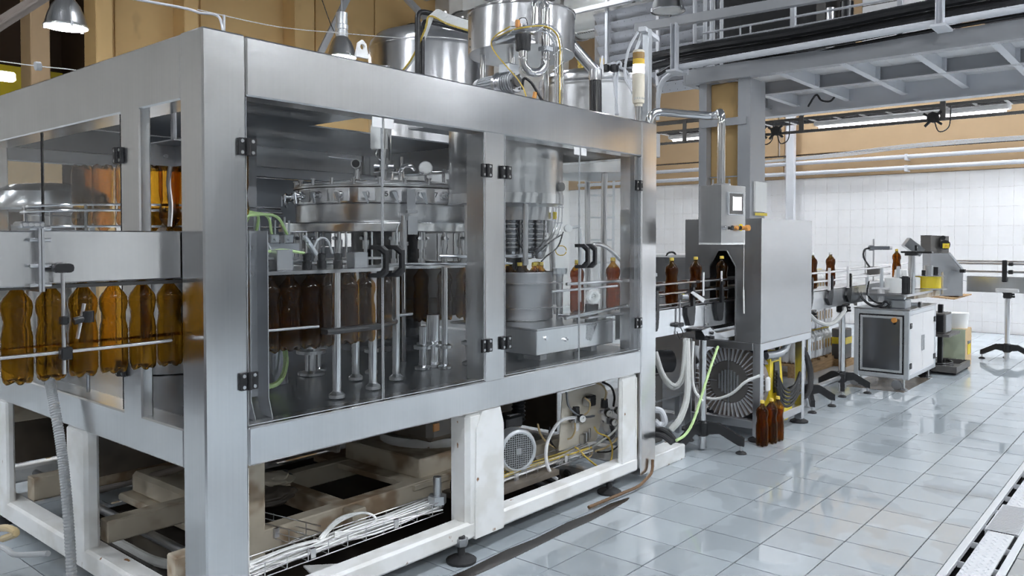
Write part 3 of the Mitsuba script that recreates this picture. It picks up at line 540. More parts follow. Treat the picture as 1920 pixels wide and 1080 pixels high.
# white base frame
def base(name, *b, m='white_paint', bb=.012): return part(en, name, box(*b, bb), m)
base('base_leg', 1.50, 1.573, YF + .015, YF + .09, .06, .684); base('base_leg', 2.705, 2.956, YF + .012, YF + .14, .08, .684, bb=.02); base('base_leg', 4.03, 4.21, YF + .015, YF + .045, .08, .684)
part(en, 'base_leg', hull(*[(x, y, z) for (x, z) in ((2.80, .684), (2.93, .684), (2.955, .60), (2.76, .60))for y in (YF + .004, YF + .03)], *[(x, y, .08) for x in (2.75, 2.956) for y in (YF + .004, YF + .03)]), 'white_paint', smooth=False)
base('base_leg', XA + .01, XA + .075, 3.605, 3.81, .10, .684, bb=.015); base('base_leg', XA + .01, XA + .05, 4.56, 4.75, .10, .684, bb=.01)
base('base_rail', 1.45, 4.22, YF + .01, YF + .11, .082, .166); base('base_rail', XA + .01, XA + .11, 2.70, 5.3, .068, .168); base('base_rail', 1.45, 4.3, 5.2, 5.3, .08, .17); base('base_rail', 4.26, 4.36, 2.7, 5.3, .08, .17)
for x in (4.05, 4.20): part(en, 'angle_trim', box(x - .006, x + .006, YF + .012, YF + .02, .10, .66), 'white_paint')
C_ = 'cream'
base('inner_leg', 1.80, 1.90, 3.00, 3.10, .10, .70, m=C_); 
base('cross_beam', 1.5, 4.25, 3.0, 3.08, .16, .26, m=C_, bb=.006); base('cross_beam', 1.5, 4.25, 3.62, 3.70, .16, .26, m=C_, bb=.006); base('cross_beam', 2.30, 2.38, 2.92, 5.2, .165, .255, m=C_, bb=.006); base('cross_beam', 3.3, 3.38, 2.92, 5.2, .165, .255, m=C_, bb=.006); base('cross_beam', 1.5, 4.25, 4.5, 4.58, .16, .28, m=C_, bb=.006)
base('rear_leg', 3.15, 3.25, 4.5, 4.6, .2, .72, m=C_); base('rear_beam', 1.5, 4.25, 4.9, 5.0, .5, .69, m=C_, bb=.005)
px0, py0, _ = (2.832, 3.047, 0.280)
part(en, 'gearbox_plinth', box(px0, px0 + .78, py0, py0 + .62, .255, .36, .006), C_); part(en, 'plinth_step', box(px0 - .09, px0 + .9, py0 - .06, py0 + .8, .225, .256, .004), C_)
part(en, 'bearing_ring', lathe([(.30, .36), (.30, .385), (.31, .387), (.31, .41), (.28, .412), (.26, .40), (0, .40)], (px0 + .40, py0 + .33, 0), 40), 'white_paint'); part(en, 'bearing_core', [cyl((px0 + .4, py0 + .33, .40), (px0 + .4, py0 + .33, .79), .13, 24), box(px0 + .32, px0 + .46, py0 + .14, py0 + .26, .41, .52, .01)], 'oily')
part(en, 'drain_pan', box(2.9, 3.6, 2.72, 2.95, .17, .20), 'oily')
# chutes of sheet under the floor seen in the gap
parts(en, 'gusset', [ext([(0, 0), (.22, 0), (0, .16)], .008, (3.02, 2.70, .10), (1, 0, 0), (0, 1, 0)), ext([(0, 0), (.25, 0), (.05, .18)], .008, (1.95, 2.70, .10), (1, 0, 0), (0, 1, 0))], 'white_paint')
def foot(x, y, ztop, mat='dull_steel', par=en):
    part(par, 'foot', lathe([(0, .0), (.07, 0), (.072, .012), (.055, .022), (.022, .032), (.018, .04), (.018, ztop), (0, ztop)], (x, y, 0), 24), 'rubber'); part(par, 'foot_nut', lathe([(.03, ztop - .045), (.033, ztop - .04), (.033, ztop - .012), (.03, ztop - .008)], (x, y, 0), 6), mat)
for x, y in ((2.66, 2.58), (3.96, 2.62), (1.46, 3.0), (1.46, 4.8), (2.66, 5.2), (4.2, 5.2)): foot(x, y, .12)
part(en, 'levelling_bolt', [cyl((2.70 - .02, 2.76, .20), (2.68, 2.76, .36), .020, 12), cyl((2.68, 2.76, .23), (2.68, 2.76, .27), .045, 6)], 'galv')
# air conveyor bringing the empty bottles in
ac = thing('air_conveyor', 'stainless air conveyor beam carrying empty amber bottles into the enclosure', 'conveyor')
part(ac, 'duct_beam', box(0.938, 1.62, 2.735, 2.90, 1.363, 1.531, .004), 'steel', smooth=False)
part(ac, 'duct_beam', box(-1.2, 0.931, 2.735, 2.90, 1.355, 1.528, .004), 'steel', smooth=False)
part(ac, 'neck_rail', [box(-1.2, 1.62, 2.775, 2.789, 1.345, 1.357), box(-1.2, 1.62, 2.829, 2.843, 1.345, 1.357)] , 'dark_paint')
xf = 0.934
k = part(ac, 'joint_flange', [box(xf - .008, xf - .001, 2.70, 2.94, 1.34, 1.55), box(xf + .001, xf + .008, 2.70, 2.94, 1.34, 1.55)], 'dull_steel'); 
put(numbered(k + '__bolt'), [cyl((xf - .03, y, z), (xf + .03, y, z), .006, 8) for y in (2.712,) for z in (1.36, 1.42, 1.50, 1.535)], 'satin'); labels[k + '__bolt'] = {'kind': 'stuff'}
part(ac, 'bolted_bracket', [box(xf - .07, xf, 2.66, 2.73, 1.536, 1.556, .006)] + [cyl((xf - .06 + .016 * i, 2.655, 1.546), (xf - .06 + .016 * i, 2.665, 1.546), .006, 8) for i in range(4)], 'satin')
gx = 0.990
k = part(ac, 'guide_clamp', [cyl((gx, 2.69, 1.08), (gx, 2.69, 1.43), .0065, 10), cyl((gx, 2.69, 1.425), (gx, 2.735, 1.425), .006, 8)], 'satin')
parts(k, 'clamp_block', [hull(*[(gx + s * .018 + .011 * math.cos(a), y, 1.412 + .014 * math.sin(a)) for s in (-1, 1) for a in np.arange(8) * PI / 4 for y in (2.675, 2.70)]), box(gx - .011, gx + .011, 2.675, 2.70, 1.235, 1.262, .004), box(gx - .014, gx + .02, 2.67, 2.70, 1.125, 1.165, .004), cyl((gx + .02, 2.665, 1.245), (gx + .062, 2.665, 1.255), .012, 12), cyl((gx + .062, 2.665, 1.24), (gx + .062, 2.665, 1.275), .019, 12)], 'black')
put(numbered(k + '__arm'), [cyl((gx + .03, 2.665, 1.19), (gx + .052, 2.665, 1.30), .006, 8)], 'satin')
part(ac, 'guide_rail', [tube([(-1.2, 2.70, 1.155), (0, 2.70, 1.150), (.9, 2.70, 1.148), (1.30, 2.705, 1.150), (1.36, 2.74, 1.150)], .0062, 8)], 'satin'); part(ac, 'guide_rail', cyl((-1.2, 2.89, 1.15), (2.0, 2.89, 1.15), .006, 8), 'satin')
sw = thing('added_star_wheel', 'black toothed star wheel added as a dark ground behind the hanging bottles', 'star wheel')  # added: black discs give the bottle row its dark background
for z in (1.08, 1.25): part(sw, 'toothed_disc', ext(Polygon([(r * math.cos(t), r * math.sin(t)) for t in np.linspace(0, 2 * PI, 145)[:-1] for r in (.375 - .03 * abs(math.sin(t * 11)),)]), .05, (2.12, 3.27, z), (1, 0, 0), (0, 1, 0)), 'black')
part(sw, 'drum', cyl((2.12, 3.27, 1.04), (2.12, 3.27, 1.345), .31, 40), 'black'); part(sw, 'shaft', cyl((2.12, 3.27, .83), (2.12, 3.27, 1.04), .06, 20), 'dark_steel')
n = 0
x = .70
while x < 1.52:
    n += 1; bottle(x, 2.809, 1.045, 'empty amber bottle hanging under the conveyor beam outside the glass, ' + ORD[9 - n] + ' from the corner post', 'empty bottles hanging on the infeed conveyor', rz=17 * n); x += .0985
for i in range(9): bottle(1.60 + .098 * i, 2.809, 1.045, 'empty amber bottle hanging behind the front glass door, ' + ORD[i] + ' from the corner post', 'empty bottles hanging behind the front glass', rz=31 * i)
# plate and star wheel over the hanging row inside
tp = thing('transfer_table', 'bright steel transfer plate on chrome posts above the hanging bottles inside the enclosure', 'transfer table')
pl = Polygon([(1.66, 2.745), (2.30, 2.745), (2.42, 2.77), (2.53, 2.84), (2.60, 2.95), (2.60, 3.1), (2.45, 3.22), (1.66, 3.22)])
part(tp, 'plate', ext(pl, .014, (0, 0, 1.362), (1, 0, 0), (0, 1, 0)), 'satin', smooth=False)
for q in ((2.09, 2.76), (2.32, 2.80), (2.545, 2.90), (2.42, 3.05), (1.76, 3.05), (1.95, 3.15)): 
    k = part(tp, 'post', [cyl((*q, .83), (*q, 1.362), .0185, 16)], 'chrome'); put(numbered(k + '__collar'), lathe([(.019, .83), (.034, .832), (.034, .846), (.022, .856), (.019, .86)], (*q, 0), 20), 'satin')
part(tp, 'curved_guard', [tube([(2.02, 2.735, 1.118), (2.2, 2.735, 1.118), (2.36, 2.76, 1.118), (2.48, 2.83, 1.118), (2.54, 2.92, 1.118)], .011, 8), box(2.02, 2.32, 2.728, 2.80, 1.105, 1.13, .004)], 'black')
part(tp, 'guide_rod', cyl((1.5, 2.74, 1.15), (1.98, 2.735, 1.145), .0065, 8), 'satin')
part(tp, 'guide_rod', cyl((2.5, 2.95, 1.13), (2.72, 2.98, 1.13), .008, 8), 'satin')
for x, y, h in ((1.83, 2.80, .085), (2.22, 2.80, .07)): part(tp, 'cover_block', box(x, x + .075, y, y + .06, 1.376, 1.376 + h, .003), 'dull_steel')
for x in (1.72, 1.76, 2.0, 2.10, 2.16): part(tp, 'knob', lathe([(.0, 1.376), (.020, 1.376), (.020, 1.41), (.016, 1.414), (.019, 1.44), (0, 1.445)], (x, 2.86 + .02 * math.sin(x * 40), 0), 12), 'black')
for (x0, y0, x1, y1, z) in ((1.7, 2.95, 2.1, 2.95, 1.40), (1.95, 3.1, 2.45, 3.0, 1.39), (2.2, 2.9, 2.5, 2.95, 1.41), (1.7, 2.82, 1.95, 2.9, 1.42)): part(tp, 'bracket_plate', box(x0, x1, y0, y1 + .06, z, z + .010, .002), 'satin')
for (a, b) in (((1.70, 2.80, 1.475), (1.755, 2.82, 1.425)), ((2.0, 2.84, 1.50), (2.06, 2.86, 1.44))): part(tp, 'proximity_sensor', [cyl(a, b, .011, 12), cyl(np.array(a) + (np.array(a) - np.array(b)) * .25, a, .008, 10)], 'alu')
vb = thing('valve_manifold', 'row of small steel pneumatic valves fed by bright green hoses beside the channel post', 'valve block')
for i, (x, y) in enumerate(((1.72, 3.05), (1.79, 3.04), (1.86, 3.03), (1.93, 3.02), (2.0, 3.02))):
    k = part(vb, 'valve', [box(x, x + .045, y - .02, y + .02, 1.485, 1.525, .004), cyl((x + .012, y, 1.52), (x + .012, y, 1.60), .005, 8), cyl((x + .034, y, 1.52), (x + .034, y, 1.585), .005, 8), cyl((x + .02, y - .02, 1.505), (x + .02, y - .035, 1.505), .009, 10)], 'galv')
part(vb, 'rail', box(1.66, 2.1, 3.04, 3.07, 1.44, 1.485), 'galv'); part(vb, 'standoff', [box(x, x + .02, 3.04, 3.07, 1.376, 1.44) for x in (1.7, 2.05)], 'galv')
for i in range(5): thing('green_hose', 'bright green pneumatic hose arching to the small valves by the channel post', 'hose', 'green hoses arching to the valves', tube([(1.66, 2.80 + .01 * i, 1.61 - .008 * i), (1.70 + .02 * i, 2.86 + .01 * i, 1.625 - .006 * i), (1.745 + .05 * i, 2.94 + .01 * i, 1.60), (1.735 + .07 * i, 3.045 - .01 * i, 1.525)], .0062, 8), 'green')
thing('green_hose', 'long green hose lying over the transfer plate between two sensors', 'hose', None, tube([(1.66, 2.82, 1.40), (1.75, 2.84, 1.44), (1.88, 2.85, 1.458), (2.0, 2.86, 1.445)], .006, 8), 'green')
for a in (((1.745, 2.83, 1.43), (1.76, 2.84, 1.50), (1.80, 2.85, 1.51), (1.85, 2.85, 1.44), (1.90, 2.85, 1.42)), ((2.05, 2.87, 1.46), (2.09, 2.88, 1.505), (2.14, 2.89, 1.50), (2.17, 2.89, 1.44)), ((1.66, 2.9, 1.5), (1.75, 2.93, 1.48), (1.85, 2.95, 1.45), (2.0, 2.9, 1.42))): thing('sensor_cable', 'grey sensor cable looping over the transfer plate', 'cable', 'grey sensor cables on the transfer plate', tube(a, .005, 6), 'grey_plastic')
thing('channel_post', 'upright folded steel channel standing just inside the first glass door', 'channel', None, [box(1.622, 1.626, 2.66, 2.735, .90, 1.535), box(1.626, 1.70, 2.731, 2.735, .90, 1.535), box(1.696, 1.70, 2.66, 2.735, .90, 1.535), hull((1.622, 2.66, .9), (1.626, 2.66, .9), (1.640, 2.66, .825), (1.644, 2.66, .825), (1.622, 2.735, .9), (1.626, 2.735, .9), (1.640, 2.735, .825), (1.644, 2.735, .825)), hull((1.696, 2.66, .9), (1.70, 2.66, .9), (1.712, 2.66, .825), (1.716, 2.66, .825), (1.696, 2.735, .9), (1.70, 2.735, .9), (1.712, 2.735, .825), (1.716, 2.735, .825))], 'dull_steel', smooth=False)
k = [c for c in scene if c.startswith('channel_post')][0]
for z in (1.47, 1.37): part(k, 'bolt', [cyl((1.665, 2.728, z), (1.665, 2.716, z), .010, 12), cyl((1.665, 2.716, z), (1.665, 2.712, z), .006, 6)], 'chrome')
bottle(1.655, 2.80, 1.865, 'empty amber bottle held upside down above the channel post, only its shoulder in view', None, flip=True)
# ---------------------------------------------------------------- rotary filler
FX, FY = 3.36, 3.92
rf = thing('rotary_filler', 'big round stainless filler bowl with numbered valves turning inside the enclosure', 'filler bowl')
part(rf, 'bowl', lathe([(.50, 1.60), (.552, 1.603), (.556, 1.62), (.556, 1.705), (.548, 1.712)], (FX, FY, 0), 72, cap=False), 'satin'); part(rf, 'valve_band', lathe([(.545, 1.712), (.565, 1.715), (.565, 1.80), (.545, 1.803)], (FX, FY, 0), 72, cap=False), 'steel'); part(rf, 'bowl_lid', lathe([(.545, 1.803), (.572, 1.805), (.572, 1.818), (.56, 1.822), (.560, 1.832), (.54, 1.836), (.40, 1.855), (.15, 1.87), (0, 1.872)], (FX, FY, 0), 72), 'satin')
part(rf, 'carrier_ring', lathe([(.45, 1.546), (.655, 1.546), (.66, 1.55), (.66, 1.592), (.655, 1.60), (.45, 1.60)], (FX, FY, 0), 72, cap=False), 'steel')
part(rf, 'centre_column', [cyl((FX, FY, .82), (FX, FY, 1.6), .22, 32), lathe([(.30, .825), (.30, .86), (.24, .90)], (FX, FY, 0), 32)], 'black'); part(rf, 'added_drum', lathe([(0, 1.04), (.50, 1.04), (.50, 1.33), (0, 1.33)], (FX, FY, 0), 48), 'black')  # black column and added drum stand in for darkness behind the stems
part(rf, 'neck_ring', lathe([(.50, 1.338), (.648, 1.338), (.65, 1.342), (.65, 1.352), (.648, 1.356), (.50, 1.356)], (FX, FY, 0), 64, cap=False), 'satin'); part(rf, 'guard_ring', lathe([(.52, 1.13), (.545, 1.13), (.545, 1.16), (.52, 1.16)], (FX, FY, 0), 64, cap=False), 'black')
AC = math.degrees(math.atan2(-FY, -FX))
lever = [hull((-.012, -.004, .012), (.012, -.004, .012), (.02, -.004, -.055), (.028, -.004, -.05), (-.012, .004, .012), (.012, .004, .012), (.02, .004, -.055), (.028, .004, -.05))]
vplate = mesh_dict(box(.566, .571, -.048, .048, 1.722, 1.795, .002), 'pale_plate'); vbody = mesh_dict([cyl((.57, 0, 1.758), (.625, 0, 1.758), .016, 14), cyl((.625, 0, 1.758), (.632, 0, 1.758), .022, 12), cyl((.585, 0, 1.758), (.60, 0, 1.758), .023, 14)], 'chrome')
lv = cat(lever); lv.apply_transform(trimesh.transformations.rotation_matrix(PI / 2, (0, 0, 1))); lv.apply_translation((.637, .0, 1.758)); vlever = mesh_dict(lv, 'galv')
stem = mesh_dict([cyl((.60, 0, 1.36), (.60, 0, 1.548), .011, 12), cyl((.60, 0, 1.45), (.60, 0, 1.50), .019, 12), cyl((.60, 0, 1.36), (.60, 0, 1.395), .017, 12), cyl((.575, .03, 1.356), (.575, .03, 1.548), .007, 8), cyl((.60, -.02, 1.51), (.63, -.02, 1.51), .010, 8)], 'chrome'); bolt_ = mesh_dict([cyl((.553, .07, 1.82), (.553, .07, 1.85), .010, 8), cyl((.553, .07, 1.85), (.553, .07, 1.858), .015, 8)], 'satin')
for i in range(24):
    a = AC + 4 + (i - 5) * 15; near = -112 < ((a - AC + 180) % 360 - 180) < 112; t = T().translate([FX, FY, 0]).rotate([0, 0, 1], a)
    if near:
        k = part(rf, 'valve', vbody, None, to_world=t); put(numbered(k + '__plate'), vplate, None, to_world=t); put(numbered(k + '__lever'), {**vlever, 'bsdf': {'type': 'ref', 'id': 'm_galv'}}, None, to_world=t)
        part(rf, 'lid_bolt', bolt_, None, to_world=t)
    part(rf, 'filling_stem', stem, None, to_world=t)
    if i not in (10, 11): 
        r = math.radians(a); bottle(FX + .60 * math.cos(r), FY + .60 * math.sin(r), 1.03, 'amber bottle hanging under the rotary filler bowl, dark behind the glass', 'bottles under the rotary filler', fill=None, rz=23 * i)
for num, da in (('5', 4.0), ('7', 34.0), ('8', 49.0)):
    a = math.radians(AC + da - 4.4); m = meshkit.text_mesh(num, .028, .001, True); m.apply_translation((-.008, -.014, 0)); u = np.array([-math.sin(a), math.cos(a), 0]); n_ = np.array([math.cos(a), math.sin(a), 0]); M = np.eye(4); M[:3, 0], M[:3, 1], M[:3, 2] = u, (0, 0, 1), n_; M[:3, 3] = np.array([FX, FY, 1.762]) + n_ * .5725; m.apply_transform(M); part(rf, 'number', m, 'ink', smooth=False)
# fittings on the bowl lid
def onlid(r, da, z): a = math.radians(AC + da); return np.array([FX + r * math.cos(a), FY + r * math.sin(a), z])
p = onlid(.45, -22, 1.85); k = part(rf, 'inlet_coupling', [cyl(p, p + (0, 0, .06), .02, 12), cyl(p + (-.03, -.03, .09), p + (.03, .03, .09), .028, 16)], 'satin'); put(k + '__mouth', cyl(p + (-.034, -.034, .09), p + (-.028, -.028, .09), .022, 16), 'black'); put(k + '__tail', cyl(p + (.02, -.02, .11), p + (-.13, .09, .125), .006, 8), 'satin')
p = onlid(.42, -2, 1.85); part(rf, 'relief_valve', [cyl(p, p + (0, 0, .13), .017, 12), cyl(p + (0, 0, .13), p + (0, 0, .18), .026, 14), cyl(p + (0, 0, .06), p + (0, 0, .09), .028, 12), cyl(p + (-.05, .03, .08), p + (.05, -.03, .08), .012, 10)], 'satin')
p = onlid(.40, 36, 1.85); k = part(rf, 'pressure_gauge', [cyl(p + (0, 0, 0), p + (0, 0, .04), .008, 8), cyl(p + (.02, .02, .08), p + (-.015, -.015, .08), .042, 20)], 'satin'); put(k + '__dial', cyl(p + (-.0152, -.0152, .08), p + (-.017, -.017, .08), .036, 20), 'paper')
p = onlid(.40, 62, 1.85); q = p + (.1, -.1, .12); k = part(rf, 'float_arm', [tube([onlid(.42, 28, 1.90), p + (0, 0, .07), q + (0, 0, 0)], .008, 8), cyl(p, p + (0, 0, .09), .01, 8)], 'satin'); put(k + '__disc', cyl(q + (.02, .02, 0), q + (-.01, -.01, 0), .05, 20), 'galv')
part(rf, 'lid_pipe', [pipe([onlid(.46, 10, 1.83), onlid(.46, 10, 1.92), onlid(.36, 24, 1.95), onlid(.30, 34, 1.93)], .013, .05, 10), cyl(onlid(.3, 18, 1.85), onlid(.3, 18, 2.0), .016, 10)], 'chrome')
part(rf, 'centre_inlet', [cyl((FX, FY, 1.86), (FX, FY, 2.0), .05, 20), lathe([(.08, 1.93), (.08, 1.95)], (FX, FY, 0), 20), cyl((FX, FY, 2.0), (FX, FY, 2.6), .035, 16)], 'chrome')
# front clamp and pusher on the ring
p = onlid(.69, 12, 1.55); a = math.radians(AC + 12)
k = thing('ring_clamp', 'upright steel clamp plate and cylinder in front of the filler ring between the door handles', 'clamp'); u = np.array([-math.sin(a), math.cos(a), 0]); n_ = np.array([math.cos(a), math.sin(a), 0])
part(k, 'plate', [hull(*[p + u * s * .028 + n_ * t + (0, 0, z) for s in (-1, 1) for t in (0, .012) for z in (-.02, .08)]), hull(*[p + u * s * .024 - n_ * .03 + n_ * t + (0, 0, z) for s in (-1, 1) for t in (0, .008) for z in (.12, .235)]), hull(*[p + u * s * .028 + n_ * t + (0, 0, z) for s in (-1, 1) for t in (-.04, .012) for z in (.10, .115)])], 'dull_steel'); part(k, 'cylinder', [cyl(p - u * .05 + (0, 0, -.19), p - u * .05 + (0, 0, .06), .021, 16), cyl(p - u * .05 + (0, 0, -.08), p - u * .05 + (0, 0, -.06), .028, 16), cyl(p - u * .05 + (0, 0, .06), p - u * .05 + (0, 0, .085), .013, 10)], 'satin'); part(k, 'stem', cyl(p - u * .05 + (0, 0, -.74), p - u * .05 + (0, 0, -.19), .012, 10), 'chrome'); part(k, 'air_hose', tube([p - u * .05 + (0, 0, .07), p - u * .085 + n_ * .01 + (0, 0, .02), p - u * .09 + n_ * .01 + (0, 0, -.08), p - u * .075 + n_ * .01 + (0, 0, -.16)], .004, 6), 'grey_plastic')
# chrome stands on the chamber floor
for i, (x, y, h, r) in enumerate(((1.86, 3.3, 1.2, .017), (2.15, 3.25, 1.2, .012), (2.38, 3.35, 1.15, .03), (2.47, 3.42, 1.15, .02), (2.60, 3.15, 1.12, .015), (2.86, 3.05, 1.05, .02), (2.98, 3.10, 1.1, .036), (3.14, 2.99, 1.36, .016), (2.95, 2.98, 1.36, .016))):
    k = thing('chrome_stand', 'upright chrome stand on the chamber floor behind the front glass', 'stand', 'chrome stands on the chamber floor'); part(k, 'rod', cyl((x, y, .825), (x, y, h), r, 14), 'chrome'); part(k, 'collar', lathe([(r, .93), (r * 2.4, .935), (r * 2.4, .95), (r, .958)], (x, y, 0), 20), 'satin'); part(k, 'base', lathe([(r, .826), (r * 2.2, .828), (r * 2.2, .84), (r, .85)], (x, y, 0), 20), 'satin')
thing('wound_hose', 'clear film-wrapped hose loop lying on the chamber floor, green hose inside it', 'hose', None, tube([(1.95, 3.2, 1.05), (1.88, 3.2, .92), (1.93, 3.15, .86), (2.03, 3.12, .855), (2.10, 3.15, .93), (2.12, 3.2, 1.05)], .012, 8), 'green')
# curved transfer guide with the second bay's hanging bottles
for i, (x, y) in enumerate(((3.02, 2.90), (3.10, 2.86))): pass
for i, p_ in enumerate(((3.326, 3.150, 1.195), (3.352, 3.050, 1.198))): bottle(p_[0], p_[1], 1.04, 'dark amber bottle hanging just behind the middle post', 'bottles hanging behind the middle post', rz=40 * i)
part(tp, 'outfeed_rail', [tube([(2.70, 3.2, 1.37), (2.9, 3.12, 1.372), (3.1, 3.0, 1.372), (3.4, 2.9, 1.372)], .008, 8), tube([(2.95, 3.02, 1.415), (3.1, 2.93, 1.412), (3.5, 2.85, 1.412)], .010, 8)], 'satin')
# ---------------------------------------------------------------- capper and its housing
KX, KY = 3.82, 3.18
ch = thing('capper_housing', 'wide stainless cylinder hood hanging inside the enclosure over the capping station', 'hood')
part(ch, 'hood', lathe([(.0, 1.70), (.33, 1.70), (.333, 1.703), (.333, 1.76), (.330, 1.765), (.330, 2.19), (0, 2.19)], (3.52, 3.05, 0), 56), 'satin'); part(ch, 'band', lathe([(.333, 1.705), (.336, 1.705), (.336, 1.758), (.333, 1.758)], (3.52, 3.05, 0), 56, cap=False), 'steel')
for (x, y) in ((3.25, 2.99), (3.42, 2.82), (3.35, 3.2)): part(ch, 'column', cyl((x, y, 1.36), (x, y, 1.70), .016, 12), 'chrome')
part(ch, 'inspection_knob', [cyl((3.62, 2.735, 1.80), (3.62, 2.715, 1.80), .025, 14)], 'dark_paint')
cp = thing('capping_turret', 'dark ribbed capping turret above the round bottle guide in the second bay', 'capping head')
part(cp, 'spindle', [cyl((KX, KY, 1.40), (KX, KY, 2.19), .05, 20), cyl((KX, KY, 1.62), (KX, KY, 1.70), .2, 32)], 'satin')
for i in range(8):
    a = i * PI / 4 + .2; x, y = KX + .125 * math.cos(a), KY + .125 * math.sin(a)
    k = part(cp, 'capping_head', [cyl((x, y, 1.43), (x, y, 1.62), .036, 16)], 'dark_steel'); put(numbered(k + '__rib'), [lathe([(.0365, z), (.041, z + .003), (.041, z + .013), (.0365, z + .016)], (x, y, 0), 16, cap=False) for z in (1.45, 1.475, 1.50, 1.53, 1.56, 1.59)], 'satin'); labels[k + '__rib'] = {'kind': 'stuff'}
    put(numbered(k + '__chuck'), lathe([(.022, 1.385), (.028, 1.39), (.028, 1.42), (.034, 1.43)], (x, y, 0), 16), 'satin')
bg = thing('bottle_guide', 'round grey guide drum on two thick chrome posts with knobs, holding capped bottles', 'guide drum')
part(bg, 'drum', lathe([(.19, 1.02), (.193, 1.02), (.193, 1.30), (.19, 1.305)], (KX, KY, 0), 48, cap=False), 'dull_steel'); part(bg, 'drum_floor', cyl((KX, KY, .96), (KX, KY, 1.025), .17, 40), 'steel')
for z in (1.235, 1.085): part(bg, 'ring_plate', ext(Point(0, 0).buffer(.215, 24).union(sbox(-.25, -.1, .25, .1)).difference(Point(0, 0).buffer(.191, 24)), .006, (KX, KY, z), (math.sin(.7), -math.cos(.7), 0), (math.cos(.7), math.sin(.7), 0)), 'satin', smooth=False)
for s in (-1, 1):
    x, y = KX + s * .235 * math.sin(.7), KY - s * .235 * math.cos(.7); k = part(bg, 'post', cyl((x, y, .83), (x, y, 1.275), .021, 16), 'chrome'); put(numbered(k + '__knob'), [cyl((x, y, 1.275), (x, y, 1.29), .025, 14), cyl((x, y, 1.29), (x, y, 1.325), .048, 10)], 'alu')
for i in range(8):
    a = i * PI / 4 + .2 + PI / 8; bottle(KX + .12 * math.cos(a), KY + .12 * math.sin(a), 1.03, 'capped dark bottle standing inside the round grey guide drum', 'bottles inside the guide drum', fill=1, cap=1, rz=50 * i)
mb = thing('motor_box', 'low stainless box below the guide drum in the second bay', 'box'); 
bx0, by0 = 3.50, 2.90
part(mb, 'box', box(3.42, 4.18, 2.74, 3.0, .862, 1.005, .004), 'steel', smooth=False); part(mb, 'lid', box(3.41, 4.19, 2.73, 3.4, 1.0, 1.012, .003), 'satin'); part(mb, 'bolt', [cyl((3.50, 2.74, .955), (3.50, 2.728, .955), .012, 10), cyl((3.68, 2.74, .93), (3.68, 2.722, .93), .012, 10), cyl((3.68, 2.722, .93), (3.68, 2.712, .93), .006, 8)], 'chrome', kind='stuff'); part(mb, 'support', [box(3.5, 3.56, 2.78, 2.9, .825, .862), box(4.0, 4.06, 2.78, 2.9, .825, .862)], 'dull_steel')
# cap chute, hoses, sensors of the second bay
k = thing('cap_chute', 'curved wire-framed cap chute running down to the capping station', 'chute'); P_ = spline([(3.921, 3.000, 1.991), (3.953, 3.000, 1.862), (3.965, 3.000, 1.665), (3.922, 3.000, 1.533), (3.764, 3.000, 1.436)], 5)
for dx, dz in ((-.014, 0), (.014, 0), (0, .012)): part(k, 'rail', tube(P_ + (dx, -dx, dz), .0035, 6, 1), 'satin')
part(k, 'rung', [tube([q + (-.02, .02, 0), q + (.02, -.02, 0)], .003, 5) for q in P_[::3]], 'satin', kind='stuff')
k = thing('round_sensor', 'white round sensor head on a grey arm in the second bay', 'sensor'); p = (3.924, 2.900, 1.571); part(k, 'head', cyl(np.array(p) + (.01, .012, 0), np.array(p) - (.01, .012, 0), .024, 18), 'white_plastic'); part(k, 'arm', [cyl(p, np.array(p) + (.08, -.03, .012), .009, 8), cyl(np.array(p) + (.08, -.03, 0), np.array(p) + (.08, -.03, -.45), .010, 8)], 'grey_plastic')
k = thing('yellow_tag_sensor', 'small yellow sensor block on the cap chute', 'sensor', None, box(*[v for c, w in zip((3.882, 2.970, 1.649), (.010, .010, .022)) for v in (c - w, c + w)], .003), 'yellow')
for a in (((3.987, 3.000, 1.533), (3.868, 3.000, 1.484), (3.774, 3.000, 1.436), (3.713, 3.000, 1.405)), ((4.009, 3.000, 1.550), (3.954, 3.000, 1.460), (3.842, 3.000, 1.403), (3.790, 3.000, 1.371)), ((3.815, 3.000, 1.678), (3.815, 3.000, 1.532), (3.774, 3.000, 1.461), (3.663, 3.000, 1.437)), ((3.555, 3.000, 1.562), (3.589, 3.000, 1.469), (3.653, 3.000, 1.431), (3.713, 3.000, 1.424))): thing('thin_hose', 'thin dark air hose curving beside the capping turret', 'hose', 'thin hoses by the capping turret', tube(a, .0045, 6), 'black')
thing('yellow_loop', 'small coil of yellow hose beside the capping turret', 'hose', None, tube([np.array((3.987, 3.000, 1.434)) + (.03 * math.cos(t), -.02 * math.cos(t), .03 * math.sin(t)) for t in np.linspace(0, 6.0, 10)], .003, 6), 'yellow_hose')
k = thing('grip_arm', 'horizontal steel gripper arm high in the second bay', 'arm'); p = np.array((3.975, 3.000, 1.844)); part(k, 'arm', [cyl(p + (-.06, .04, 0), p, .012, 10), cyl(p + (0, 0, -.03), p + (0, 0, .05), .008, 8)], 'satin'); part(k, 'mount', cyl(p + (-.06, .04, -.3), p + (-.06, .04, .34), .012, 10), 'satin')
k = thing('frame_column', 'dark upright square column behind the third and fourth glass doors', 'column'); part(k, 'shaft', box(4.02, 4.08, 3.35, 3.42, .83, 2.19), 'dark_paint'); part(k, 'plate', box(3.96, 4.02, 3.40, 3.43, .83, 2.19), 'dull_steel')
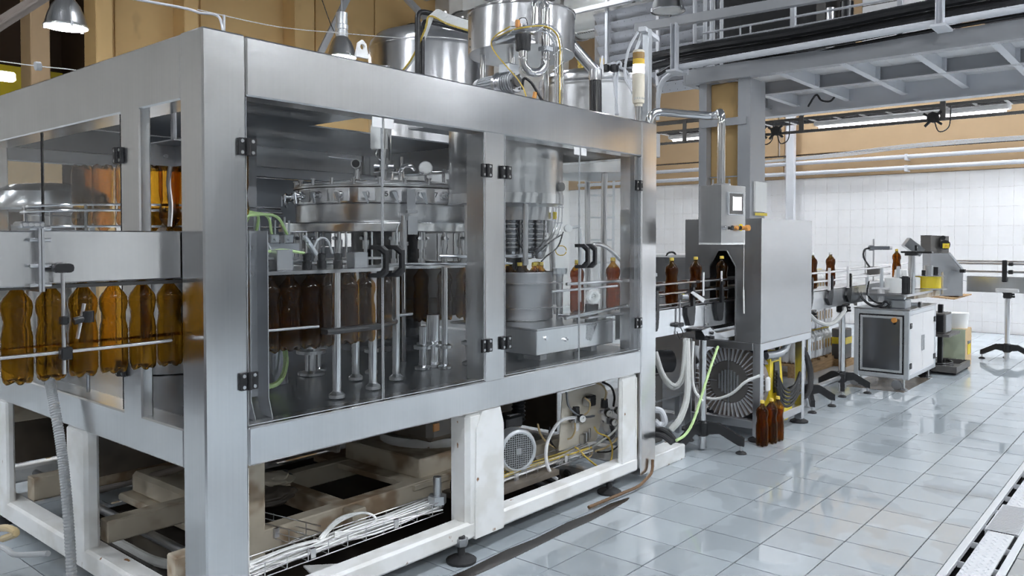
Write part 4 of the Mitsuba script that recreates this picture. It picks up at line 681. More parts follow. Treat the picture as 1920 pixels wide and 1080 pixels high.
# discharge side: bottle, star wheel edge, spray head
k = thing('air_knife', 'chrome air nozzle pipe slanting down toward the last bottle behind the fourth glass door', 'nozzle'); a_, b_, c_ = (4.144, 2.900, 1.460), (4.324, 2.900, 1.459), (4.553, 2.900, 1.336); part(k, 'pipe', tube([a_, (4.227, 2.900, 1.473), b_, (4.424, 2.900, 1.416), c_], .014, 12), 'chrome'); part(k, 'tip', cyl(c_, (4.593, 2.900, 1.314), .016, 12), 'black')
thing('spray_curtain', 'fine streaks of water falling behind the handle of the fourth glass door', 'water spray', None, [cyl(np.array((4.185, 2.920, 1.439)) + (.006 * i, -.004 * i, 0), np.array((4.150, 2.920, 1.180)) + (.012 * i, -.006 * i, -.02), .0012, 4) for i in range(9)], 'glass', kind='stuff')
k = thing('rotary_brush', 'round white wheel face on a guide rail behind the fourth glass door', 'wheel'); p = np.array((3.932, 2.720, 1.163)); v_ = np.array((-.62, -.78, 0)); part(k, 'rim', lathe([(.012, 0), (.018, .006), (.03, .008), (.034, .004), (.040, .004), (.044, 0), (.044, -.02), (0, -.02)], p, 28, v_), 'white_plastic'); part(k, 'knurl', [box(*(v for c, w in zip(p + .044 * (np.array((-.78, .62, 0)) * math.cos(t) + np.array((0, 0, 1)) * math.sin(t)), (.003, .003, .003)) for v in (c - w, c + w))) for t in np.linspace(0, 6.1, 22)], 'pale_plate', kind='stuff'); part(k, 'axle', cyl(p - v_ * .0, p - v_ * .1, .012, 10), 'dull_steel')
part(k, 'rail', [cyl((3.72, 2.76, 1.245), (4.42, 2.70, 1.245), .009, 8), cyl((3.5, 2.70, 1.215), (4.1, 2.66, 1.222), .007, 8), cyl((3.6, 2.68, 1.06), (4.4, 2.68, 1.10), .010, 8)], 'satin')
part(k, 'bracket', hull(*[np.array(q) + (0, t, 0) for q in ((3.895, 2.740, 1.120), (4.018, 2.740, 1.113), (4.007, 2.740, 1.000), (3.940, 2.740, 0.894), (3.885, 2.740, 0.912)) for t in (0, .012)]), 'black')
pb_ = (4.267, 2.800, 1.128)
bottle(pb_[0], pb_[1], 1.055, 'capped amber bottle standing alone behind the fourth glass door', None, fill=1, cap=1, rz=20); p2_ = (4.089, 2.950, 1.131); bottle(p2_[0], p2_[1], 1.04, 'wet capped bottle half hidden by the edge between the third and fourth doors', None, fill=1, cap=1, rz=70)
k = thing('discharge_star', 'black curved bottle guide at the outlet behind the fourth glass door', 'guide'); part(k, 'guide', tube([(4.094, 2.800, 1.039), (4.350, 2.850, 1.035), (4.569, 2.900, 0.992), (4.702, 2.950, 0.913)], .02, 8), 'black'); part(k, 'pillar', [cyl((4.12, 2.86, .83), (4.12, 2.86, 1.08), .02, 12), cyl((3.95, 2.86, .83), (3.95, 2.86, 1.04), .018, 12)], 'satin'); part(k, 'deck', box(3.86, 4.38, 2.70, 2.93, 1.035, 1.05, .003), 'satin')
# ---------------------------------------------------------------- bottle rinser (first bay, left)
RX, RY = 2.02, 4.05
rn = thing('bottle_rinser', 'bottle rinser with a domed lid and wire rails behind the short-side doors', 'rinser')
part(rn, 'dome', lathe([(.30, 1.66), (.31, 1.67), (.31, 1.70), (.28, 1.76), (.20, 1.80), (0, 1.82)], (1.73, 4.85, 0), 40), 'satin'); part(rn, 'dome_stand', cyl((1.73, 4.85, .83), (1.73, 4.85, 1.66), .12, 24), 'satin'); part(rn, 'drum', cyl((RX, RY, .83), (RX, RY, 1.66), .20, 32), 'satin'); part(rn, 'gripper_ring', lathe([(.54, 1.50), (.62, 1.50), (.62, 1.52), (.54, 1.52)], (RX, RY, 0), 48, cap=False), 'dull_steel')
for z, r in ((1.655, .66), (1.63, .67), (1.56, .66)): part(rn, 'wire_rail', tube([(RX + r * math.cos(a), RY + r * math.sin(a), z) for a in np.linspace(PI * .62, PI * 1.62, 24)], .006, 6, 2), 'chrome')
parts(rn, 'support_rod', [cyl((RX + .66 * math.cos(a), RY + .66 * math.sin(a), .83), (RX + .66 * math.cos(a), RY + .66 * math.sin(a), 1.66), .008, 8) for a in (2.2, 3.0, 3.7, 4.4)], 'chrome')
for i in range(15):
    a = math.radians(120 + i * 10.5)
    if i < 8: continue
    bottle(RX + .58 * math.cos(a), RY + .58 * math.sin(a), 1.84, 'empty amber bottle held upside down in the rinser, ' + ORD[i - 8] + ' around from the hinged door', 'upside-down bottles in the rinser', flip=True, rz=15 * i)
p = np.array((1.696, 3.416, 1.757)); bottle(p[0], p[1], 1.855, 'empty amber bottle held upside down in the open slot beside the corner post', 'upside-down bottles in the open slot', flip=True); bottle(p[0] + .10, p[1] - .07, 1.855, 'empty amber bottle held upside down in the open slot beside the corner post', 'upside-down bottles in the open slot', flip=True)
k = thing('slot_bracket', 'folded steel bracket with bolts above the upside-down bottles in the open slot', 'bracket'); q = np.array((1.575, 3.253, 1.847)); part(k, 'angle', [box(q[0] - .04, q[0] + .06, q[1] - .005, q[1] + .001, q[2] - .04, q[2] + .045), box(q[0] + .06, q[0] + .066, q[1] - .2, q[1], q[2] - .04, q[2] + .045), box(q[0] - .04, q[0] + .066, q[1] - .2, q[1], q[2] + .045, q[2] + .05), cyl((q[0] + .01, q[1] - .1, q[2] + .05), (q[0] + .01, q[1] - .1, 2.1), .012, 10)], 'dull_steel'); part(k, 'bolt', [cyl((q[0] + .02, q[1] - .006, q[2]), (q[0] + .02, q[1] - .016, q[2]), .009, 10)], 'chrome'); part(k, 'finger', [tube([np.array((1.631, 3.264, 1.835)), np.array((1.635, 3.302, 1.748)), np.array((1.649, 3.313, 1.647)), np.array((1.644, 3.315, 1.557))], .010, 8)], 'chrome')
cb = thing('cardboard_box', 'open brown cardboard box seen through the doors of the short side', 'box'); p = np.array((2.275, 6.912, 2.120)); part(cb, 'body', box(p[0] - .2, p[0] + .2, p[1] - .2, p[1] + .2, 1.9, 2.12), 'cardboard'); part(cb, 'flap', hull((p[0] - .2, p[1] - .2, 2.12), (p[0] + .2, p[1] - .2, 2.12), (p[0] - .2, p[1] - .27, 2.2), (p[0] + .2, p[1] - .27, 2.2), (p[0] - .2, p[1] - .195, 2.12)), 'cardboard'); thing('shelf_rack', 'plain steel rack holding the cardboard box behind the machine', 'rack', None, [box(p[0] - .4, p[0] + .4, p[1] - .3, p[1] + .3, 1.87, 1.9), *[box(p[0] + sx * .38 - .02, p[0] + sx * .38 + .02, p[1] + sy * .28 - .02, p[1] + sy * .28 + .02, 0, 1.87) for sx in (-1, 1) for sy in (-1, 1)]], 'dull_steel')
k = thing('step_ladder', 'aluminium step ladder standing beyond the machine, seen through the fourth glass door', 'ladder'); L0, L1 = np.array((8.616, 5.911, 1.015)), np.array((9.107, 6.164, 2.553)); L0[2] = 0.0; sd = np.array((math.sin(YAW), -math.cos(YAW), 0)) * .17
for s in (-1, 1): part(k, 'stile', bar(L0 + sd * s * 1.2, L1 + sd * s, .03, .06), 'alu')
for i in range(8): 
    c = L0 + (L1 - L0) * (i + 1) / 8.5; part(k, 'step', bar(c - sd, c + sd, .06, .025), 'alu')
# ---------------------------------------------------------------- on the machine roof
hp = thing('cap_hopper', 'round stainless cap hopper standing on legs on the machine roof', 'hopper')
HX, HY = 3.84, 3.20
part(hp, 'drum', lathe([(.0, 2.64), (.328, 2.64), (.33, 2.643), (.33, 2.885), (.328, 2.89), (0, 2.89)], (HX, HY, 0), 64), 'satin'); part(hp, 'rim', lathe([(.33, 2.88), (.337, 2.88), (.337, 2.89), (.30, 2.892)], (HX, HY, 0), 64, cap=False), 'chrome'); part(hp, 'feed_motor', [cyl((HX, HY, 2.89), (HX, HY, 3.03), .16, 32), cyl((HX + .05, HY - .02, 3.02), (HX + .05, HY - .02, 3.12), .19, 28)], 'dark_paint'); part(hp, 'collar', lathe([(.24, 2.89), (.24, 2.93), (.17, 2.95)], (HX, HY, 0), 40), 'pale_plate')
for a in (2.45, 3.6, 4.5, 5.6, 1.0): part(hp, 'leg', cyl((HX + .24 * math.cos(a), HY + .24 * math.sin(a), 2.19), (HX + .24 * math.cos(a), HY + .24 * math.sin(a), 2.645), .018, 14), 'chrome')
part(hp, 'roof_plate', box(3.35, 4.28, 2.68, 3.7, 2.18, 2.192), 'dull_steel')
part(hp, 'rivet', [cyl((HX + .329 * math.cos(a), HY + .329 * math.sin(a), z), (HX + .335 * math.cos(a), HY + .335 * math.sin(a), z), .006, 8) for a in (2.62, 5.30) for z in (2.67, 2.72, 2.86)], 'dark_steel', kind='stuff')
D0 = np.array((math.cos(YAW), math.sin(YAW), 0)); R0 = np.array((math.sin(YAW), -math.cos(YAW), 0)); nf = np.array((HX, HY, 0)) - D0 * .36     # the side of the hopper that faces the camera
def hpt(dx, z, dep=0): return nf + R0 * dx + D0 * (dep + (.33 - math.sqrt(max(.33 ** 2 - dx * dx, 0)))) + (0, 0, z)
bp = thing('blow_pipe', 'chrome swan-neck pipe curling down the front of the round hopper', 'pipe'); cx_ = .135
part(bp, 'swan_neck', pipe([hpt(.075, 2.73, -.03), hpt(.075, 2.875, -.03), hpt(.135, 2.875, -.05), hpt(.135, 2.56, -.05)], .024, .05, 14), 'chrome'); part(bp, 'u_bend', pipe([hpt(.135, 2.60, -.05), hpt(.135, 2.455, -.05), hpt(.005, 2.455, -.05), hpt(.005, 2.60, -.05)], .025, .075, 14), 'chrome'); part(bp, 'sleeve', lathe([(.026, 2.575), (.042, 2.58), (.046, 2.64), (.046, 2.668), (.03, 2.67)], hpt(.005, 0, -.05), 24), 'black'); part(bp, 'clamp', [box(*(v for c, w in zip(hpt(.135, 2.592, -.06), (.03, .03, .012)) for v in (c - w, c + w)))], 'galv')
part(bp, 'weld_ring', [lathe([(.025, z), (.027, z + .002), (.027, z + .006), (.025, z + .008)], hpt(dx, 0, -.05), 20, cap=False) for dx, z in ((.005, 2.53), (.135, 2.53), (.135, 2.82))], 'satin', kind='stuff')
ct = thing('cap_track', 'curved cap track with brass-coloured guides running along the hopper front and down into the machine', 'track')
TP = spline([hpt(-.16, 2.66, -.02), hpt(-.06, 2.69, -.04), hpt(.06, 2.705, -.06), hpt(.13, 2.70, -.08), hpt(.185, 2.665, -.08), hpt(.205, 2.60, -.06), hpt(.205, 2.5, -.06), hpt(.205, 2.2, -.06)], 6)
for o, mt in ((np.array((0, 0, 0)), 'satin'), (R0 * .014 + (0, 0, .012), 'yellow_hose'), (-R0 * .014 - (0, 0, .012), 'satin'), (R0 * .028 + (0, 0, .02), 'satin')): part(ct, 'rail', tube(TP + o, .0045, 6, 1), mt)
part(ct, 'cross_tie', [tube([q - R0 * .025 - (0, 0, .02), q + R0 * .035 + (0, 0, .03)], .004, 5) for q in TP[6::5]], 'satin', kind='stuff'); part(ct, 'side_plate', hull(*[q + R0 * .035 + (0, 0, z) + D0 * t for q in (hpt(.205, 2.2, -.06), hpt(.205, 2.56, -.06)) for z in (0,) for t in (0, .05)], hpt(.245, 2.2, -.05), hpt(.245, 2.55, -.05)), 'galv'); part(ct, 'bracket', [hull(*[hpt(a_, z, -.03) + D0 * t for a_, z in ((-.17, 2.655), (-.02, 2.695), (-.02, 2.67), (-.15, 2.63)) for t in (0, .01)])], 'galv')
k = thing('cap_sensor', 'small orange and white sensor bracket on the cap track', 'sensor'); part(k, 'white_block', box(*(v for c, w in zip(hpt(-.05, 2.735, -.03), (.014, .014, .014)) for v in (c - w, c + w)), .002), 'white_plastic'); part(k, 'orange_tag', box(*(v for c, w in zip(hpt(-.025, 2.735, -.035), (.010, .010, .022)) for v in (c - w, c + w)), .002), 'orange'); part(k, 'steel_block', box(*(v for c, w in zip(hpt(.0, 2.725, -.03), (.013, .013, .012)) for v in (c - w, c + w)), .002), 'satin'); part(k, 'wire_loop', tube([hpt(-.02, 2.75, -.03), hpt(-.01, 2.765, -.04), hpt(.02, 2.765, -.04), hpt(.03, 2.735, -.03), hpt(.03, 2.70, -.04)], .002, 5), 'black')
thing('yellow_cable', 'yellow cable hanging from the cap track down behind the top beam', 'cable', None, tube([hpt(-.07, 2.72, -.04), hpt(-.15, 2.68, -.03), hpt(-.178, 2.64, -.02), hpt(-.15, 2.57, -.05), hpt(-.08, 2.48, -.06), hpt(-.02, 2.41, -.05), hpt(.02, 2.33, -.05), hpt(.04, 2.2, -.02)], .004, 6), 'yellow_hose')
thing('black_cable', 'black cable with an orange sleeve drooping below the swan-neck pipe', 'cable', None, tube([hpt(.0, 2.36, -.04), hpt(.01, 2.42, -.05), hpt(.05, 2.40, -.05), hpt(.09, 2.34, -.05), hpt(.14, 2.26, -.04), hpt(.17, 2.19, -.03)], .008, 8), 'black'); thing('orange_sleeve', 'orange sleeve on the drooping black cable', 'sleeve', None, cyl(hpt(.075, 2.345, -.05), hpt(.065, 2.29, -.05), .012, 10), 'orange')
mo = thing('finned_motor', 'small horizontal finned motor under the round hopper', 'motor'); m0, m1 = hpt(-.27, 2.42, .16), hpt(.02, 2.43, .02); md = (m1 - m0) / np.linalg.norm(m1 - m0)
part(mo, 'fan_cover', lathe([(0, 0), (.05, .005), (.062, .02), (.065, .05)], m0, 28, md), 'grey_plastic'); part(mo, 'body', cyl(m0 + md * .05, m0 + md * .19, .055, 24), 'galv'); part(mo, 'fin', [bar(m0 + md * .06 + o, m0 + md * .18 + o, .006, .006) for o in [.062 * (np.cross(md, (0, 0, 1)) * math.cos(t) + np.array((0, 0, 1)) * math.sin(t)) for t in np.linspace(0, 6, 20)]], 'galv', kind='stuff'); part(mo, 'flange', [cyl(m0 + md * .19, m0 + md * .21, .075, 28), cyl(m0 + md * .21, m0 + md * .23, .06, 24)], 'satin'); part(mo, 'gearbox', [cyl(m0 + md * .23, m0 + md * .33, .06, 20), *[lathe([(.06, .24 + .018 * i), (.066, .242 + .018 * i), (.066, .25 + .018 * i), (.06, .252 + .018 * i)], m0, 24, md, cap=False) for i in range(5)]], 'dull_steel'); part(mo, 'end_cap', [cyl(m0 + md * .33, m0 + md * .345, .034, 20), *[cyl(m0 + md * .33 + .046 * (np.cross(md, (0, 0, 1)) * math.cos(t) + np.array((0, 0, 1)) * math.sin(t)), m0 + md * .337 + .046 * (np.cross(md, (0, 0, 1)) * math.cos(t) + np.array((0, 0, 1)) * math.sin(t)), .006, 8) for t in np.linspace(0, 5.2, 6)]], 'dark_paint', kind='stuff'); part(mo, 'terminal_box', [box(*(v for c, w in zip(m0 + md * .27 + (0, 0, .08), (.05, .04, .03)) for v in (c - w, c + w)), .006)], 'galv'); part(mo, 'drip_valve', [cyl(m0 + md * .28 + (0, 0, -.1), m0 + md * .28 + (0, 0, -.05), .012, 10), cyl(m0 + md * .28 + (0, 0, -.09), m0 + md * .28 + (0, 0, -.07), .022, 12)], 'satin'); part(mo, 'pedestal', cyl(m0 + md * .14 + (0, 0, -.23), m0 + md * .14 + (0, 0, -.05), .03, 10), 'dull_steel')
rp = thing('roof_pipe', 'slanting steel pipe running from behind the hopper down to a black upright pipe', 'pipe'); part(rp, 'tube', cyl((4.549, 3.351, 2.881), (4.666, 3.205, 2.672), .040, 20), 'satin'); part(rp, 'upright', cyl((4.662, 3.211, 2.687), np.array((4.658, 3.204, 2.377)), .043, 20), 'black'); part(rp, 'elbow', [lathe([(.044, -.02), (.047, 0), (.047, .05), (.044, .06)], (4.661, 3.210, 2.635), 24)], 'satin'); part(rp, 'end_tab', hull(*[np.array(q) + D0 * t for q in ((4.676, 3.194, 2.657), (4.693, 3.179, 2.791), (4.700, 3.170, 2.791), (4.700, 3.165, 2.657)) for t in (0, .01)]), 'satin')
# process tanks behind the machine
tk = thing('process_tank', 'tall bright steel tank with a domed top behind the top beam', 'tank'); tx, ty = 7.2, 7.5
part(tk, 'shell', lathe([(.8, .3), (.8, 3.86), (.795, 3.90)], (tx, ty, 0), 72, cap=False), 'satin'); part(tk, 'dome', lathe([(.795, 3.90), (.80, 3.92), (.78, 4.0), (.70, 4.08), (.5, 4.15), (.25, 4.18), (0, 4.19)], (tx, ty, 0), 72), 'satin'); part(tk, 'leg', [cyl((tx + .6 * math.cos(a), ty + .6 * math.sin(a), 0), (tx + .6 * math.cos(a), ty + .6 * math.sin(a), .6), .05, 12) for a in (.8, 2.4, 3.9, 5.5)], 'satin', kind='stuff'); part(tk, 'nozzle', box(*(v for c, w in zip((6.508, 7.405, 3.737), (.03, .03, .03)) for v in (c - w, c + w))), 'pale_plate'); part(tk, 'handle', [tube([(tx - .25 + .3 * i, ty - .5, 4.12), (tx - .25 + .3 * i, ty - .5, 4.25), (tx - .2 + .3 * i, ty - .45, 4.30)], .018, 8) for i in range(2)], 'pale_plate')
k = thing('process_tank', 'lower steel tank with a rounded shoulder behind the hopper legs', 'tank'); sx_, sy_ = 6.85, 4.70
part(k, 'shell', lathe([(0, 2.1), (.6, 2.15), (.6, 3.0), (.605, 3.01), (.605, 3.03), (.59, 3.04)], (sx_, sy_, 0), 64, cap=False), 'soft_steel'); part(k, 'dome', lathe([(.59, 3.04), (.60, 3.06), (.595, 3.11), (.54, 3.16), (.4, 3.19), (0, 3.21)], (sx_, sy_, 0), 64), 'satin'); part(k, 'fitting', [cyl((sx_ - .35, sy_ - .05, 3.19), (sx_ - .35, sy_ - .05, 3.29), .03, 12), cyl((sx_ - .42, sy_ - .1, 3.25), (sx_ - .28, sy_ - .0, 3.28), .035, 12), cyl((sx_ - .2, sy_ - .2, 3.19), (sx_ - .2, sy_ - .2, 3.3), .022, 10)], 'yellow_hose'); part(k, 'leg', [cyl((sx_ + .4 * math.cos(a), sy_ + .4 * math.sin(a), 0), (sx_ + .5 * math.cos(a), sy_ + .5 * math.sin(a), 2.2), .03, 12) for a in (.8, 2.4, 3.9, 5.5)], 'satin', kind='stuff')
for i, a in enumerate((((5.816, 3.873, 2.995), (5.847, 3.839, 3.027), (5.870, 3.810, 2.981), (5.861, 3.815, 2.834), (5.599, 3.648, 2.534)), ((5.834, 3.852, 2.972), (5.877, 3.804, 3.036), (5.888, 3.789, 2.999), (5.851, 3.830, 2.926), (5.607, 3.638, 2.534)), ((5.801, 3.891, 3.008), (5.846, 3.838, 3.008), (5.920, 3.750, 2.949), (5.518, 3.440, 2.673)), ((5.555, 3.415, 3.164), (5.502, 3.471, 3.014), (5.482, 3.488, 2.822), (5.432, 3.386, 2.667)))): thing('white_cable', 'pale cable draped over the lower tank beside the signal tower', 'cable', 'pale cables on the lower tank', tube(a, .012, 6), 'light_grey')
for i, p in enumerate(((5.759, 3.862, 2.970), (5.809, 3.803, 2.970))): thing('black_connector', 'black plug connector on the lower tank', 'connector', 'black connectors on the lower tank', box(*(v for c, w in zip(p, (.03, .03, .03)) for v in (c - w, c + w)), .008), 'black')
# insulated pipes and cable bundle in front of the tank
bk = thing('insulated_pipe', 'outer thick black insulated pipe standing up behind the top beam', 'pipe'); put(bk, pipe([(4.266, 4.601, 2.698), (4.276, 4.610, 3.277), (4.692, 4.429, 3.240), (5.055, 4.312, 3.215)], .021, .06, 12), 'black')
bk = thing('insulated_pipe', 'inner black insulated pipe beside the cable bundle behind the top beam', 'pipe'); put(bk, pipe([(4.324, 4.609, 2.708), (4.334, 4.617, 3.216), (4.728, 4.463, 3.176), (5.053, 4.311, 3.154)], .017, .05, 12), 'black')
for i in range(7): thing('bundle_cable', 'white cable in the bundle draped over the black insulated pipes' if i else 'yellow cable in the bundle draped over the black insulated pipes', 'cable', 'white cables over the black pipes' if i else None, tube([np.array((4.285, 4.889, 2.780)) + (.01 * i, 0, .006 * i), np.array((4.308, 4.713, 2.928)) + (.012 * i, 0, .01 * i), np.array((4.311, 4.563, 3.132)) + (.01 * i, 0, .01 * i), np.array((4.337, 4.537, 3.235)) + (.012 * i, 0, .01 * i), np.array((4.428, 4.429, 3.202)) + (0, 0, .012 * i - .03), np.array((4.618, 4.359, 3.171)) + (0, 0, .012 * i - .03)], .0075, 6), 'white_plastic' if i else 'yellow_hose')
# ---------------------------------------------------------------- signal tower and control arm
st = thing('signal_tower', 'signal tower with amber, yellow and glowing white segments on the machine corner', 'signal light'); s0 = np.array((4.27, 2.68, 0)); sz = lambda py: 1.5 + (450 - py) / 1500 * 4.92
s0 = np.array((4.333, 2.658, 2.300)); s0[2] = 0
Zt = lambda py: 1.5 + (450 - py) / 1500 * 5.0
part(st, 'pole', cyl(s0 + (0, 0, 2.2), s0 + (0, 0, Zt(196)), .021, 16), 'chrome'); part(st, 'socket', cyl(s0 + (0, 0, Zt(200)), s0 + (0, 0, Zt(192)), .026, 16), 'tower_white'); part(st, 'base', lathe([(.036, Zt(194)), (.038, Zt(190)), (.039, Zt(140)), (.037, Zt(139))], s0, 28), 'tower_white')
w_ = part(st, 'white_lens', cyl(s0 + (0, 0, Zt(138)), s0 + (0, 0, Zt(122)), .0375, 28), 'white_plastic'); scene[w_]['emitter'] = glow((9, 9.2, 9))
part(st, 'yellow_lens', cyl(s0 + (0, 0, Zt(122)), s0 + (0, 0, Zt(112)), .037, 28), 'yellow_lens'); part(st, 'amber_lens', cyl(s0 + (0, 0, Zt(112)), s0 + (0, 0, Zt(100)), .037, 28), 'amber_lens'); part(st, 'cap', lathe([(.037, Zt(100)), (.037, Zt(97.5)), (.03, Zt(95)), (0, Zt(94.5))], s0, 28), 'tower_white'); part(st, 'grille', [box(*(v for c, w in zip(s0 + .0385 * np.array((math.cos(t), math.sin(t), 0)) + (0, 0, Zt(186)), (.0015, .0015, .006)) for v in (c - w, c + w))) for t in np.linspace(3.0, 5.2, 9)], 'grey_plastic', kind='stuff')
up_ = thing('upright_strut', 'pale square steel strut rising behind the signal tower to a cross arm', 'strut'); q0, q1 = np.array((4.890, 2.930, 2.321)), np.array((4.902, 2.940, 2.970)); part(up_, 'post', box(q0[0] - .025, q0[0] + .025, q0[1] - .025, q0[1] + .025, 0, q1[2], .003), 'galv'); part(up_, 'cross_arm', [bar((4.793, 2.913, 2.952), (5.207, 3.046, 2.978), .05, .03), bar((4.885, 2.960, 2.963), (4.848, 2.998, 2.821), .02, .02)], 'light_grey')
cpn = thing('control_panel', 'stainless control box with a lit screen hanging from a chrome arm', 'control panel')
# arm from the end post: up, across, down to the box
A0 = np.array((4.45, 2.66, 0)); 
b0 = (5.250, 2.543, 1.875)
bw = 5.25
part(cpn, 'arm', pipe([(4.43, 2.64, 2.16), (4.43, 2.64, 2.315), (4.9, 2.42, 2.315), np.array(((4.706, 2.280, 1.853)[0], (4.706, 2.280, 1.853)[1], 2.315)), np.array((4.706, 2.280, 1.853))], .0255, .085, 16), 'chrome')
ctr = np.array((4.706, 2.280, 1.853)); part(cpn, 'arm_flange', [lathe([(.0, 0), (.06, 0), (.06, .012), (.03, .016)], ctr + (0, 0, -.012), 24), *[cyl(ctr + (.05 * math.cos(t), .05 * math.sin(t), -.01), ctr + (.05 * math.cos(t), .05 * math.sin(t), .03), .007, 8) for t in (.5, 2.1, 3.6, 5.2)]], 'satin')
part(cpn, 'end_post_bracket', [box(4.41, 4.47, 2.58, 2.70, 2.02, 2.17, .004), cyl((4.43, 2.64, 2.1), (4.43, 2.64, 2.2), .03, 14)], 'galv')
cz0, cz1 = ctr[2] - .37, ctr[2] - .012
fxy = lambda px, d: np.array((0.761, 0.649, 1.500)) * 0 + np.array((0, 0, 0))
c0, cL, cR = np.array((4.587, 2.220, 1.467)), np.array((4.616, 2.386, 1.466)), np.array((4.845, 2.180, 1.466))
c0[2] = cL[2] = cR[2] = 0
cB = cL + cR - c0
def prism(poly, z0, z1): return ext(Polygon([p[:2] for p in poly]) if Polygon([p[:2] for p in poly]).exterior.is_ccw else Polygon([p[:2] for p in poly][::-1]), z1 - z0, (0, 0, z0), (1, 0, 0), (0, 1, 0))
part(cpn, 'box', prism([c0, cR, cB, cL], cz0, cz1), 'steel', smooth=False)
fu = (cR - c0); fw_ = np.linalg.norm(fu); fu /= fw_; fn_ = np.cross(fu, (0, 0, 1))
def fpl(a, b, z0, z1, t, b0_=0.0): return hull(*[c0 + fu * (s * fw_) + fn_ * d + (0, 0, z) for s in (a, b) for z in (z0, z1) for d in (b0_, t)])
H_ = cz1 - cz0
part(cpn, 'screen_bezel', fpl(.24, .86, cz0 + .48 * H_, cz0 + .88 * H_, .012), 'grey_plastic'); scr = part(cpn, 'screen', fpl(.40, .76, cz0 + .565 * H_, cz0 + .80 * H_, .0135, .011), 'white_plastic', 'glowing white screen'); scene[scr]['emitter'] = glow((2.6, 2.9, 3.0))
part(cpn, 'screen_border', fpl(.27, .83, cz0 + .50 * H_, cz0 + .86 * H_, .0125, .011), 'dark_paint')
for s, mt, r, L in ((.12, 'chrome', .012, .02), (.30, 'black', .015, .03), (.52, 'orange', .012, .03), (.64, 'black', .013, .03), (.84, 'orange', .019, .055)):
    q = c0 + fu * s * fw_ + (0, 0, cz0 + .26 * H_); part(cpn, 'push_button', [cyl(q, q + fn_ * L * .6, r * .7, 14), cyl(q + fn_ * L * .6, q + fn_ * L, r, 14)], mt)
q = c0 + fu * .80 * fw_ + (0, 0, cz0 + .27 * H_); part(cpn, 'yellow_ring', cyl(q, q + fn_ * .006, .022, 16), 'yellow')
part(cpn, 'drip_film', [prism([c0 * .98 + cB * .02, cR, cB, cL], cz0 - .012, cz0)], 'white_plastic')
thing('hanging_string', 'white pull cord hanging below the control box in front of the steel tunnel', 'cord', None, [tube([c0 + fu * .88 * fw_ + fn_ * .012 + (0, 0, cz0 + .02), c0 + fu * .88 * fw_ + fn_ * .012 + (0, 0, cz0 - .32)], .0022, 6), tube([c0 + fu * .88 * fw_ + fn_ * .012 + (0, 0, cz0 - .30), c0 + fu * .90 * fw_ + fn_ * .012 + (0, 0, cz0 - .45)], .0055, 8)], 'white_plastic')
thing('riser_conduit', 'thin grey conduit standing along the end post of the enclosure', 'conduit', None, [cyl((4.43, 2.60, .05), (4.43, 2.60, 2.05), .010, 10), cyl((4.43, 2.60, 1.27), (4.43, 2.60, 1.29), .022, 10)], 'grey_paint')
k = thing('hanging_canister', 'small pale canister hanging above the filler bowl behind the door gap', 'canister'); q = np.array((3.104, 3.700, 2.107)); part(k, 'can', lathe([(0, -.07), (.035, -.07), (.04, -.06), (.04, .06), (.034, .075), (0, .08)], q, 20), 'white_plastic'); part(k, 'hook', [tube([q + (0, 0, -.07), q + (-.01, 0, -.11), q + (.03, 0, -.13), q + (.05, 0, -.10)], .005, 6), cyl(q + (0, 0, .08), (q[0], q[1], 2.3), .008, 8)], 'satin')
# ---------------------------------------------------------------- discharge conveyor, tunnel, stands
CY0, CY1, CZ = 2.675, 2.80, 1.045
oc = thing('slat_conveyor', 'stainless conveyor carrying capped bottles from the enclosure into the steel tunnel', 'conveyor')
jx = 5.290
part(oc, 'side_plate', box(4.30, jx - .005, CY0 - .004, CY0, .862, 1.035), 'steel', smooth=False); part(oc, 'side_plate', box(jx + .005, 7.05, CY0 - .004, CY0, .870, 1.035), 'steel', smooth=False); part(oc, 'side_plate', box(4.30, 7.05, CY1, CY1 + .004, .862, 1.035), 'dull_steel')
part(oc, 'splice_plate', box(jx - .035, jx + .035, CY0 - .01, CY0 - .004, .875, 1.03, .002), 'satin'); part(oc, 'bolt', [cyl((jx + dx, CY0 - .01, z), (jx + dx, CY0 - .017, z), .008, 10) for dx in (-.02, .02) for z in (.895, 1.01)], 'satin', kind='stuff')
part(oc, 'return_tray', box(4.3, 7.05, CY0, CY1, .87, .874), 'dull_steel')
slat = mesh_dict(box(.0, .0365, CY0 + .012, CY1 - .012, CZ - .006, CZ, .001), 'satin', smooth=False)
for i in range(74): part(oc, 'chain_slat', slat, None, to_world=at(4.30 + i * .038, 0, 0))
for z in (1.14, 1.205): 
    part(oc, 'guide_rail', cyl((4.32, CY0 + .005, z), (6.9, CY0 + .005, z), .0075, 10), 'satin'); part(oc, 'guide_rail', cyl((4.32, CY1 - .0, z), (6.9, CY1 - .0, z), .0075, 10), 'satin')
part(oc, 'wear_strip', [cyl((4.33, CY0 + .0, 1.07), (5.6, CY0 + .0, 1.07), .006, 8)], 'satin')
part(oc, 'rail_joint', [cyl((x, CY0 + .005, z), (x + .05, CY0 + .005, z), .0115, 10) for x, z in ((5.14, 1.205), (5.5, 1.205), (5.45, 1.14))], 'black', kind='stuff')
for bx, _, _ in [(4.533, 2.655, 1.120), (5.031, 2.655, 1.092), (5.475, 2.655, 1.068)]:
    k = part(oc, 'rail_bracket', [ext([(-.062, 1.035), (-.062, .985), (-.02, .905), (.03, .905), (.045, .93), (.055, 1.0), (.055, 1.10), (.045, 1.17), (.02, 1.17), (.02, 1.04)], .022, (bx, 2.672, 0), (1, 0, 0), (0, 0, 1))], 'black'); put(numbered(k + '__knob'), [cyl((bx + .04, 2.655, 1.17), (bx + .04, 2.655, 1.195), .018, 12), cyl((bx + .03, 2.66, 1.13), (bx + .1, 2.64, 1.13), .006, 8)], 'black')
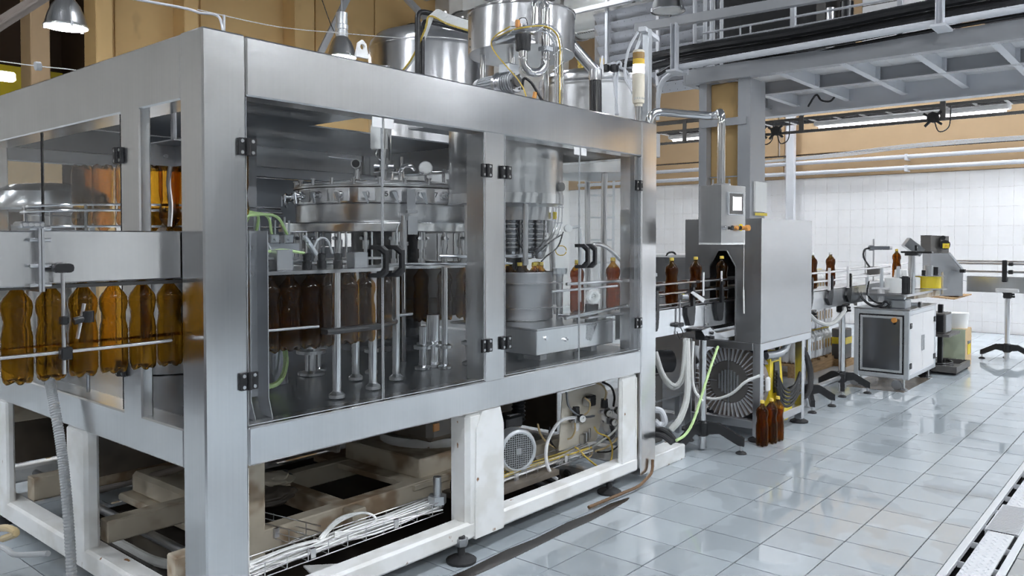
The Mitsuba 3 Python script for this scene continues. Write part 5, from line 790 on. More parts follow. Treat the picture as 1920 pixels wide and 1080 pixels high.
part(oc, 'rail_clip', [box(x, x + .022, CY0 - .006, CY0, 1.10, 1.27) for x in (5.522, 5.234)], 'pale_plate'); part(oc, 'bracket_flap', hull(*[np.array(q) + (0, t, 0) for q in ((4.991, 2.630, 1.133), (5.014, 2.630, 1.146), (5.189, 2.630, 1.085), (5.165, 2.630, 1.056)) for t in (0, .01)]), 'pale_plate')
ps = np.array((4.860, 2.660, 0.957)); k = thing('photo_eye', 'small photo sensor with a yellow ring on a thin rod beside the discharge conveyor', 'sensor'); zt = 1.115; part(k, 'rod', cyl((ps[0] + .01, 2.655, .90), (ps[0] + .01, 2.655, zt), .006, 10), 'satin'); part(k, 'head', cyl((ps[0] - .005, 2.64, zt), (ps[0] + .045, 2.62, zt), .019, 16), 'dull_steel'); part(k, 'ring', cyl((ps[0] + .01, 2.64, zt), (ps[0] + .02, 2.632, zt), .021, 16), 'yellow'); part(k, 'clamp', hull(*[(ps[0] + s * .03 + .014 * math.cos(a), y, .925 + .014 * math.sin(a)) for s in (-1, 1) for a in np.arange(8) * PI / 4 for y in (2.64, 2.67)]), 'black'); part(k, 'cord', tube([(ps[0] + .01, 2.65, .91), (ps[0] + .03, 2.64, .86), (ps[0], 2.65, .83), (ps[0] - .02, 2.66, .88)], .003, 6), 'black')
for (q, lb, rz) in zip([(4.904, 2.738, 1.096), (5.253, 2.738, 1.076), (5.673, 2.738, 1.053)], ('capped amber bottle, first on the conveyor after the machine end post', 'capped amber bottle, middle of the three on the conveyor before the steel tunnel', 'capped amber bottle at the pointed opening of the steel tunnel'), (15, 60, 100)):
    bottle(q[0], 2.738, CZ, lb, None, fill=1, cap=1, rz=rz)
def tripod_stand(name, x, y, ztop, label, az, r=.026, legs=(0, 120, 240), L=.26):
    k = thing(name, label, 'stand'); part(k, 'pole', cyl((x, y, .012), (x, y, ztop), r, 20), 'chrome'); part(k, 'head_clamp', [box(x - .045, x + .045, y - .045, y + .045, ztop - .07, ztop, .01), box(x - .07, x + .07, y - .05, y + .05, ztop - .005, ztop + .015, .004), cyl((x + .02, y - .045, ztop - .05), (x + .02, y - .075, ztop - .05), .012, 8), cyl((x + .02, y - .045, ztop - .02), (x + .02, y - .07, ztop - .02), .012, 8)], 'black'); part(k, 'hub', [lathe([(r, .10), (.045, .11), (.045, .20), (r, .215)], (x, y, 0), 20)], 'black')
    for a in legs:
        t = math.radians(a + az); d = np.array((math.cos(t), math.sin(t), 0)); s = np.array((-d[1], d[0], 0)); o = np.array((x, y, 0)); e = o + d * L
        l = part(k, 'leg', [hull(*[o + d * q + s * w + (0, 0, z) for q, z in ((.02, .205), (.02, .115), (L * .45, .20), (L * .45, .13)) for w in (-.019, .019)]), hull(*[o + d * q + s * w + (0, 0, z) for q, z in ((L * .45, .20), (L * .45, .13), (L - .02, .115), (L - .02, .06), (L + .02, .11), (L + .02, .055)) for w in (-.019, .019)])], 'black')
        put(l + '__stem', cyl(e + (0, 0, .02), e + (0, 0, .06), .009, 10), 'satin'); put(l + '__pad', lathe([(0, 0), (.036, 0), (.038, .006), (.03, .014), (.012, .022), (0, .024)], e, 20), 'rubber')
    return k
tripod_stand('tripod_stand', 5.208, 2.655, .86, 'chrome pole stand with black splayed feet holding up the conveyor next to the machine', 160, legs=(13, 127, -112), L=.27)
k = thing('bent_flap', 'bent steel flap on top of the chrome pole stand', 'flap', None, [hull(*[np.array(q) + (0, t, 0) for q in ((5.084, 2.600, 0.869), (5.213, 2.600, 0.881), (5.297, 2.600, 0.835), (5.133, 2.600, 0.827)) for t in (0, .004)]), hull(*[np.array(q) + (0, t, 0) for q in ((5.133, 2.600, 0.835), (5.247, 2.600, 0.855), (5.434, 2.600, 0.792), (5.365, 2.600, 0.779)) for t in (0, .004)])], 'satin', smooth=False)
# steel tunnel on its frame
BX0, BX1, BY0, BY1 = 5.677, 6.70, 2.428, 3.05
tn = thing('steel_tunnel', 'large stainless box tunnel with a pointed bottle opening, standing on a square frame', 'tunnel')
face = sbox(BY0, .735, BY1, 1.66).difference(Polygon([(2.628, .60), (2.628, 1.30), (2.700, 1.42), (2.768, 1.42), (2.838, 1.30), (2.838, .60)]))
part(tn, 'front_face', ext(face, .004, (BX0, 0, 0), (0, 1, 0), (0, 0, 1)), 'soft_steel', smooth=False); part(tn, 'body', [box(BX0 + .004, BX1, BY0, BY0 + .004, .735, 1.66), box(BX0 + .004, BX1, BY1 - .004, BY1, .735, 1.66), box(BX0 + .004, BX1, BY0, BY1, 1.656, 1.66), box(BX1 - .004, BX1, BY0, BY1, 1.35, 1.66)], 'soft_steel', smooth=False)
part(tn, 'lining', [box(BX0 + .02, BX1 - .01, 2.60, 2.61, .80, 1.5), box(BX0 + .02, BX1 - .01, 2.855, 2.865, .80, 1.5), box(BX0 + .02, BX1 - .01, 2.6, 2.865, 1.46, 1.47)], 'black_matt')
part(tn, 'opening_edge', [bar((BX0 - .002, a[0], a[1]), (BX0 - .002, b[0], b[1]), .006, .006, up=(1, 0, 0)) for a, b in zip([(2.628, .74), (2.628, 1.30), (2.700, 1.42), (2.768, 1.42), (2.838, 1.30)], [(2.628, 1.30), (2.700, 1.42), (2.768, 1.42), (2.838, 1.30), (2.838, 1.03)])], 'satin')
fx1 = 6.56
for x, y in ((BX0, BY0), (fx1 - .06, BY0), (BX0, BY1 - .06), (fx1 - .06, BY1 - .06)):
    part(tn, 'frame_leg', box(x, x + .06, y, y + .06, .035, .73, .003), 'satin'); foot(x + .03, y + .03, .05, 'satin', tn)
for y in (BY0, BY1 - .06):
    part(tn, 'frame_rail', box(BX0, BX1, y, y + .06, .675, .733, .003), 'satin'); part(tn, 'frame_rail', box(BX0 + .06, fx1 - .06, y, y + .06, .09, .15, .003), 'satin')
for x in (BX0, fx1 - .06): part(tn, 'frame_rail', box(x, x + .06, BY0 + .06, BY1 - .06, .09, .15, .003), 'satin')
part(tn, 'frame_rail', box(BX0, BX0 + .05, BY0 + .06, BY1 - .06, .675, .733, .003), 'satin'); part(tn, 'shelf', box(BX0 + .06, fx1 - .06, BY0 + .06, BY1 - .06, .10, .105), 'dull_steel')
# finned blower inside the frame
fm = thing('finned_blower', 'big dark blower with radial cooling fins standing inside the tunnel frame', 'blower'); fc = np.array((5.80, 2.735, .40)); ax_ = np.array((-1.0, 0, 0))
part(fm, 'housing', cyl(fc + (.02, 0, 0), fc + (.10, 0, 0), .285, 40), 'brown_steel'); part(fm, 'hub', [lathe([(0, .0), (.16, 0), (.165, -.01), (.165, -.04)], fc, 36, ax_)], 'dark_paint')
for i in range(44):
    t = i * 2 * PI / 44; d = np.array((0, math.cos(t), math.sin(t))); part(fm, 'fin', bar(fc + d * .165 + (.01, 0, 0), fc + d * .285 + (.01, 0, 0), .0045, .045, up=(1, 0, 0)), 'light_grey', smooth=False)
for i in range(7):
    y = fc[1] - .075 + .025 * i; h = math.sqrt(.095 ** 2 - (y - fc[1]) ** 2); part(fm, 'grille_bar', box(fc[0] - .012, fc[0], y - .006, y + .006, fc[2] - h, fc[2] + h), 'galv')
part(fm, 'spoke', [bar(fc + (-.004, .1 * math.cos(t), .1 * math.sin(t)), fc + (-.004, .165 * math.cos(t), .165 * math.sin(t)), .01, .01, up=(1, 0, 0)) for t in (0, PI / 2, PI, 3 * PI / 2)], 'dull_steel', kind='stuff'); part(fm, 'cradle', box(fc[0] + .02, fc[0] + .16, fc[1] - .2, fc[1] + .2, .105, .17, .01), 'black'); part(fm, 'shroud', [hull(*[(fc[0] + x, fc[1] + .31 * math.cos(t), fc[2] + .29 * math.sin(t)) for t in np.linspace(.35, 2.6, 10) for x in (.06, .13)])], 'black')
thing('white_hose', 'white hose crossing in front of the finned blower', 'hose', None, tube([(5.620, 2.898, 0.297), (5.600, 2.754, 0.293), (5.600, 2.617, 0.351), (5.600, 2.508, 0.452), (5.640, 2.415, 0.504)], .011, 10), 'white_plastic')
pw = thing('pressure_washer', 'yellow and black pressure washer stored inside the tunnel frame', 'pressure washer'); w0 = np.array((5.99, 2.50, 0))
part(pw, 'body', hull(*[w0 + q for q in ((.02, 0, .12), (.34, 0, .12), (.04, 0, .60), (.24, 0, .62), (.02, .22, .12), (.34, .22, .12), (.04, .22, .60), (.24, .22, .62), (-.02, .1, .3))]), 'yellow'); part(pw, 'front_panel', hull(*[w0 + q for q in ((.10, -.012, .30), (.22, -.012, .30), (.10, -.012, .54), (.19, -.012, .54), (.10, .01, .30), (.22, .01, .30), (.10, .01, .54), (.19, .01, .54))]), 'black'); part(pw, 'lower_guard', [lathe([(0, 0), (.12, 0), (.125, .01), (.125, .03)], w0 + (.22, -.03, .20), 28, (0, -1, 0)), box(w0[0] + .16, w0[0] + .28, w0[1] - .065, w0[1] - .05, .12, .18)], 'yellow'); part(pw, 'handle', pipe([w0 + (.06, .05, .56), w0 + (.06, .05, .67), w0 + (.3, .05, .67), w0 + (.3, .05, .5)], .018, .05, 10), 'black'); part(pw, 'outlet', [pipe([w0 + (.0, .02, .60), w0 + (.18, -.02, .60), w0 + (.3, -.02, .62), w0 + (.34, -.02, .68)], .03, .08, 12)], 'galv'); part(pw, 'wheel', [cyl(w0 + (.05, .23, .17), w0 + (.05, .27, .17), .07, 20)], 'black'); part(pw, 'ribs', [bar(w0 + (.06 + .03 * i, -.004, .555), w0 + (.09 + .03 * i, -.004, .60), .012, .01) for i in range(5)], 'dull_steel', kind='stuff')
for i in range(5): thing('black_cable', 'black cable looping beside and below the yellow pressure washer', 'cable', 'black cables by the pressure washer', tube([(6.05, 2.46, .48 - .03 * i), (6.12, 2.44, .36 - .035 * i), (6.28, 2.44, .30 - .03 * i), (6.44, 2.44, .36 - .03 * i), (6.58, 2.46, .50 - .05 * i), (6.62, 2.52, .65)], .013, 8), 'rubber')
for i in range(3): thing('black_cable', 'thick black cable hanging in a bow behind the back leg of the tunnel frame', 'cable', 'black cables behind the tunnel frame', tube([(6.72, 2.60, .72), (6.78 + .02 * i, 2.52, .55), (6.80 + .03 * i, 2.48, .38), (6.74 + .02 * i, 2.46, .22), (6.66, 2.5, .16), (6.6, 2.6, .14)], .016, 8), 'rubber')
part(tn, 'junction_box', box(BX0 + .10, BX0 + .16, BY0 - .015, BY0 + .01, .36, .47, .01), 'pale_plate')
for (q, lb) in (((5.591, 2.330, 0.000), 'full amber bottle on the floor by the tunnel frame, nearest of three'), ((5.708, 2.310, -0.000), 'full amber bottle on the floor by the tunnel frame, middle of three'), ((5.815, 2.305, 0.000), 'amber bottle on the floor by the tunnel frame, hindmost of three and less full')): bottle(q[0], q[1] + .045, 0.0, lb, None, fill=2 if 'less' in lb else 1, cap=1, rz=q[0] * 50)
# pump, hoses and kit under the discharge conveyor
pm = thing('transfer_pump', 'grey and black pump with a round motor under the discharge conveyor', 'pump'); m_ = np.array((5.05, 3.1, .0)); part(pm, 'motor', [cyl(m_ + (.0, 0, .60), m_ + (.24, -.14, .60), .085, 24), cyl(m_ + (-.02, .012, .60), m_ + (0, 0, .6), .07, 20)], 'black'); part(pm, 'pump_body', [hull(*[m_ + (x, .06 + .3 * x, z) for x in (-.12, -.02) for z in (.45, .52, .70, .76)], *[m_ + (x, -.06, z) for x in (-.10, -.03) for z in (.5, .7)])], 'grey_plastic'); part(pm, 'jar', lathe([(0, .74), (.06, .745), (.075, .78), (.07, .84), (0, .85)], m_ + (-.06, 0, 0), 20), 'dull_steel'); part(pm, 'stand', box(m_[0] - .1, m_[0] + .2, m_[1] - .1, m_[1] + .1, 0, .5, .006), 'dark_paint')
thing('sheet_trolley', 'low steel bench behind the conveyor stand', 'bench', None, [box(4.7, 5.6, 3.0, 3.5, .30, .315), box(4.7, 5.6, 3.0, 3.5, .12, .13), *[box(x, x + .04, y, y + .04, 0, .30) for x in (4.72, 5.54) for y in (3.02, 3.44)]], 'galv')
hs = [([(4.595, 2.678, 0.765), (4.580, 2.613, 0.627), (4.624, 2.559, 0.557), (4.656, 2.523, 0.613), (4.670, 2.512, 0.772), (4.674, 2.511, 0.862)], .013, 'hose', 'grey hose hanging in a loop beside the machine end post', 'hose'),
      ([(4.634, 2.708, 0.730), (4.619, 2.643, 0.604), (4.663, 2.589, 0.531), (4.705, 2.542, 0.583), (4.726, 2.523, 0.751), (4.733, 2.519, 0.856)], .013, 'hose', 'second grey hose of the loop beside the machine end post', 'hose'),
      ([(4.728, 2.524, 0.835), (4.682, 2.495, 0.668), (4.631, 2.471, 0.487), (4.555, 2.478, 0.361), (4.516, 2.521, 0.290)], .021, 'hose', 'thick grey hose curving down to the floor behind the chrome pole stand', 'hose'),
      ([(4.540, 2.652, 0.398), (4.566, 2.620, 0.384), (4.579, 2.603, 0.322), (4.560, 2.624, 0.297), (4.538, 2.650, 0.322)], .022, 'light_grey', 'grey hose bend coming out behind the machine end post', 'hose'),
      ([(4.494, 2.624, 0.278), (4.481, 2.562, 0.290), (4.511, 2.526, 0.259), (4.532, 2.499, 0.215)], .019, 'rubber', 'thick black hose on the floor beside the machine end post', 'hose'),
      ([(4.449, 2.598, 0.259), (4.441, 2.531, 0.261), (4.431, 2.465, 0.234)], .019, 'rubber', 'lower thick black hose on the floor beside the machine end post', 'hose'),
      ([(4.998, 2.437, 0.780), (4.779, 2.382, 0.668), (4.648, 2.374, 0.514), (4.520, 2.366, 0.367), (4.441, 2.379, 0.296), (4.359, 2.396, 0.272)], .009, 'green', 'thin green-yellow hose running down past the chrome pole stand', 'hose'),
      ([(4.801, 2.516, 0.829), (4.793, 2.519, 0.652), (4.799, 2.506, 0.511), (4.834, 2.462, 0.433)], .009, 'white_plastic', 'thin white hose hanging behind the chrome pole stand', 'hose')]
for pts, r, mt, lb, c_ in hs: thing('hose' if r > .012 else 'thin_hose', lb, c_, None, tube([(p[0], p[1], max(p[2], r)) for p in pts], r, 10), mt)
thing('floor_kerb', 'white painted box beam on the floor beside the machine end post', 'kerb', None, box(4.42, 4.93, 2.64, 2.78, .0, .10, .006), 'white_paint')
bk = thing('steel_cupboard', 'plain stainless cupboard with a black handle behind the first capped bottle', 'cupboard'); z_ = (5.871, 3.285, 1.359); part(bk, 'body', box(z_[0] - .05, z_[0] + .75, z_[1] - .25, z_[1] + .22, 0.1, z_[2] - .0, .005), 'satin'); part(bk, 'top', box(z_[0] - .07, z_[0] + .77, z_[1] - .27, z_[1] + .24, z_[2], z_[2] + .02), 'pale_plate'); part(bk, 'handle', pipe([np.array((5.804, 3.287, 1.369)), np.array((5.807, 3.284, 1.400)), np.array((5.850, 3.234, 1.400)), np.array((5.852, 3.230, 1.369))], .008, .03, 8), 'black'); part(bk, 'foot', [box(z_[0] + a, z_[0] + a + .05, z_[1] + b, z_[1] + b + .05, 0, .1) for a in (0, .6) for b in (-.2, .1)], 'black', kind='stuff')
# ---------------------------------------------------------------- second conveyor section, pallet of packs
c2 = thing('slat_conveyor', 'conveyor section with pale guide rails between the steel tunnel and the labelling machine', 'conveyor')
A2, B2 = np.array((6.72, 2.66)), np.array((8.6, 2.60))
part(c2, 'side_plate', box(6.72, 8.75, 2.60, 2.604, .865, 1.03), 'steel', smooth=False); part(c2, 'side_plate', box(6.72, 8.75, 2.80, 2.804, .865, 1.03), 'dull_steel'); part(c2, 'belt', box(6.72, 11.3, 2.61, 2.795, 1.035, 1.045), 'pale_plate'); part(c2, 'side_plate', box(8.75, 11.4, 2.72, 2.80, .9, 1.03), 'dull_steel')
part(c2, 'splice_plate', box(6.80, 6.92, 2.592, 2.60, .86, 1.03, .002), 'satin'); part(c2, 'bolt', [cyl((x, 2.592, z), (x, 2.584, z), .009, 8) for x in (6.83, 6.89) for z in (.90, .98)], 'satin', kind='stuff')
for z in (1.12, 1.20): part(c2, 'guide_rail', cyl((6.72, 2.60, z), (9.6, 2.60, z), .009, 8), 'pale_plate'); part(c2, 'guide_rail', cyl((6.72, 2.81, z), (11.2, 2.81, z), .009, 8), 'pale_plate')
for x in (7.1, 7.62, 8.15): k = part(c2, 'rail_bracket', [ext([(-.06, 1.03), (-.10, .96), (-.02, .89), (.02, .89), (.06, .98), (.06, 1.16), (.03, 1.17), (.03, 1.04)], .022, (x, 2.598, 0), (1, 0, 0), (0, 0, 1))], 'black'); part(c2, 'rail_post', box(x - .06, x - .04, 2.57, 2.59, 1.03, 1.24), 'pale_plate')
for q, lb in zip([(7.468, 2.700, 1.153), (7.955, 2.700, 1.136)], ('amber bottle at the exit of the steel tunnel', 'amber bottle on the conveyor between the tunnel and the labelling machine')): bottle(q[0], 2.70, 1.045, lb, None, fill=1, cap=2, rz=q[0] * 40)
tripod_stand('tripod_stand', 8.064, 2.62, .86, 'steel pole stand with black feet in front of the labelling machine', 0, .03, legs=(200, 300, 70), L=.24)
tripod_stand('tripod_stand', 7.15, 2.62, .86, 'steel pole stand with black feet close behind the tunnel frame', 0, .028, legs=(210, 320, 80), L=.24)
thing('cross_pipe', 'horizontal steel pipe joining two black-footed stands near the floor', 'pipe', None, cyl((7.2, 2.60, .16), (8.02, 2.60, .16), .026, 12), 'satin')
thing('sagging_conduit', 'grey conduit sagging between the conveyor and its pole stand', 'conduit', None, tube([(7.0, 2.57, .86), (7.25, 2.56, .76), (7.6, 2.56, .72), (7.95, 2.57, .80), (8.03, 2.59, .84)], .02, 8), 'hose')
pt = thing('pallet', 'wooden pallet carrying film-wrapped bottle packs behind the conveyor', 'pallet'); PX, PY = 8.55, 3.25
for i in range(6): part(pt, 'deck_board', box(PX + i * .24, PX + i * .24 + .14, PY, PY + 1.2, .125, .147), 'wood')
for j in range(3): part(pt, 'stringer', box(PX, PX + 1.34, PY + j * .55, PY + j * .55 + .1, .0, .125), 'wood')
wb_ = cat([bottle_mesh(16, top=.33).copy()]); packs = []
pk_b = mesh_dict(bottle_mesh(18), 'film', smooth=True); pk_c = mesh_dict(cyl((0, 0, .31), (0, 0, .334), .0155, 10), 'cap'); pk_d = mesh_dict(box(-.02, .02, -.0462, -.0455, .10, .20), 'amber_lens')
film = mesh_dict(box(-.137, .137, -.091, .091, .0, .255, .02), 'wrap')
def pack(x, y, z, lb, g):
    k = thing('bottle_pack', lb, 'bottle pack', g); put(k + '__film', film, None, to_world=at(x, y, z))
    for i in range(3):
        for j in range(2): t = at(x - .091 + .091 * i, y - .0455 + .091 * j, z + .001); part(k, 'bottle', pk_b, None, to_world=t); part(k, 'cap', pk_c, None, to_world=t)
        put(numbered(k + '__label'), pk_d, None, to_world=at(x - .091 + .091 * i, y - .0455, z))
for lay in range(3):
    for i in range(4):
        for j in range(2): pack(PX + .16 + .285 * i, PY + .10 + .19 * j, .147 + .337 * lay, 'film-wrapped bottle pack in the ' + ('bottom', 'middle', 'top')[lay] + ' layer on the pallet, ' + ('front', 'back')[j] + ' row, ' + ORD[i] + ' from the tunnel', 'bottle packs on the pallet')
thing('wood_pallet', 'dark wooden pallet edge standing behind the pole stand', 'pallet', None, [box(7.3, 7.95, 3.5, 3.6, 0.0, .12), box(7.3, 7.95, 3.3, 3.5, .12, .145)], 'wood')
k = thing('small_crate', 'dark amber crate with a yellow band standing beside the bottle packs', 'crate'); q = np.array((9.850, 3.204, 0.284)); part(k, 'body', box(q[0] - .12, q[0] + .12, q[1] - .08, q[1] + .08, q[2] - .2, q[2] + .16, .01), 'dark_paint'); part(k, 'band', box(q[0] - .122, q[0] + .122, q[1] - .082, q[1] + .082, q[2] - .02, q[2] + .06), 'yellow'); part(k, 'base', box(q[0] - .14, q[0] + .14, q[1] - .1, q[1] + .1, 0, q[2] - .2), 'wood')
# ---------------------------------------------------------------- labelling machine
lm = thing('labelling_machine', 'labelling machine on an aluminium-framed cabinet with casters and a dark steel door', 'labelling machine')
LX0, LX1, LY0, LY1, LZ0, LZ1 = 8.522, 9.60, 2.126, 2.65, .115, .80
for x in (LX0, LX1 - .05):
    for y in (LY0, LY1 - .05): part(lm, 'frame_post', box(x, x + .05, y, y + .05, LZ0, LZ1, .006), 'alu')
for z in (LZ0, LZ1 - .05):
    for y in (LY0, LY1 - .05): part(lm, 'frame_rail', box(LX0 + .05, LX1 - .05, y, y + .05, z, z + .05, .006), 'alu')
    for x in (LX0, LX1 - .05): part(lm, 'frame_rail', box(x, x + .05, LY0 + .05, LY1 - .05, z, z + .05, .006), 'alu')
k = part(lm, 'front_door', box(LX0 + .004, LX0 + .012, LY0 + .08, LY1 - .08, LZ0 + .07, LZ1 - .07), 'dark_steel', 'dark brushed steel door'); 
part(lm, 'gasket', [box(LX0 + .0, LX0 + .02, LY0 + .05, LY0 + .062, LZ0 + .05, LZ1 - .05), box(LX0, LX0 + .02, LY1 - .062, LY1 - .05, LZ0 + .05, LZ1 - .05), box(LX0, LX0 + .02, LY0 + .05, LY1 - .05, LZ1 - .062, LZ1 - .05), box(LX0, LX0 + .02, LY0 + .05, LY1 - .05, LZ0 + .05, LZ0 + .062)], 'black'); part(lm, 'door_frame', [box(LX0 - .003, LX0 + .01, LY0 + .062, LY0 + .085, LZ0 + .062, LZ1 - .062), box(LX0 - .003, LX0 + .01, LY1 - .085, LY1 - .062, LZ0 + .062, LZ1 - .062), box(LX0 - .003, LX0 + .01, LY0 + .085, LY1 - .085, LZ1 - .085, LZ1 - .062), box(LX0 - .003, LX0 + .01, LY0 + .085, LY1 - .085, LZ0 + .062, LZ0 + .085)], 'alu')
q = (8.520, 2.257, 0.704); k = part(lm, 'stop_knob', [cyl((LX0 - .003, q[1], q[2]), (LX0 - .02, q[1], q[2]), .015, 14), cyl((LX0 - .02, q[1], q[2]), (LX0 - .045, q[1], q[2]), .026, 18)], 'orange', 'orange stop button'); part(lm, 'key_lock', cyl((LX0, q[1], q[2] - .035), (LX0 - .02, q[1], q[2] - .035), .012, 10), 'black')
xm = (LX0 + LX1) / 2
for a, b in ((LX0 + .05, xm - .002), (xm + .002, LX1 - .05)): part(lm, 'side_door', box(a, b, LY0 + .004, LY0 + .014, LZ0 + .05, LZ1 - .05), 'pale_plate', 'pale side door')
part(lm, 'door_pull', [box(xm - .05, xm - .02, LY0 - .006, LY0 + .004, .36, .52, .003), box(xm + .02, xm + .05, LY0 - .006, LY0 + .004, .36, .52, .003)], 'grey_plastic'); 
for x in (LX0 + .06, LX1 - .06):
    for z in (.22, .62): part(lm, 'hinge', box(x - .03, x + .03, LY0 - .008, LY0 + .004, z, z + .055, .002), 'black')
part(lm, 'top_plate', box(LX0 - .005, LX1 + .005, LY0 - .005, LY1 + .005, LZ1, LZ1 + .012, .002), 'satin')
for x, y in ((LX0 + .06, LY0 + .06), (LX0 + .06, LY1 - .06), (LX1 - .06, LY0 + .06), (LX1 - .06, LY1 - .06)):
    k = part(lm, 'caster', [cyl((x - .03, y + .06, .05), (x + .0, y + .06, .05), .048, 18)], 'dull_steel' if x < 9 else 'black'); put(numbered(k + '__jack'), [cyl((x, y, .02), (x, y, .115), .012, 10), lathe([(0, 0), (.045, 0), (.045, .008), (.02, .022), (0, .024)], (x, y, 0), 18)], 'satin')
thing('dark_patch', 'thin dark patch on the floor under the labelling machine', 'mat', None, box(8.45, 9.5, 2.15, 2.7, .0005, .003), 'oily')  # flat dark rectangle over the cabinet footprint
# upper works
OFF[0] = -.165
hd = part(lm, 'head_plate', ext(Polygon([(8.55, 2.18), (9.55, 2.18), (9.7, 2.3), (9.7, 2.62), (8.75, 2.66), (8.55, 2.5)]).buffer(.03), .025, (0, 0, 1.10), (1, 0, 0), (0, 1, 0)), 'satin', smooth=False)
parts(lm, 'head_column', [cyl((9.15, 2.42, LZ1), (9.15, 2.42, 1.10), .05, 20), cyl((8.78, 2.42, .98), (8.78, 2.42, 1.10), .07, 20), box(8.66, 8.95, 2.28, 2.56, 1.03, 1.10, .01)], 'alu')
p = (8.750, 2.292, 1.011); part(lm, 'label_drum', [lathe([(0, 1.128), (.125, 1.128), (.13, 1.135), (.13, 1.27), (.125, 1.28), (0, 1.28)], (8.75, p[1], 0), 12), lathe([(.0, 1.28), (.07, 1.28), (.06, 1.36), (0, 1.37)], (8.78, p[1] - .02, 0), 20)], 'white_plastic', 'white angular drum')
p = (8.680, 2.208, 0.974); part(lm, 'drive_motor', [cyl((8.68, p[1], 1.13), (8.68, p[1], 1.29), .048, 20), cyl((8.68, p[1], 1.29), (8.68, p[1], 1.30), .03, 14)], 'black')
for i, (yy, t) in enumerate(((2.415, 1.38), (2.272, 1.40), (2.146, 1.34), (2.60, 1.30))): part(lm, 'guide_post', cyl((8.62 + .05 * i, yy, 1.12), (8.62 + .05 * i, yy, t), .017, 12), 'alu')
p = (9.878, 2.275, 1.020); part(lm, 'label_roll', [cyl((p[0], p[1], 1.13), (p[0], p[1], 1.26), .13, 30)], 'yellow', 'roll of yellow labels'); part(lm, 'paper_roll', cyl((p[0] - .22, p[1] + .15, 1.13), (p[0] - .22, p[1] + .15, 1.25), .12, 30), 'white_plastic', 'roll of white backing paper'); part(lm, 'roll_core', [cyl((p[0], p[1], 1.26), (p[0], p[1], 1.38), .05, 18), cyl((p[0], p[1], 1.115), (p[0], p[1], 1.13), .19, 30), cyl((p[0], p[1], 1.262), (p[0], p[1], 1.268), .17, 30)], 'satin')
part(lm, 'roll_arm', [bar((9.2, 2.3, 1.07), (p[0] + .1, p[1] - .05, 1.07), .1, .06), cyl((p[0] + .2, p[1] - .1, 1.05), (p[0] + .2, p[1] - .1, 1.3), .012, 8)], 'cream'); parts(lm, 'roll_knob', [cyl((p[0] + .08, p[1] - .06, 1.27), (p[0] + .08, p[1] - .06, 1.36), .025, 12), cyl((p[0] - .2, p[1] + .0, 1.27), (p[0] - .2, p[1], 1.33), .02, 10)], 'black')
part(lm, 'screen_post', cyl((9.25, 2.29, 1.12), (9.25, 2.29, 1.52), .035, 16), 'satin'); part(lm, 'screen_arm', [cyl((9.25, 2.29, 1.50), (9.25, 2.29, 1.53), .07, 18), bar((9.25, 2.39, 1.535), (9.25, 2.09, 1.535), .08, .02)], 'black')
OFF[0] = 0.0
sc_ = np.array((9.671, 2.378, 1.417)); u_ = R0 * .80 - np.array((0, 0, .60)); w_2 = R0 * .60 + np.array((0, 0, .80))
part(lm, 'screen_box', hull(*[sc_ + u_ * a * .105 + w_2 * b * (.055 if a < 0 else .05) + (D0 + R0 * .25) * c for a in (-1, 1) for b in (-1, 1) for c in (-.06, .10)]), 'satin', 'tilted steel screen box', smooth=False)
part(lm, 'screen_latch', box(*(v for c, w in zip((9.516, 2.313, 1.413), (.012, .012, .03)) for v in (c - w, c + w))), 'black')
bq = (9.597, 2.533, 1.202); bottle(bq[0], bq[1], 1.065, 'amber bottle rising out of the labelling head', None, fill=1, cap=1)
k = part(lm, 'adjuster_block', [box(8.60, 8.80, 2.18, 2.32, LZ1 + .012, LZ1 + .10, .01), box(8.62, 8.70, 2.20, 2.36, LZ1 + .10, LZ1 + .15, .006), cyl((8.75, 2.16, LZ1 + .05), (8.75, 2.10, LZ1 + .05), .014, 10), cyl((8.7, 2.25, LZ1 + .15), (8.7, 2.25, LZ1 + .22), .03, 12)], 'galv'); parts(k, 'knob', [cyl((8.75, 2.10, LZ1 + .05), (8.75, 2.075, LZ1 + .05), .03, 12), cyl((8.7, 2.25, LZ1 + .22), (8.7, 2.25, LZ1 + .235), .045, 10)], 'black'); put(k + '__cylinder', [cyl((8.62, 2.42, LZ1 + .01), (8.62, 2.42, LZ1 + .2), .035, 14), cyl((8.62, 2.42, LZ1 + .2), (8.62, 2.42, LZ1 + .26), .012, 8), box(8.58, 8.66, 2.34, 2.5, LZ1 + .2, LZ1 + .215)], 'pale_plate')
part(lm, 'cable_loop', [tube([(8.58, 2.62, 1.0), (8.56, 2.58, .90), (8.55, 2.48, .83), (8.55, 2.40, .84), (8.55, 2.36, .88), (8.55, 2.32, .86), (8.55, 2.36, .82), (8.55, 2.44, .83)], .012, 8), tube([(8.56, 2.52, 1.08), (8.55, 2.53, .95), (8.56, 2.46, .87), (8.6, 2.38, .86)], .008, 6)], 'black', kind='stuff')
part(lm, 'side_bracket', [hull(*[(8.5, 2.62 + y, .83 + z) for y, z in ((0, 0), (.0, .22), (.18, .22), (.02, .0))], *[(8.52, 2.62 + y, .83 + z) for y, z in ((0, 0), (.0, .22), (.18, .22), (.02, .0))]), box(8.48, 8.56, 2.62, 2.75, .90, 1.0, .006)], 'satin'); part(lm, 'gear_motor', [box(8.35, 8.5, 2.60, 2.72, .93, 1.03, .008), cyl((8.3, 2.66, .95), (8.36, 2.66, .95), .05, 16)], 'black')
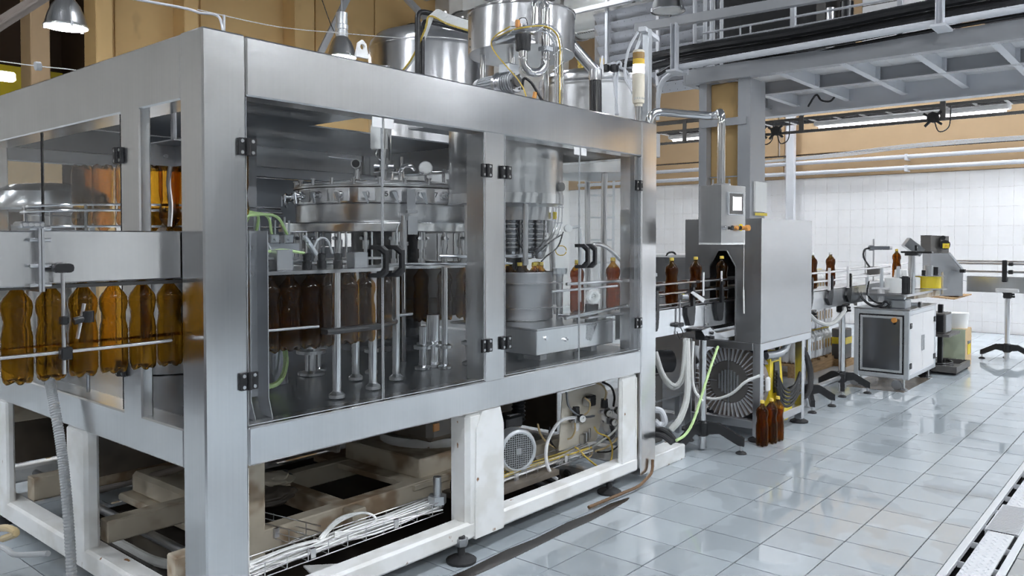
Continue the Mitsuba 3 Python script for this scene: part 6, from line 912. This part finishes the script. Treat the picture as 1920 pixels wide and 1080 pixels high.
k = thing('height_sensor', 'dark horizontal sensor on a thin upright rod behind the labelling drum', 'sensor'); q = np.array((9.382, 2.716, 1.411)); part(k, 'rod', cyl((q[0], q[1], 1.03), (q[0], q[1], (9.384, 2.718, 1.512)[2]), .008, 8), 'dull_steel'); part(k, 'head', [cyl(q + R0 * .0, q + R0 * .17, .022, 14), cyl(q - R0 * .05, q + R0 * .0, .03, 12)], 'dark_steel'); part(k, 'tip', cyl(q + R0 * .17, q + R0 * .20, .022, 14), 'pale_plate'); part(k, 'cord', tube([q - R0 * .05, q - R0 * .10 - (0, 0, .02), q - R0 * .11 - (0, 0, .1), q - R0 * .05 - (0, 0, .2), q + R0 * .0 - (0, 0, .25)], .010, 8), 'black'); part(k, 'rod', cyl(q - R0 * .09 - (0, 0, .28), q - R0 * .09, .007, 8), 'dull_steel')
thing('sensor_box', 'black box on the conveyor rail beside the white labelling drum', 'box', None, box(*(v for c, w in zip((9.442, 2.714, 1.154), (.10, .06, .045)) for v in (c - w, c + w)), .006), 'dark_paint')
# ---------------------------------------------------------------- date coder hood, second line, stand
cd_ = thing('coder_hood', 'stainless hood with a sloping front over the cross conveyor', 'hood')
h0 = [(11.103, 2.524, 0.793), (11.114, 2.533, 1.332), (11.262, 2.359, 1.332), (11.376, 2.217, 1.110), (11.366, 2.217, 0.793)]
hb = [np.array(q) for q in h0]; dv = R0 * .12 + D0 * .5
part(cd_, 'hood', [hull(*hb, *[q + dv * .75 for q in hb])], 'dull_steel', smooth=False); part(cd_, 'latch', box(*(v for c, w in zip((11.259, 2.200, 1.113), (.03, .03, .02)) for v in (c - w, c + w)), .004), 'black'); part(cd_, 'lid_edge', bar((11.206, 2.347, 1.339), (11.320, 2.206, 1.118), .03, .02), 'alu'); part(cd_, 'seam', bar((11.087, 2.525, 1.117), (11.353, 2.213, 1.104), .01, .01), 'dull_steel')
tb = thing('coder_table', 'small wooden-edged table on a black post under the coder hood', 'table'); part(tb, 'top', [hull(*[np.array(q) + (0, 0, z) for q in ((10.972, 2.525, 0.787), (11.187, 2.271, 0.754), (12.007, 2.236, 0.772), (11.897, 2.672, 0.766)) for z in (0, .015)])], 'wood'); part(tb, 'post', [box(9.75, 9.82, 2.22, 2.29, 0, (11.191, 2.575, 0.773)[2], .004), box(10.0, 10.05, 2.15, 2.2, 0, (11.191, 2.575, 0.773)[2], .004)], 'black')
pr = thing('label_printer', 'black printer box with a yellow 20 label on top of the coder hood', 'printer'); pb0 = np.array((12.076, 2.642, 1.442)); 
pp = [np.array(q) for q in [(11.224, 2.558, 1.337), (11.228, 2.562, 1.561), (11.489, 2.409, 1.548), (11.485, 2.406, 1.328)]]; part(pr, 'case', hull(*pp, *[q + D0 * .25 for q in pp]), 'dark_paint', smooth=False); part(pr, 'dial', [cyl(np.array((11.389, 2.430, 1.439)), np.array((11.322, 2.415, 1.439)), .06, 22), cyl(np.array((11.373, 2.452, 1.527)), np.array((11.306, 2.437, 1.527)), .03, 14)], 'black'); lq = np.array((11.264, 2.391, 1.426)); part(pr, 'yellow_label', hull(*[lq + R0 * a * .042 + (0, 0, b * .03) + D0 * c for a in (-1, 1) for b in (-1, 1) for c in (0, .005)]), 'yellow')
m = meshkit.text_mesh('20', .03, .002, True); m.apply_translation((-.022, -.015, 0)); M = np.eye(4); M[:3, 0], M[:3, 1], M[:3, 2] = R0, (0, 0, 1), -D0; M[:3, 3] = lq - D0 * .001; m.apply_transform(M); part(pr, 'label_number', m, 'orange', smooth=False)
c3 = thing('cross_conveyor', 'stainless conveyor with double guide rails crossing in front of the white tiled wall', 'conveyor'); part(c3, 'side_plate', box(11.5, 11.506, -4.5, 2.2, .845, 1.035), 'steel', smooth=False); part(c3, 'side_plate', box(11.7, 11.706, -4.5, 2.2, .845, 1.035), 'dull_steel'); part(c3, 'belt', box(11.51, 11.70, -4.5, 2.2, 1.03, 1.04), 'dull_steel')
for x in (11.48, 11.72):
    for z in (1.10, 1.20, 1.23): part(c3, 'guide_rail', cyl((x, -4.5, z), (x, 2.5, z), .009, 8), 'satin')
for y in (1.78, .6): part(c3, 'rail_bracket', [box(11.44, 11.48, y - .025, y + .025, .98, 1.25, .006), box(11.44, 11.48, y - .09, y - .04, 1.08, 1.13, .006), box(11.44, 11.48, y - .09, y - .04, 1.18, 1.22, .006)], 'black')
tripod_stand('tripod_stand', 11.55, 1.757, .845, 'tall steel pole stand with black feet under the cross conveyor at the tiled wall', 0, .03, legs=(90, -90, 10), L=.27)
thing('bracket_head', 'pale bracket block on top of the far pole stand', 'bracket', None, box(11.46, 11.64, 1.63, 1.88, .85, .9, .01), 'pale_plate')
thing('thin_cable', 'thin cable drooping along the tiled wall below the cross conveyor', 'cable', None, tube([(14.7, 3.0, .86), (14.7, 2.5, .80), (14.7, 2.0, .83), (14.7, 1.5, .80), (14.7, .5, .84)], .006, 6), 'grey_plastic')
# floor things behind the labelling machine
ty_ = thing('floor_trolley', 'low dark trolley tray with coiled cable behind the labelling machine', 'trolley'); part(ty_, 'tray', [box(9.85, 10.55, 1.97, 2.5, .03, .05), box(9.85, 10.55, 1.97, 2.0, .03, .10), box(9.85, 9.88, 1.97, 2.5, .03, .10), box(10.52, 10.55, 1.97, 2.5, .03, .10)], 'dark_paint'); part(ty_, 'shelf', box(9.85, 10.4, 2.05, 2.45, .42, .45), 'dark_paint'); part(ty_, 'column', [box(10.3, 10.36, 2.3, 2.36, .05, .42), bar((9.95, 2.2, .06), (10.1, 2.35, .42), .03, .03)], 'dark_paint'); part(ty_, 'caster', [cyl((x, y, .015), (x + .02, y, .015), .015, 10) for x in (9.9, 10.5) for y in (2.0, 2.45)], 'rubber', kind='stuff')
for i in range(3): thing('coiled_cable', 'black cable coiled in the low dark trolley tray', 'cable', 'coiled cables in the trolley tray', tube([np.array((10.15, 2.2, .065 + .02 * i)) + np.array((.2 * math.cos(t), .12 * math.sin(t), 0)) for t in np.linspace(0, 6.1, 14)], .012, 6), 'black')
mn = thing('black_unit', 'small black electronics unit standing on the trolley shelf', 'electronics unit'); part(mn, 'case', box(9.90, 10.2, 2.10, 2.35, .45, .68, .008), 'dark_paint'); part(mn, 'side_panel', box(9.92, 10.18, 2.095, 2.10, .47, .66), 'dull_steel'); part(mn, 'front_panel', box(9.895, 9.90, 2.12, 2.33, .47, .66), 'black')
kb = thing('green_carton', 'greenish carton with a yellow sticker behind the trolley', 'carton'); q0 = np.array((10.62, 1.98, 0)); part(kb, 'carton', box(10.58, 10.92, 2.03, 2.30, .0, .45, .004), 'cardboard'); part(kb, 'front', box(10.575, 10.58, 2.03, 2.30, .0, .45), 'pale_green'); part(kb, 'sticker', box(10.7, 10.85, 2.024, 2.03, .14, .26), 'yellow'); part(kb, 'blue_strip', box(10.7, 10.85, 2.024, 2.03, .27, .30), 'dark_steel')
wt = thing('white_tub', 'round white tub standing on the greenish carton', 'tub'); part(wt, 'tub', lathe([(0, .45), (.13, .452), (.14, .60), (.14, .62)], (10.74, 2.17, 0), 32), 'white_plastic'); part(wt, 'lid', lathe([(.145, .61), (.146, .63), (.12, .632), (.1, .628), (0, .628)], (10.74, 2.17, 0), 32), 'white_plastic')
# ---------------------------------------------------------------- below the machine: pipes, hoses, cable tray, motor, air panel
thing('corrugated_hose', 'thick grey corrugated drain hose hanging down in front of the white base', 'hose', None, (lambda P: tube(np.array(P), [.0185 + .0035 * (i % 2) for i in range(len(P))], 14, smooth=False))(spline([(1.330, 3.781, 0.909), (1.330, 3.748, 0.831), (1.330, 3.672, 0.658), (1.330, 3.621, 0.485), (1.330, 3.583, 0.266), (1.330, 3.558, 0.024)], 34)), 'grey_plastic', smooth=False)
for (pts, r, mt, nm, lb, c_) in (
    ([(1.750, 5.455, 0.554), (1.750, 5.473, 0.131), (1.750, 4.819, 0.108), (1.720, 4.220, 0.127), (1.680, 3.290, 0.157), (1.660, 2.928, 0.169)], .021, 'dull_steel', 'drain_pipe', 'steel drain pipe dropping and running along behind the base legs of the short side', 'pipe'),
    ([(2.000, 4.994, -0.009), (2.000, 3.992, 0.314), (2.000, 3.518, 0.479)], .018, 'brown_steel', 'brown_pipe', 'brown stained pipe rising toward the corner post under the machine', 'pipe'),
    ([(2.100, 5.071, -0.026), (2.100, 5.126, -0.321)], .020, 'oily', 'support_pipe', 'short dark upright pipe under the machine behind the base leg', 'pipe'),
    ([(1.700, 4.227, -0.047), (1.700, 3.934, -0.014), (1.700, 3.603, 0.029), (1.700, 3.330, 0.077), (1.700, 3.083, 0.121)], .022, 'hose', 'grey_hose', 'pale grey hose lying low along the base of the short side', 'hose'),
    ([(1.900, 5.911, -0.203), (1.900, 5.870, -0.130), (1.900, 5.715, -0.074)], .016, 'dull_steel', 'elbow_pipe', 'small steel elbow pipe near the floor by the base leg', 'pipe'),
    ([(1.250, 4.242, 0.151), (1.250, 4.070, 0.196), (1.250, 3.962, 0.198), (1.250, 4.128, 0.133)], .016, 'tan_hose', 'tan_hose', 'tan hose end lying on the floor at the edge of the picture', 'hose'),
    ([(1.220, 4.143, 0.108), (1.220, 3.990, 0.128), (1.220, 3.871, 0.134), (1.250, 3.592, 0.202)], .012, 'grey_plastic', 'grey_hose', 'thin grey hose with a clamp on the floor at the edge of the picture', 'hose')):
    thing(nm, lb, c_, None, pipe(pts, r, .06, 12) if mt in ('dull_steel', 'brown_steel') else tube([(p[0], p[1], max(p[2], r)) for p in pts], r, 10), mt)
k = thing('brass_valve', 'old brass valve on an upright pipe under the machine', 'valve'); q = np.array((2.000, 5.721, 0.131)); part(k, 'pipe', cyl(q + (0, 0, -.2), q + (0, 0, .25), .014, 12), 'tan_hose'); part(k, 'body', [cyl(q + (0, 0, -.06), q + (0, 0, .05), .026, 14), cyl(q + (0, 0, -.0), q + (-.06, .02, .02), .03, 14)], 'tan_hose'); part(k, 'coil', [lathe([(.02, z), (.03, z + .006), (.02, z + .012)], q + (0, 0, .02), 14, cap=False) for z in (.02, .035, .05)], 'oily', kind='stuff')
q = np.array((1.750, 5.470, 0.184)); thing('pipe_clamp', 'steel wing clamp on the drain pipe of the short side', 'clamp', None, [lathe([(.022, -.012), (.032, -.008), (.032, .008), (.022, .012)], q, 20), cyl(q + (0, -.06, 0), q + (0, .06, 0), .006, 8), box(q[0] - .01, q[0] + .01, q[1] - .07, q[1] - .05, q[2] - .02, q[2] + .02)], 'satin')
thing('oil_sump', 'grimy painted sump block low under the short side of the machine', 'sump', None, [box(1.95, 2.2, 3.75, 4.4, .12, .24, .02), box(1.9, 2.25, 3.7, 4.45, .08, .12, .01)], 'cream')
thing('shade_sheet', 'black sheet added on the floor under the machine to stand for shade', 'tray', None, [box(1.52, 4.2, 2.73, 4.45, .008, .02), box(1.52, 4.2, 2.73, 2.74, .008, .05), box(1.52, 4.2, 4.44, 4.45, .008, .05)], 'stain')  # black sheet painting the shade under the base
thing('light_block_sheet', 'dark oily sheets added under the chamber to block light, with one brown plate', 'sheet', None, [box(1.6, 4.25, 4.2, 4.22, .30, .78), box(2.42, 2.44, 3.2, 4.2, .45, .78), box(3.30, 3.78, 3.4, 3.42, .36, .78)], 'oily')  # added to stop light from behind; the last sheet is a brown plate
thing('rear_light_block', 'dark sheet added behind the machine base to block light', 'sheet', None, [box(1.5, 4.26, 5.235, 5.245, .19, .68), box(4.335, 4.345, 3.3, 5.24, .19, .68)], 'oily')  # added light blocker at the back and far side of the base
for i in range(3): thing('oily_rag', 'crumpled dirty rag on the frame beams under the corner', 'rag', 'dirty rags under the corner', (lambda s: trimesh.Trimesh(s.vertices * (.14, .10, .045) * (1 + .5 * (meshkit.noise(s.vertices * 3 + i * 9)[:, None] - .5)) + np.array((2.121, 3.346, 0.280)) + (.06 * i, .1 * i, .0 + .03 * (i % 2)), s.faces))(trimesh.creation.icosphere(3)), ('oily', 'cream', 'dark_paint')[i])
# wire basket tray and its cables
def basket(path, w, h, lab, out):
    P = np.array(path); d = (P[-1] - P[0]) / np.linalg.norm(P[-1] - P[0]); s = np.cross((0, 0, 1), d); s /= np.linalg.norm(s); L = np.linalg.norm(P[-1] - P[0])
    k = thing('cable_basket', lab, 'cable tray')
    for o, z in ((-w / 2, h), (w / 2, h), (-w / 2, h / 2), (w / 2, h / 2), (-w / 2, 0), (0, 0), (w / 2, 0)): part(k, 'long_wire', cyl(P[0] + s * o + (0, 0, z), P[-1] + s * o + (0, 0, z), .0026, 6), 'satin')
    for i in range(int(L / .1) + 1):
        c = P[0] + d * i * .1; part(k, 'cross_wire', tube([c - s * w / 2 + (0, 0, h + .004), c - s * w / 2, c + s * w / 2, c + s * w / 2 + (0, 0, h + .004)], .0026, 6, smooth=False), 'satin')
    part(k, 'splice_clip', [box(*(v for c, w_ in zip(P[0] + d * L * t - s * w / 2 + (0, 0, h / 2), (.012, .006, .02)) for v in (c - w_, c + w_))) for t in (.3, .72)], 'satin', kind='stuff')
    return P, d, s
P, d, s = basket(((1.62, 2.78, .19), (2.69, 2.78, .19)), .10, .055, 'wire cable basket full of white cables in the first bay of the base', 0)
for i in range(12): 
    o = -.045 + .0085 * i; thing('white_cable', 'white cable lying in the basket of the first base bay', 'cable', 'white cables in the first basket', tube([P[0] + s * o + (0, 0, .012 + .018 * (i % 3)), P[0] + d * .3 + s * (o + .01 * math.sin(i)) + (0, 0, .014 + .016 * ((i + 1) % 3)), P[0] + d * .65 + s * (o - .012 * math.sin(i * 2)) + (0, 0, .014 + .016 * ((i + 2) % 3)), P[-1] + s * o + (0, 0, .012 + .018 * (i % 3))], .0048, 6, 4), 'white_plastic')
for i in range(3): thing('cable_loop', 'white cable looped loosely on top of the basket', 'cable', 'looped white cables on the basket', tube([(2.02, 2.79, .225 + .01 * i), (2.14, 2.82, .27 + .008 * i), (2.26, 2.80, .285), (2.30, 2.76, .255), (2.22, 2.75, .235), (2.08, 2.77, .235 + .008 * i)], .0055, 6), 'white_plastic')
P, d, s = basket(((1.92, 3.42, .21), (2.02, 2.84, .21)), .10, .055, 'second wire basket branching off under the machine behind the inner leg', 0)
P, d, s = basket(((2.97, 2.82, .19), (4.02, 2.82, .20)), .10, .055, 'wire cable basket with mixed cables in the second bay of the base', 0)
for i in range(10):
    o = -.04 + .009 * i; thing('mixed_cable', ('white', 'yellow', 'grey')[i % 3] + ' cable lying in the basket of the second base bay', 'cable', ('white', 'yellow', 'grey')[i % 3] + ' cables in the second basket', tube([P[0] + s * o + (0, 0, .012 + .016 * (i % 3)), P[0] + d * .4 + s * (o + .008 * math.sin(i)) + (0, 0, .014 + .014 * ((i + 1) % 3)), P[-1] + s * o + (0, 0, .012 + .018 * (i % 3))], .0048, 6, 4), ('white_plastic', 'yellow_hose', 'grey_plastic')[i % 3])
# motor with round fan cover
fmv = thing('fan_motor', 'electric motor with a round perforated fan cover under the second pair of glass doors', 'motor'); q = np.array((3.336, 2.800, 0.343)); av = np.array((-.30, -.95, .0)); av /= np.linalg.norm(av)
part(fmv, 'body', cyl(q - av * .04, q - av * .28, .105, 32), 'alu'); part(fmv, 'fan_cover', lathe([(.118, -.08), (.124, -.05), (.124, -.012), (.118, .0), (.105, .006), (.097, .004), (.095, .0)], q, 40, av, cap=False), 'alu'); gr_ = part(fmv, 'grille_disc', cyl(q - av * .002, q + av * .001, .096, 36), 'black')
sx = np.cross((0, 0, 1.0), av); sx /= np.linalg.norm(sx)
part(fmv, 'grille_wire', [bar(q + sx * o - (0, 0, math.sqrt(.095 ** 2 - o * o)) + av * .003, q + sx * o + (0, 0, math.sqrt(.095 ** 2 - o * o)) + av * .003, .003, .003, up=av) for o in np.linspace(-.084, .084, 13)] + [bar(q + (0, 0, o) - sx * math.sqrt(.095 ** 2 - o * o) + av * .003, q + (0, 0, o) + sx * math.sqrt(.095 ** 2 - o * o) + av * .003, .003, .003, up=av) for o in np.linspace(-.084, .084, 15)], 'grey_plastic', kind='stuff'); part(fmv, 'badge', hull(*[q + sx * a * .017 + (0, 0, b * .017) + av * c for a in (-1, 1) for b in (-1, 1) for c in (.002, .007)]), 'grey_plastic'); part(fmv, 'mount', box(q[0] - .02, q[0] + .22, q[1] + .1, q[1] + .3, .20, q[2] - .09, .006), C_); part(fmv, 'terminal_box', box(q[0] + .0, q[0] + .14, q[1] + .08, q[1] + .2, q[2] + .1, q[2] + .17, .01), 'black')
k = thing('spray_bottle', 'white trigger spray bottle hooked above the fan motor', 'spray bottle'); q = np.array((3.423, 2.900, 0.493)); part(k, 'trigger', [hull(*[q + v for v in ((-.045, 0, .025), (.05, 0, .02), (.05, 0, .0), (-.02, 0, .0), (-.045, .02, .025), (.05, .02, .02), (.05, .02, .0), (-.02, .02, .0))]), hull(*[q + v for v in ((-.035, 0, .015), (-.02, 0, .01), (-.035, 0, -.055), (-.035, .018, .015), (-.02, .018, .01), (-.035, .018, -.055))])], 'white_plastic'); part(k, 'neck', lathe([(.018, -.04), (.02, -.03), (.018, -.005), (.014, .005)], q + (.022, .01, 0), 16), 'white_plastic'); part(k, 'flask', lathe([(.018, -.04), (.035, -.07), (.042, -.10), (.042, -.22), (0, -.22)], q + (.022, .01, 0), 24), 'cream')
bl = thing('black_bellows', 'black ribbed spindle sleeve above the fan motor', 'bellows', None, lathe([(.03 + .012 * (i % 2), .012 * i) for i in range(16)], np.array((3.515, 2.950, 0.455)), 20), 'black')
# air panel with gauges
apn = thing('pneumatic_board', 'cream sheet panel with pressure regulators and gauges in the second bay of the base', 'panel'); PYa = 2.86
poly = [(3.819, 2.860, 0.582), (4.232, 2.860, 0.590), (4.306, 2.860, 0.518), (4.174, 2.860, 0.232), (3.783, 2.860, 0.243)]
part(apn, 'sheet', [hull(*[np.array(q) + (0, t, 0) for q in poly for t in (0, .006)])], 'panel')
def gauge(q, r=.021):
    q = np.array(q); v_ = np.array((-.45, -.89, 0)); k = part(apn, 'pressure_gauge', [cyl(q, q + v_ * .025, r * 1.12, 20)], 'black'); put(numbered(k + '__dial'), cyl(q + v_ * .025, q + v_ * .0265, r, 20), 'paper'); put(numbered(k + '__needle'), [bar(q + v_ * .027, q + v_ * .027 + (.008, -.004, .012), .002, .002)], 'ink'); return q
for q in [(3.894, 2.780, 0.434), (4.180, 2.780, 0.418), (4.289, 2.780, 0.417), (4.241, 2.780, 0.351)]: gauge(q)
for q in [(3.900, 2.820, 0.420), (4.204, 2.820, 0.422), (4.228, 2.820, 0.357)]:
    q = np.array(q); k = part(apn, 'regulator', [box(q[0] - .03, q[0] + .03, q[1] - .02, q[1] + .02, q[2] - .02, q[2] + .02, .004), cyl(q + (-.06, 0, 0), q + (.06, 0, 0), .010, 10)], 'satin'); put(numbered(k + '__cap'), lathe([(.022, .02), (.024, .03), (.021, .075), (0, .078)], q, 16), 'black'); put(numbered(k + '__bowl'), lathe([(0, -.075), (.015, -.07), (.02, -.05), (.02, -.02)], q, 16), 'pale_plate')
q = np.array((4.071, 2.830, 0.509)); part(apn, 'solenoid_valve', [box(q[0] - .035, q[0] + .03, q[1] - .02, q[1] + .02, q[2] - .035, q[2] + .03, .005)], 'black'); part(apn, 'solenoid_base', box(q[0] - .06, q[0] - .03, q[1] - .02, q[1] + .02, q[2] - .03, q[2] + .02, .004), 'satin')
q = np.array((4.018, 2.840, 0.285)); part(apn, 'fitting_block', [box(q[0] - .03, q[0] - .01, q[1] - .015, q[1] + .015, q[2] - .05, q[2] + .02), box(q[0] + .0, q[0] + .03, q[1] - .015, q[1] + .015, q[2] - .03, q[2] + .03, .004), cyl(q + (.04, -.01, -.01), q + (.04, -.01, .05), .008, 8)], 'satin')
for pts, r, mt, nm, lb in (
    ([(3.872, 2.800, 0.441), (3.661, 2.760, 0.458), (3.525, 2.740, 0.379), (3.506, 2.740, 0.271), (3.555, 2.740, 0.176), (3.605, 2.740, 0.141)], .010, 'pale_plate', 'clear_hose', 'wide pale hose looping in front of the air panel down into the basket'),
    ([(3.803, 2.820, 0.599), (3.797, 2.800, 0.523), (3.845, 2.780, 0.467), (3.943, 2.780, 0.432), (4.034, 2.780, 0.423)], .007, 'dark_steel', 'dark_hose', 'dark grey air hose sweeping across the top of the air panel'),
    ([(4.034, 2.780, 0.357), (4.051, 2.760, 0.318), (4.126, 2.740, 0.280), (4.174, 2.740, 0.204), (4.151, 2.740, 0.122), (4.045, 2.740, 0.112), (3.921, 2.740, 0.184), (3.889, 2.780, 0.235), (3.890, 2.820, 0.254)], .0055, 'yellow_hose', 'yellow_hose', 'big loop of amber air hose at the lower corner of the air panel'),
    ([(3.923, 2.820, 0.241), (3.900, 2.780, 0.214), (3.967, 2.780, 0.180), (4.012, 2.780, 0.197), (4.029, 2.800, 0.236)], .005, 'tan_hose', 'tan_hose', 'small loop of tan air hose below the air panel'),
    ([(3.862, 2.800, 0.407), (3.848, 2.790, 0.363), (3.830, 2.800, 0.327), (3.814, 2.820, 0.314)], .0055, 'tan_hose', 'tan_hose', 'short tan air hose on the face of the air panel'),
    ([(3.960, 2.800, 0.546), (3.988, 2.780, 0.512), (3.977, 2.780, 0.465), (3.960, 2.800, 0.439)], .0055, 'tan_hose', 'tan_hose', 'tan air hose curling below the black solenoid valve'),
    ([(4.179, 2.800, 0.496), (4.191, 2.800, 0.548), (4.173, 2.820, 0.589), (4.125, 2.860, 0.611)], .0055, 'tan_hose', 'tan_hose', 'tan air hose arching over the top corner of the air panel'),
    ([(4.155, 2.800, 0.614), (4.221, 2.780, 0.574), (4.258, 2.780, 0.507), (4.277, 2.800, 0.441)], .007, 'black', 'black_hose', 'black air hose curving beside the gauges of the air panel'),
    ([(4.295, 2.740, 0.466), (4.259, 2.740, 0.350), (4.204, 2.760, 0.289), (4.133, 2.800, 0.243), (4.064, 2.840, 0.203)], .007, 'hose', 'grey_hose', 'grey air hose sweeping down past the gauges'),
    ([(4.321, 2.740, 0.380), (4.247, 2.740, 0.264), (4.175, 2.780, 0.204), (4.075, 2.800, 0.194)], .006, 'tan_hose', 'tan_hose', 'tan air hose sweeping down beside the white base leg'),
    ([(4.321, 2.740, 0.312), (4.272, 2.740, 0.219), (4.181, 2.760, 0.180), (4.098, 2.800, 0.183)], .005, 'black', 'black_hose', 'thin black hose beside the white base leg'),
    ([(3.630, 2.900, 0.427), (3.660, 2.900, 0.358), (3.731, 2.900, 0.291), (3.815, 2.900, 0.242)], .006, 'tan_hose', 'tan_hose', 'tan hose hanging between the motor and the air panel'),
    ([(3.741, 2.900, 0.391), (3.752, 2.900, 0.306), (3.804, 2.900, 0.245)], .006, 'black', 'black_hose', 'thin black hose hanging between the motor and the air panel'),
    ([(3.068, 2.900, 0.335), (2.995, 2.900, 0.300), (2.931, 2.900, 0.258), (2.931, 2.900, 0.202), (2.987, 2.900, 0.150)], .012, 'black', 'black_hose', 'black hose curving down in front of the gearbox plinth')):
    thing(nm, lb, 'hose', None, tube(pts, r, 8), mt)
for i in range(2): thing('thick_black_hose', 'thick black hose bow on the floor below the air panel', 'hose', 'thick black hoses below the air panel', tube([(3.52 + .12 * i, 2.98, .24), (3.58 + .12 * i, 2.92, .12), (3.70 + .12 * i, 2.88, .04), (3.84 + .12 * i, 2.90, .03), (3.95 + .1 * i, 3.0, .03)], .022, 10), 'rubber')
for i in range(2): thing('thick_black_hose', 'thick black hose coil hanging behind the gauges', 'hose', 'thick black hoses behind the gauges', tube([(4.405, 2.900, 0.287), (4.430, 2.900, 0.226), (4.380, 2.900, 0.200), (4.360, 2.920, 0.221)], .016, 10), 'rubber')
thing('orange_rating_plate', 'small orange rating plate on the gearbox under the lower beam', 'plate', None, box(*(v for c, w in zip((2.858, 2.950, 0.538), (.02, .004, .02)) for v in (c - w, c + w))), 'orange')
thing('gearbox_casting', 'dark oily gearbox casting hanging below the chamber floor', 'gearbox', None, [box(2.86, 3.2, 3.0, 3.4, .44, .78, .03), cyl((2.72, 3.2, .60), (2.9, 3.2, .60), .10, 24), box(3.1, 3.6, 3.02, 3.2, .50, .62, .01)], 'oily')
thing('rusty_pipe', 'rusty pipe bending along the floor by the machine end post', 'pipe', None, pipe([(4.34, 2.55, .13), (4.34, 2.55, .05), (4.1, 2.5, .03), (3.62, 2.53, .02)], .009, .05, 10), 'rust')
thing('wet_streak', 'long dark wet streak on the floor tiles along the front of the base', 'stain', None, ext(Polygon([(1.9, 2.43), (2.2, 2.42), (2.45, 2.435), (2.7, 2.425), (3.0, 2.43), (3.25, 2.44), (3.5, 2.435), (3.75, 2.45), (3.9, 2.465), (3.95, 2.48), (3.8, 2.50), (3.6, 2.49), (3.4, 2.505), (3.1, 2.49), (2.9, 2.505), (2.6, 2.49), (2.3, 2.50), (1.9, 2.49)]).buffer(.006), .0012, (0, 0, .0003), (1, 0, 0), (0, 1, 0)), 'stain', smooth=False)
# ---------------------------------------------------------------- puddles on the tiles
for j, ((x, y, _), a, b, lb) in enumerate(((((7.064, 1.574, 0.000)), .34, .12, 'small puddle on the tiles in the middle of the aisle'), (((5.178, 1.941, 0.000)), .22, .10, 'thin puddle on the tiles in front of the three floor bottles'), (((10.517, 2.069, 0.000)), .9, .22, 'wide wet film on the tiles near the far pole stand'))):
    t = np.linspace(0, 2 * PI, 90)[:-1]; q = np.stack([np.cos(t) * 1.6, np.sin(t) * 1.6, 0 * t + j * 7.3], 1); r = .45 + 1.1 * meshkit.fbm(q * 1.7, 4)
    P_ = Polygon(np.stack([x + a * r * np.cos(t), y + b * r * np.sin(t)], 1)).buffer(0)
    thing('puddle', lb, 'puddle', None, ext(P_ if P_.geom_type == 'Polygon' else max(P_.geoms, key=lambda g: g.area), .0010, (0, 0, .0002), (1, 0, 0), (0, 1, 0)), 'water', smooth=False)
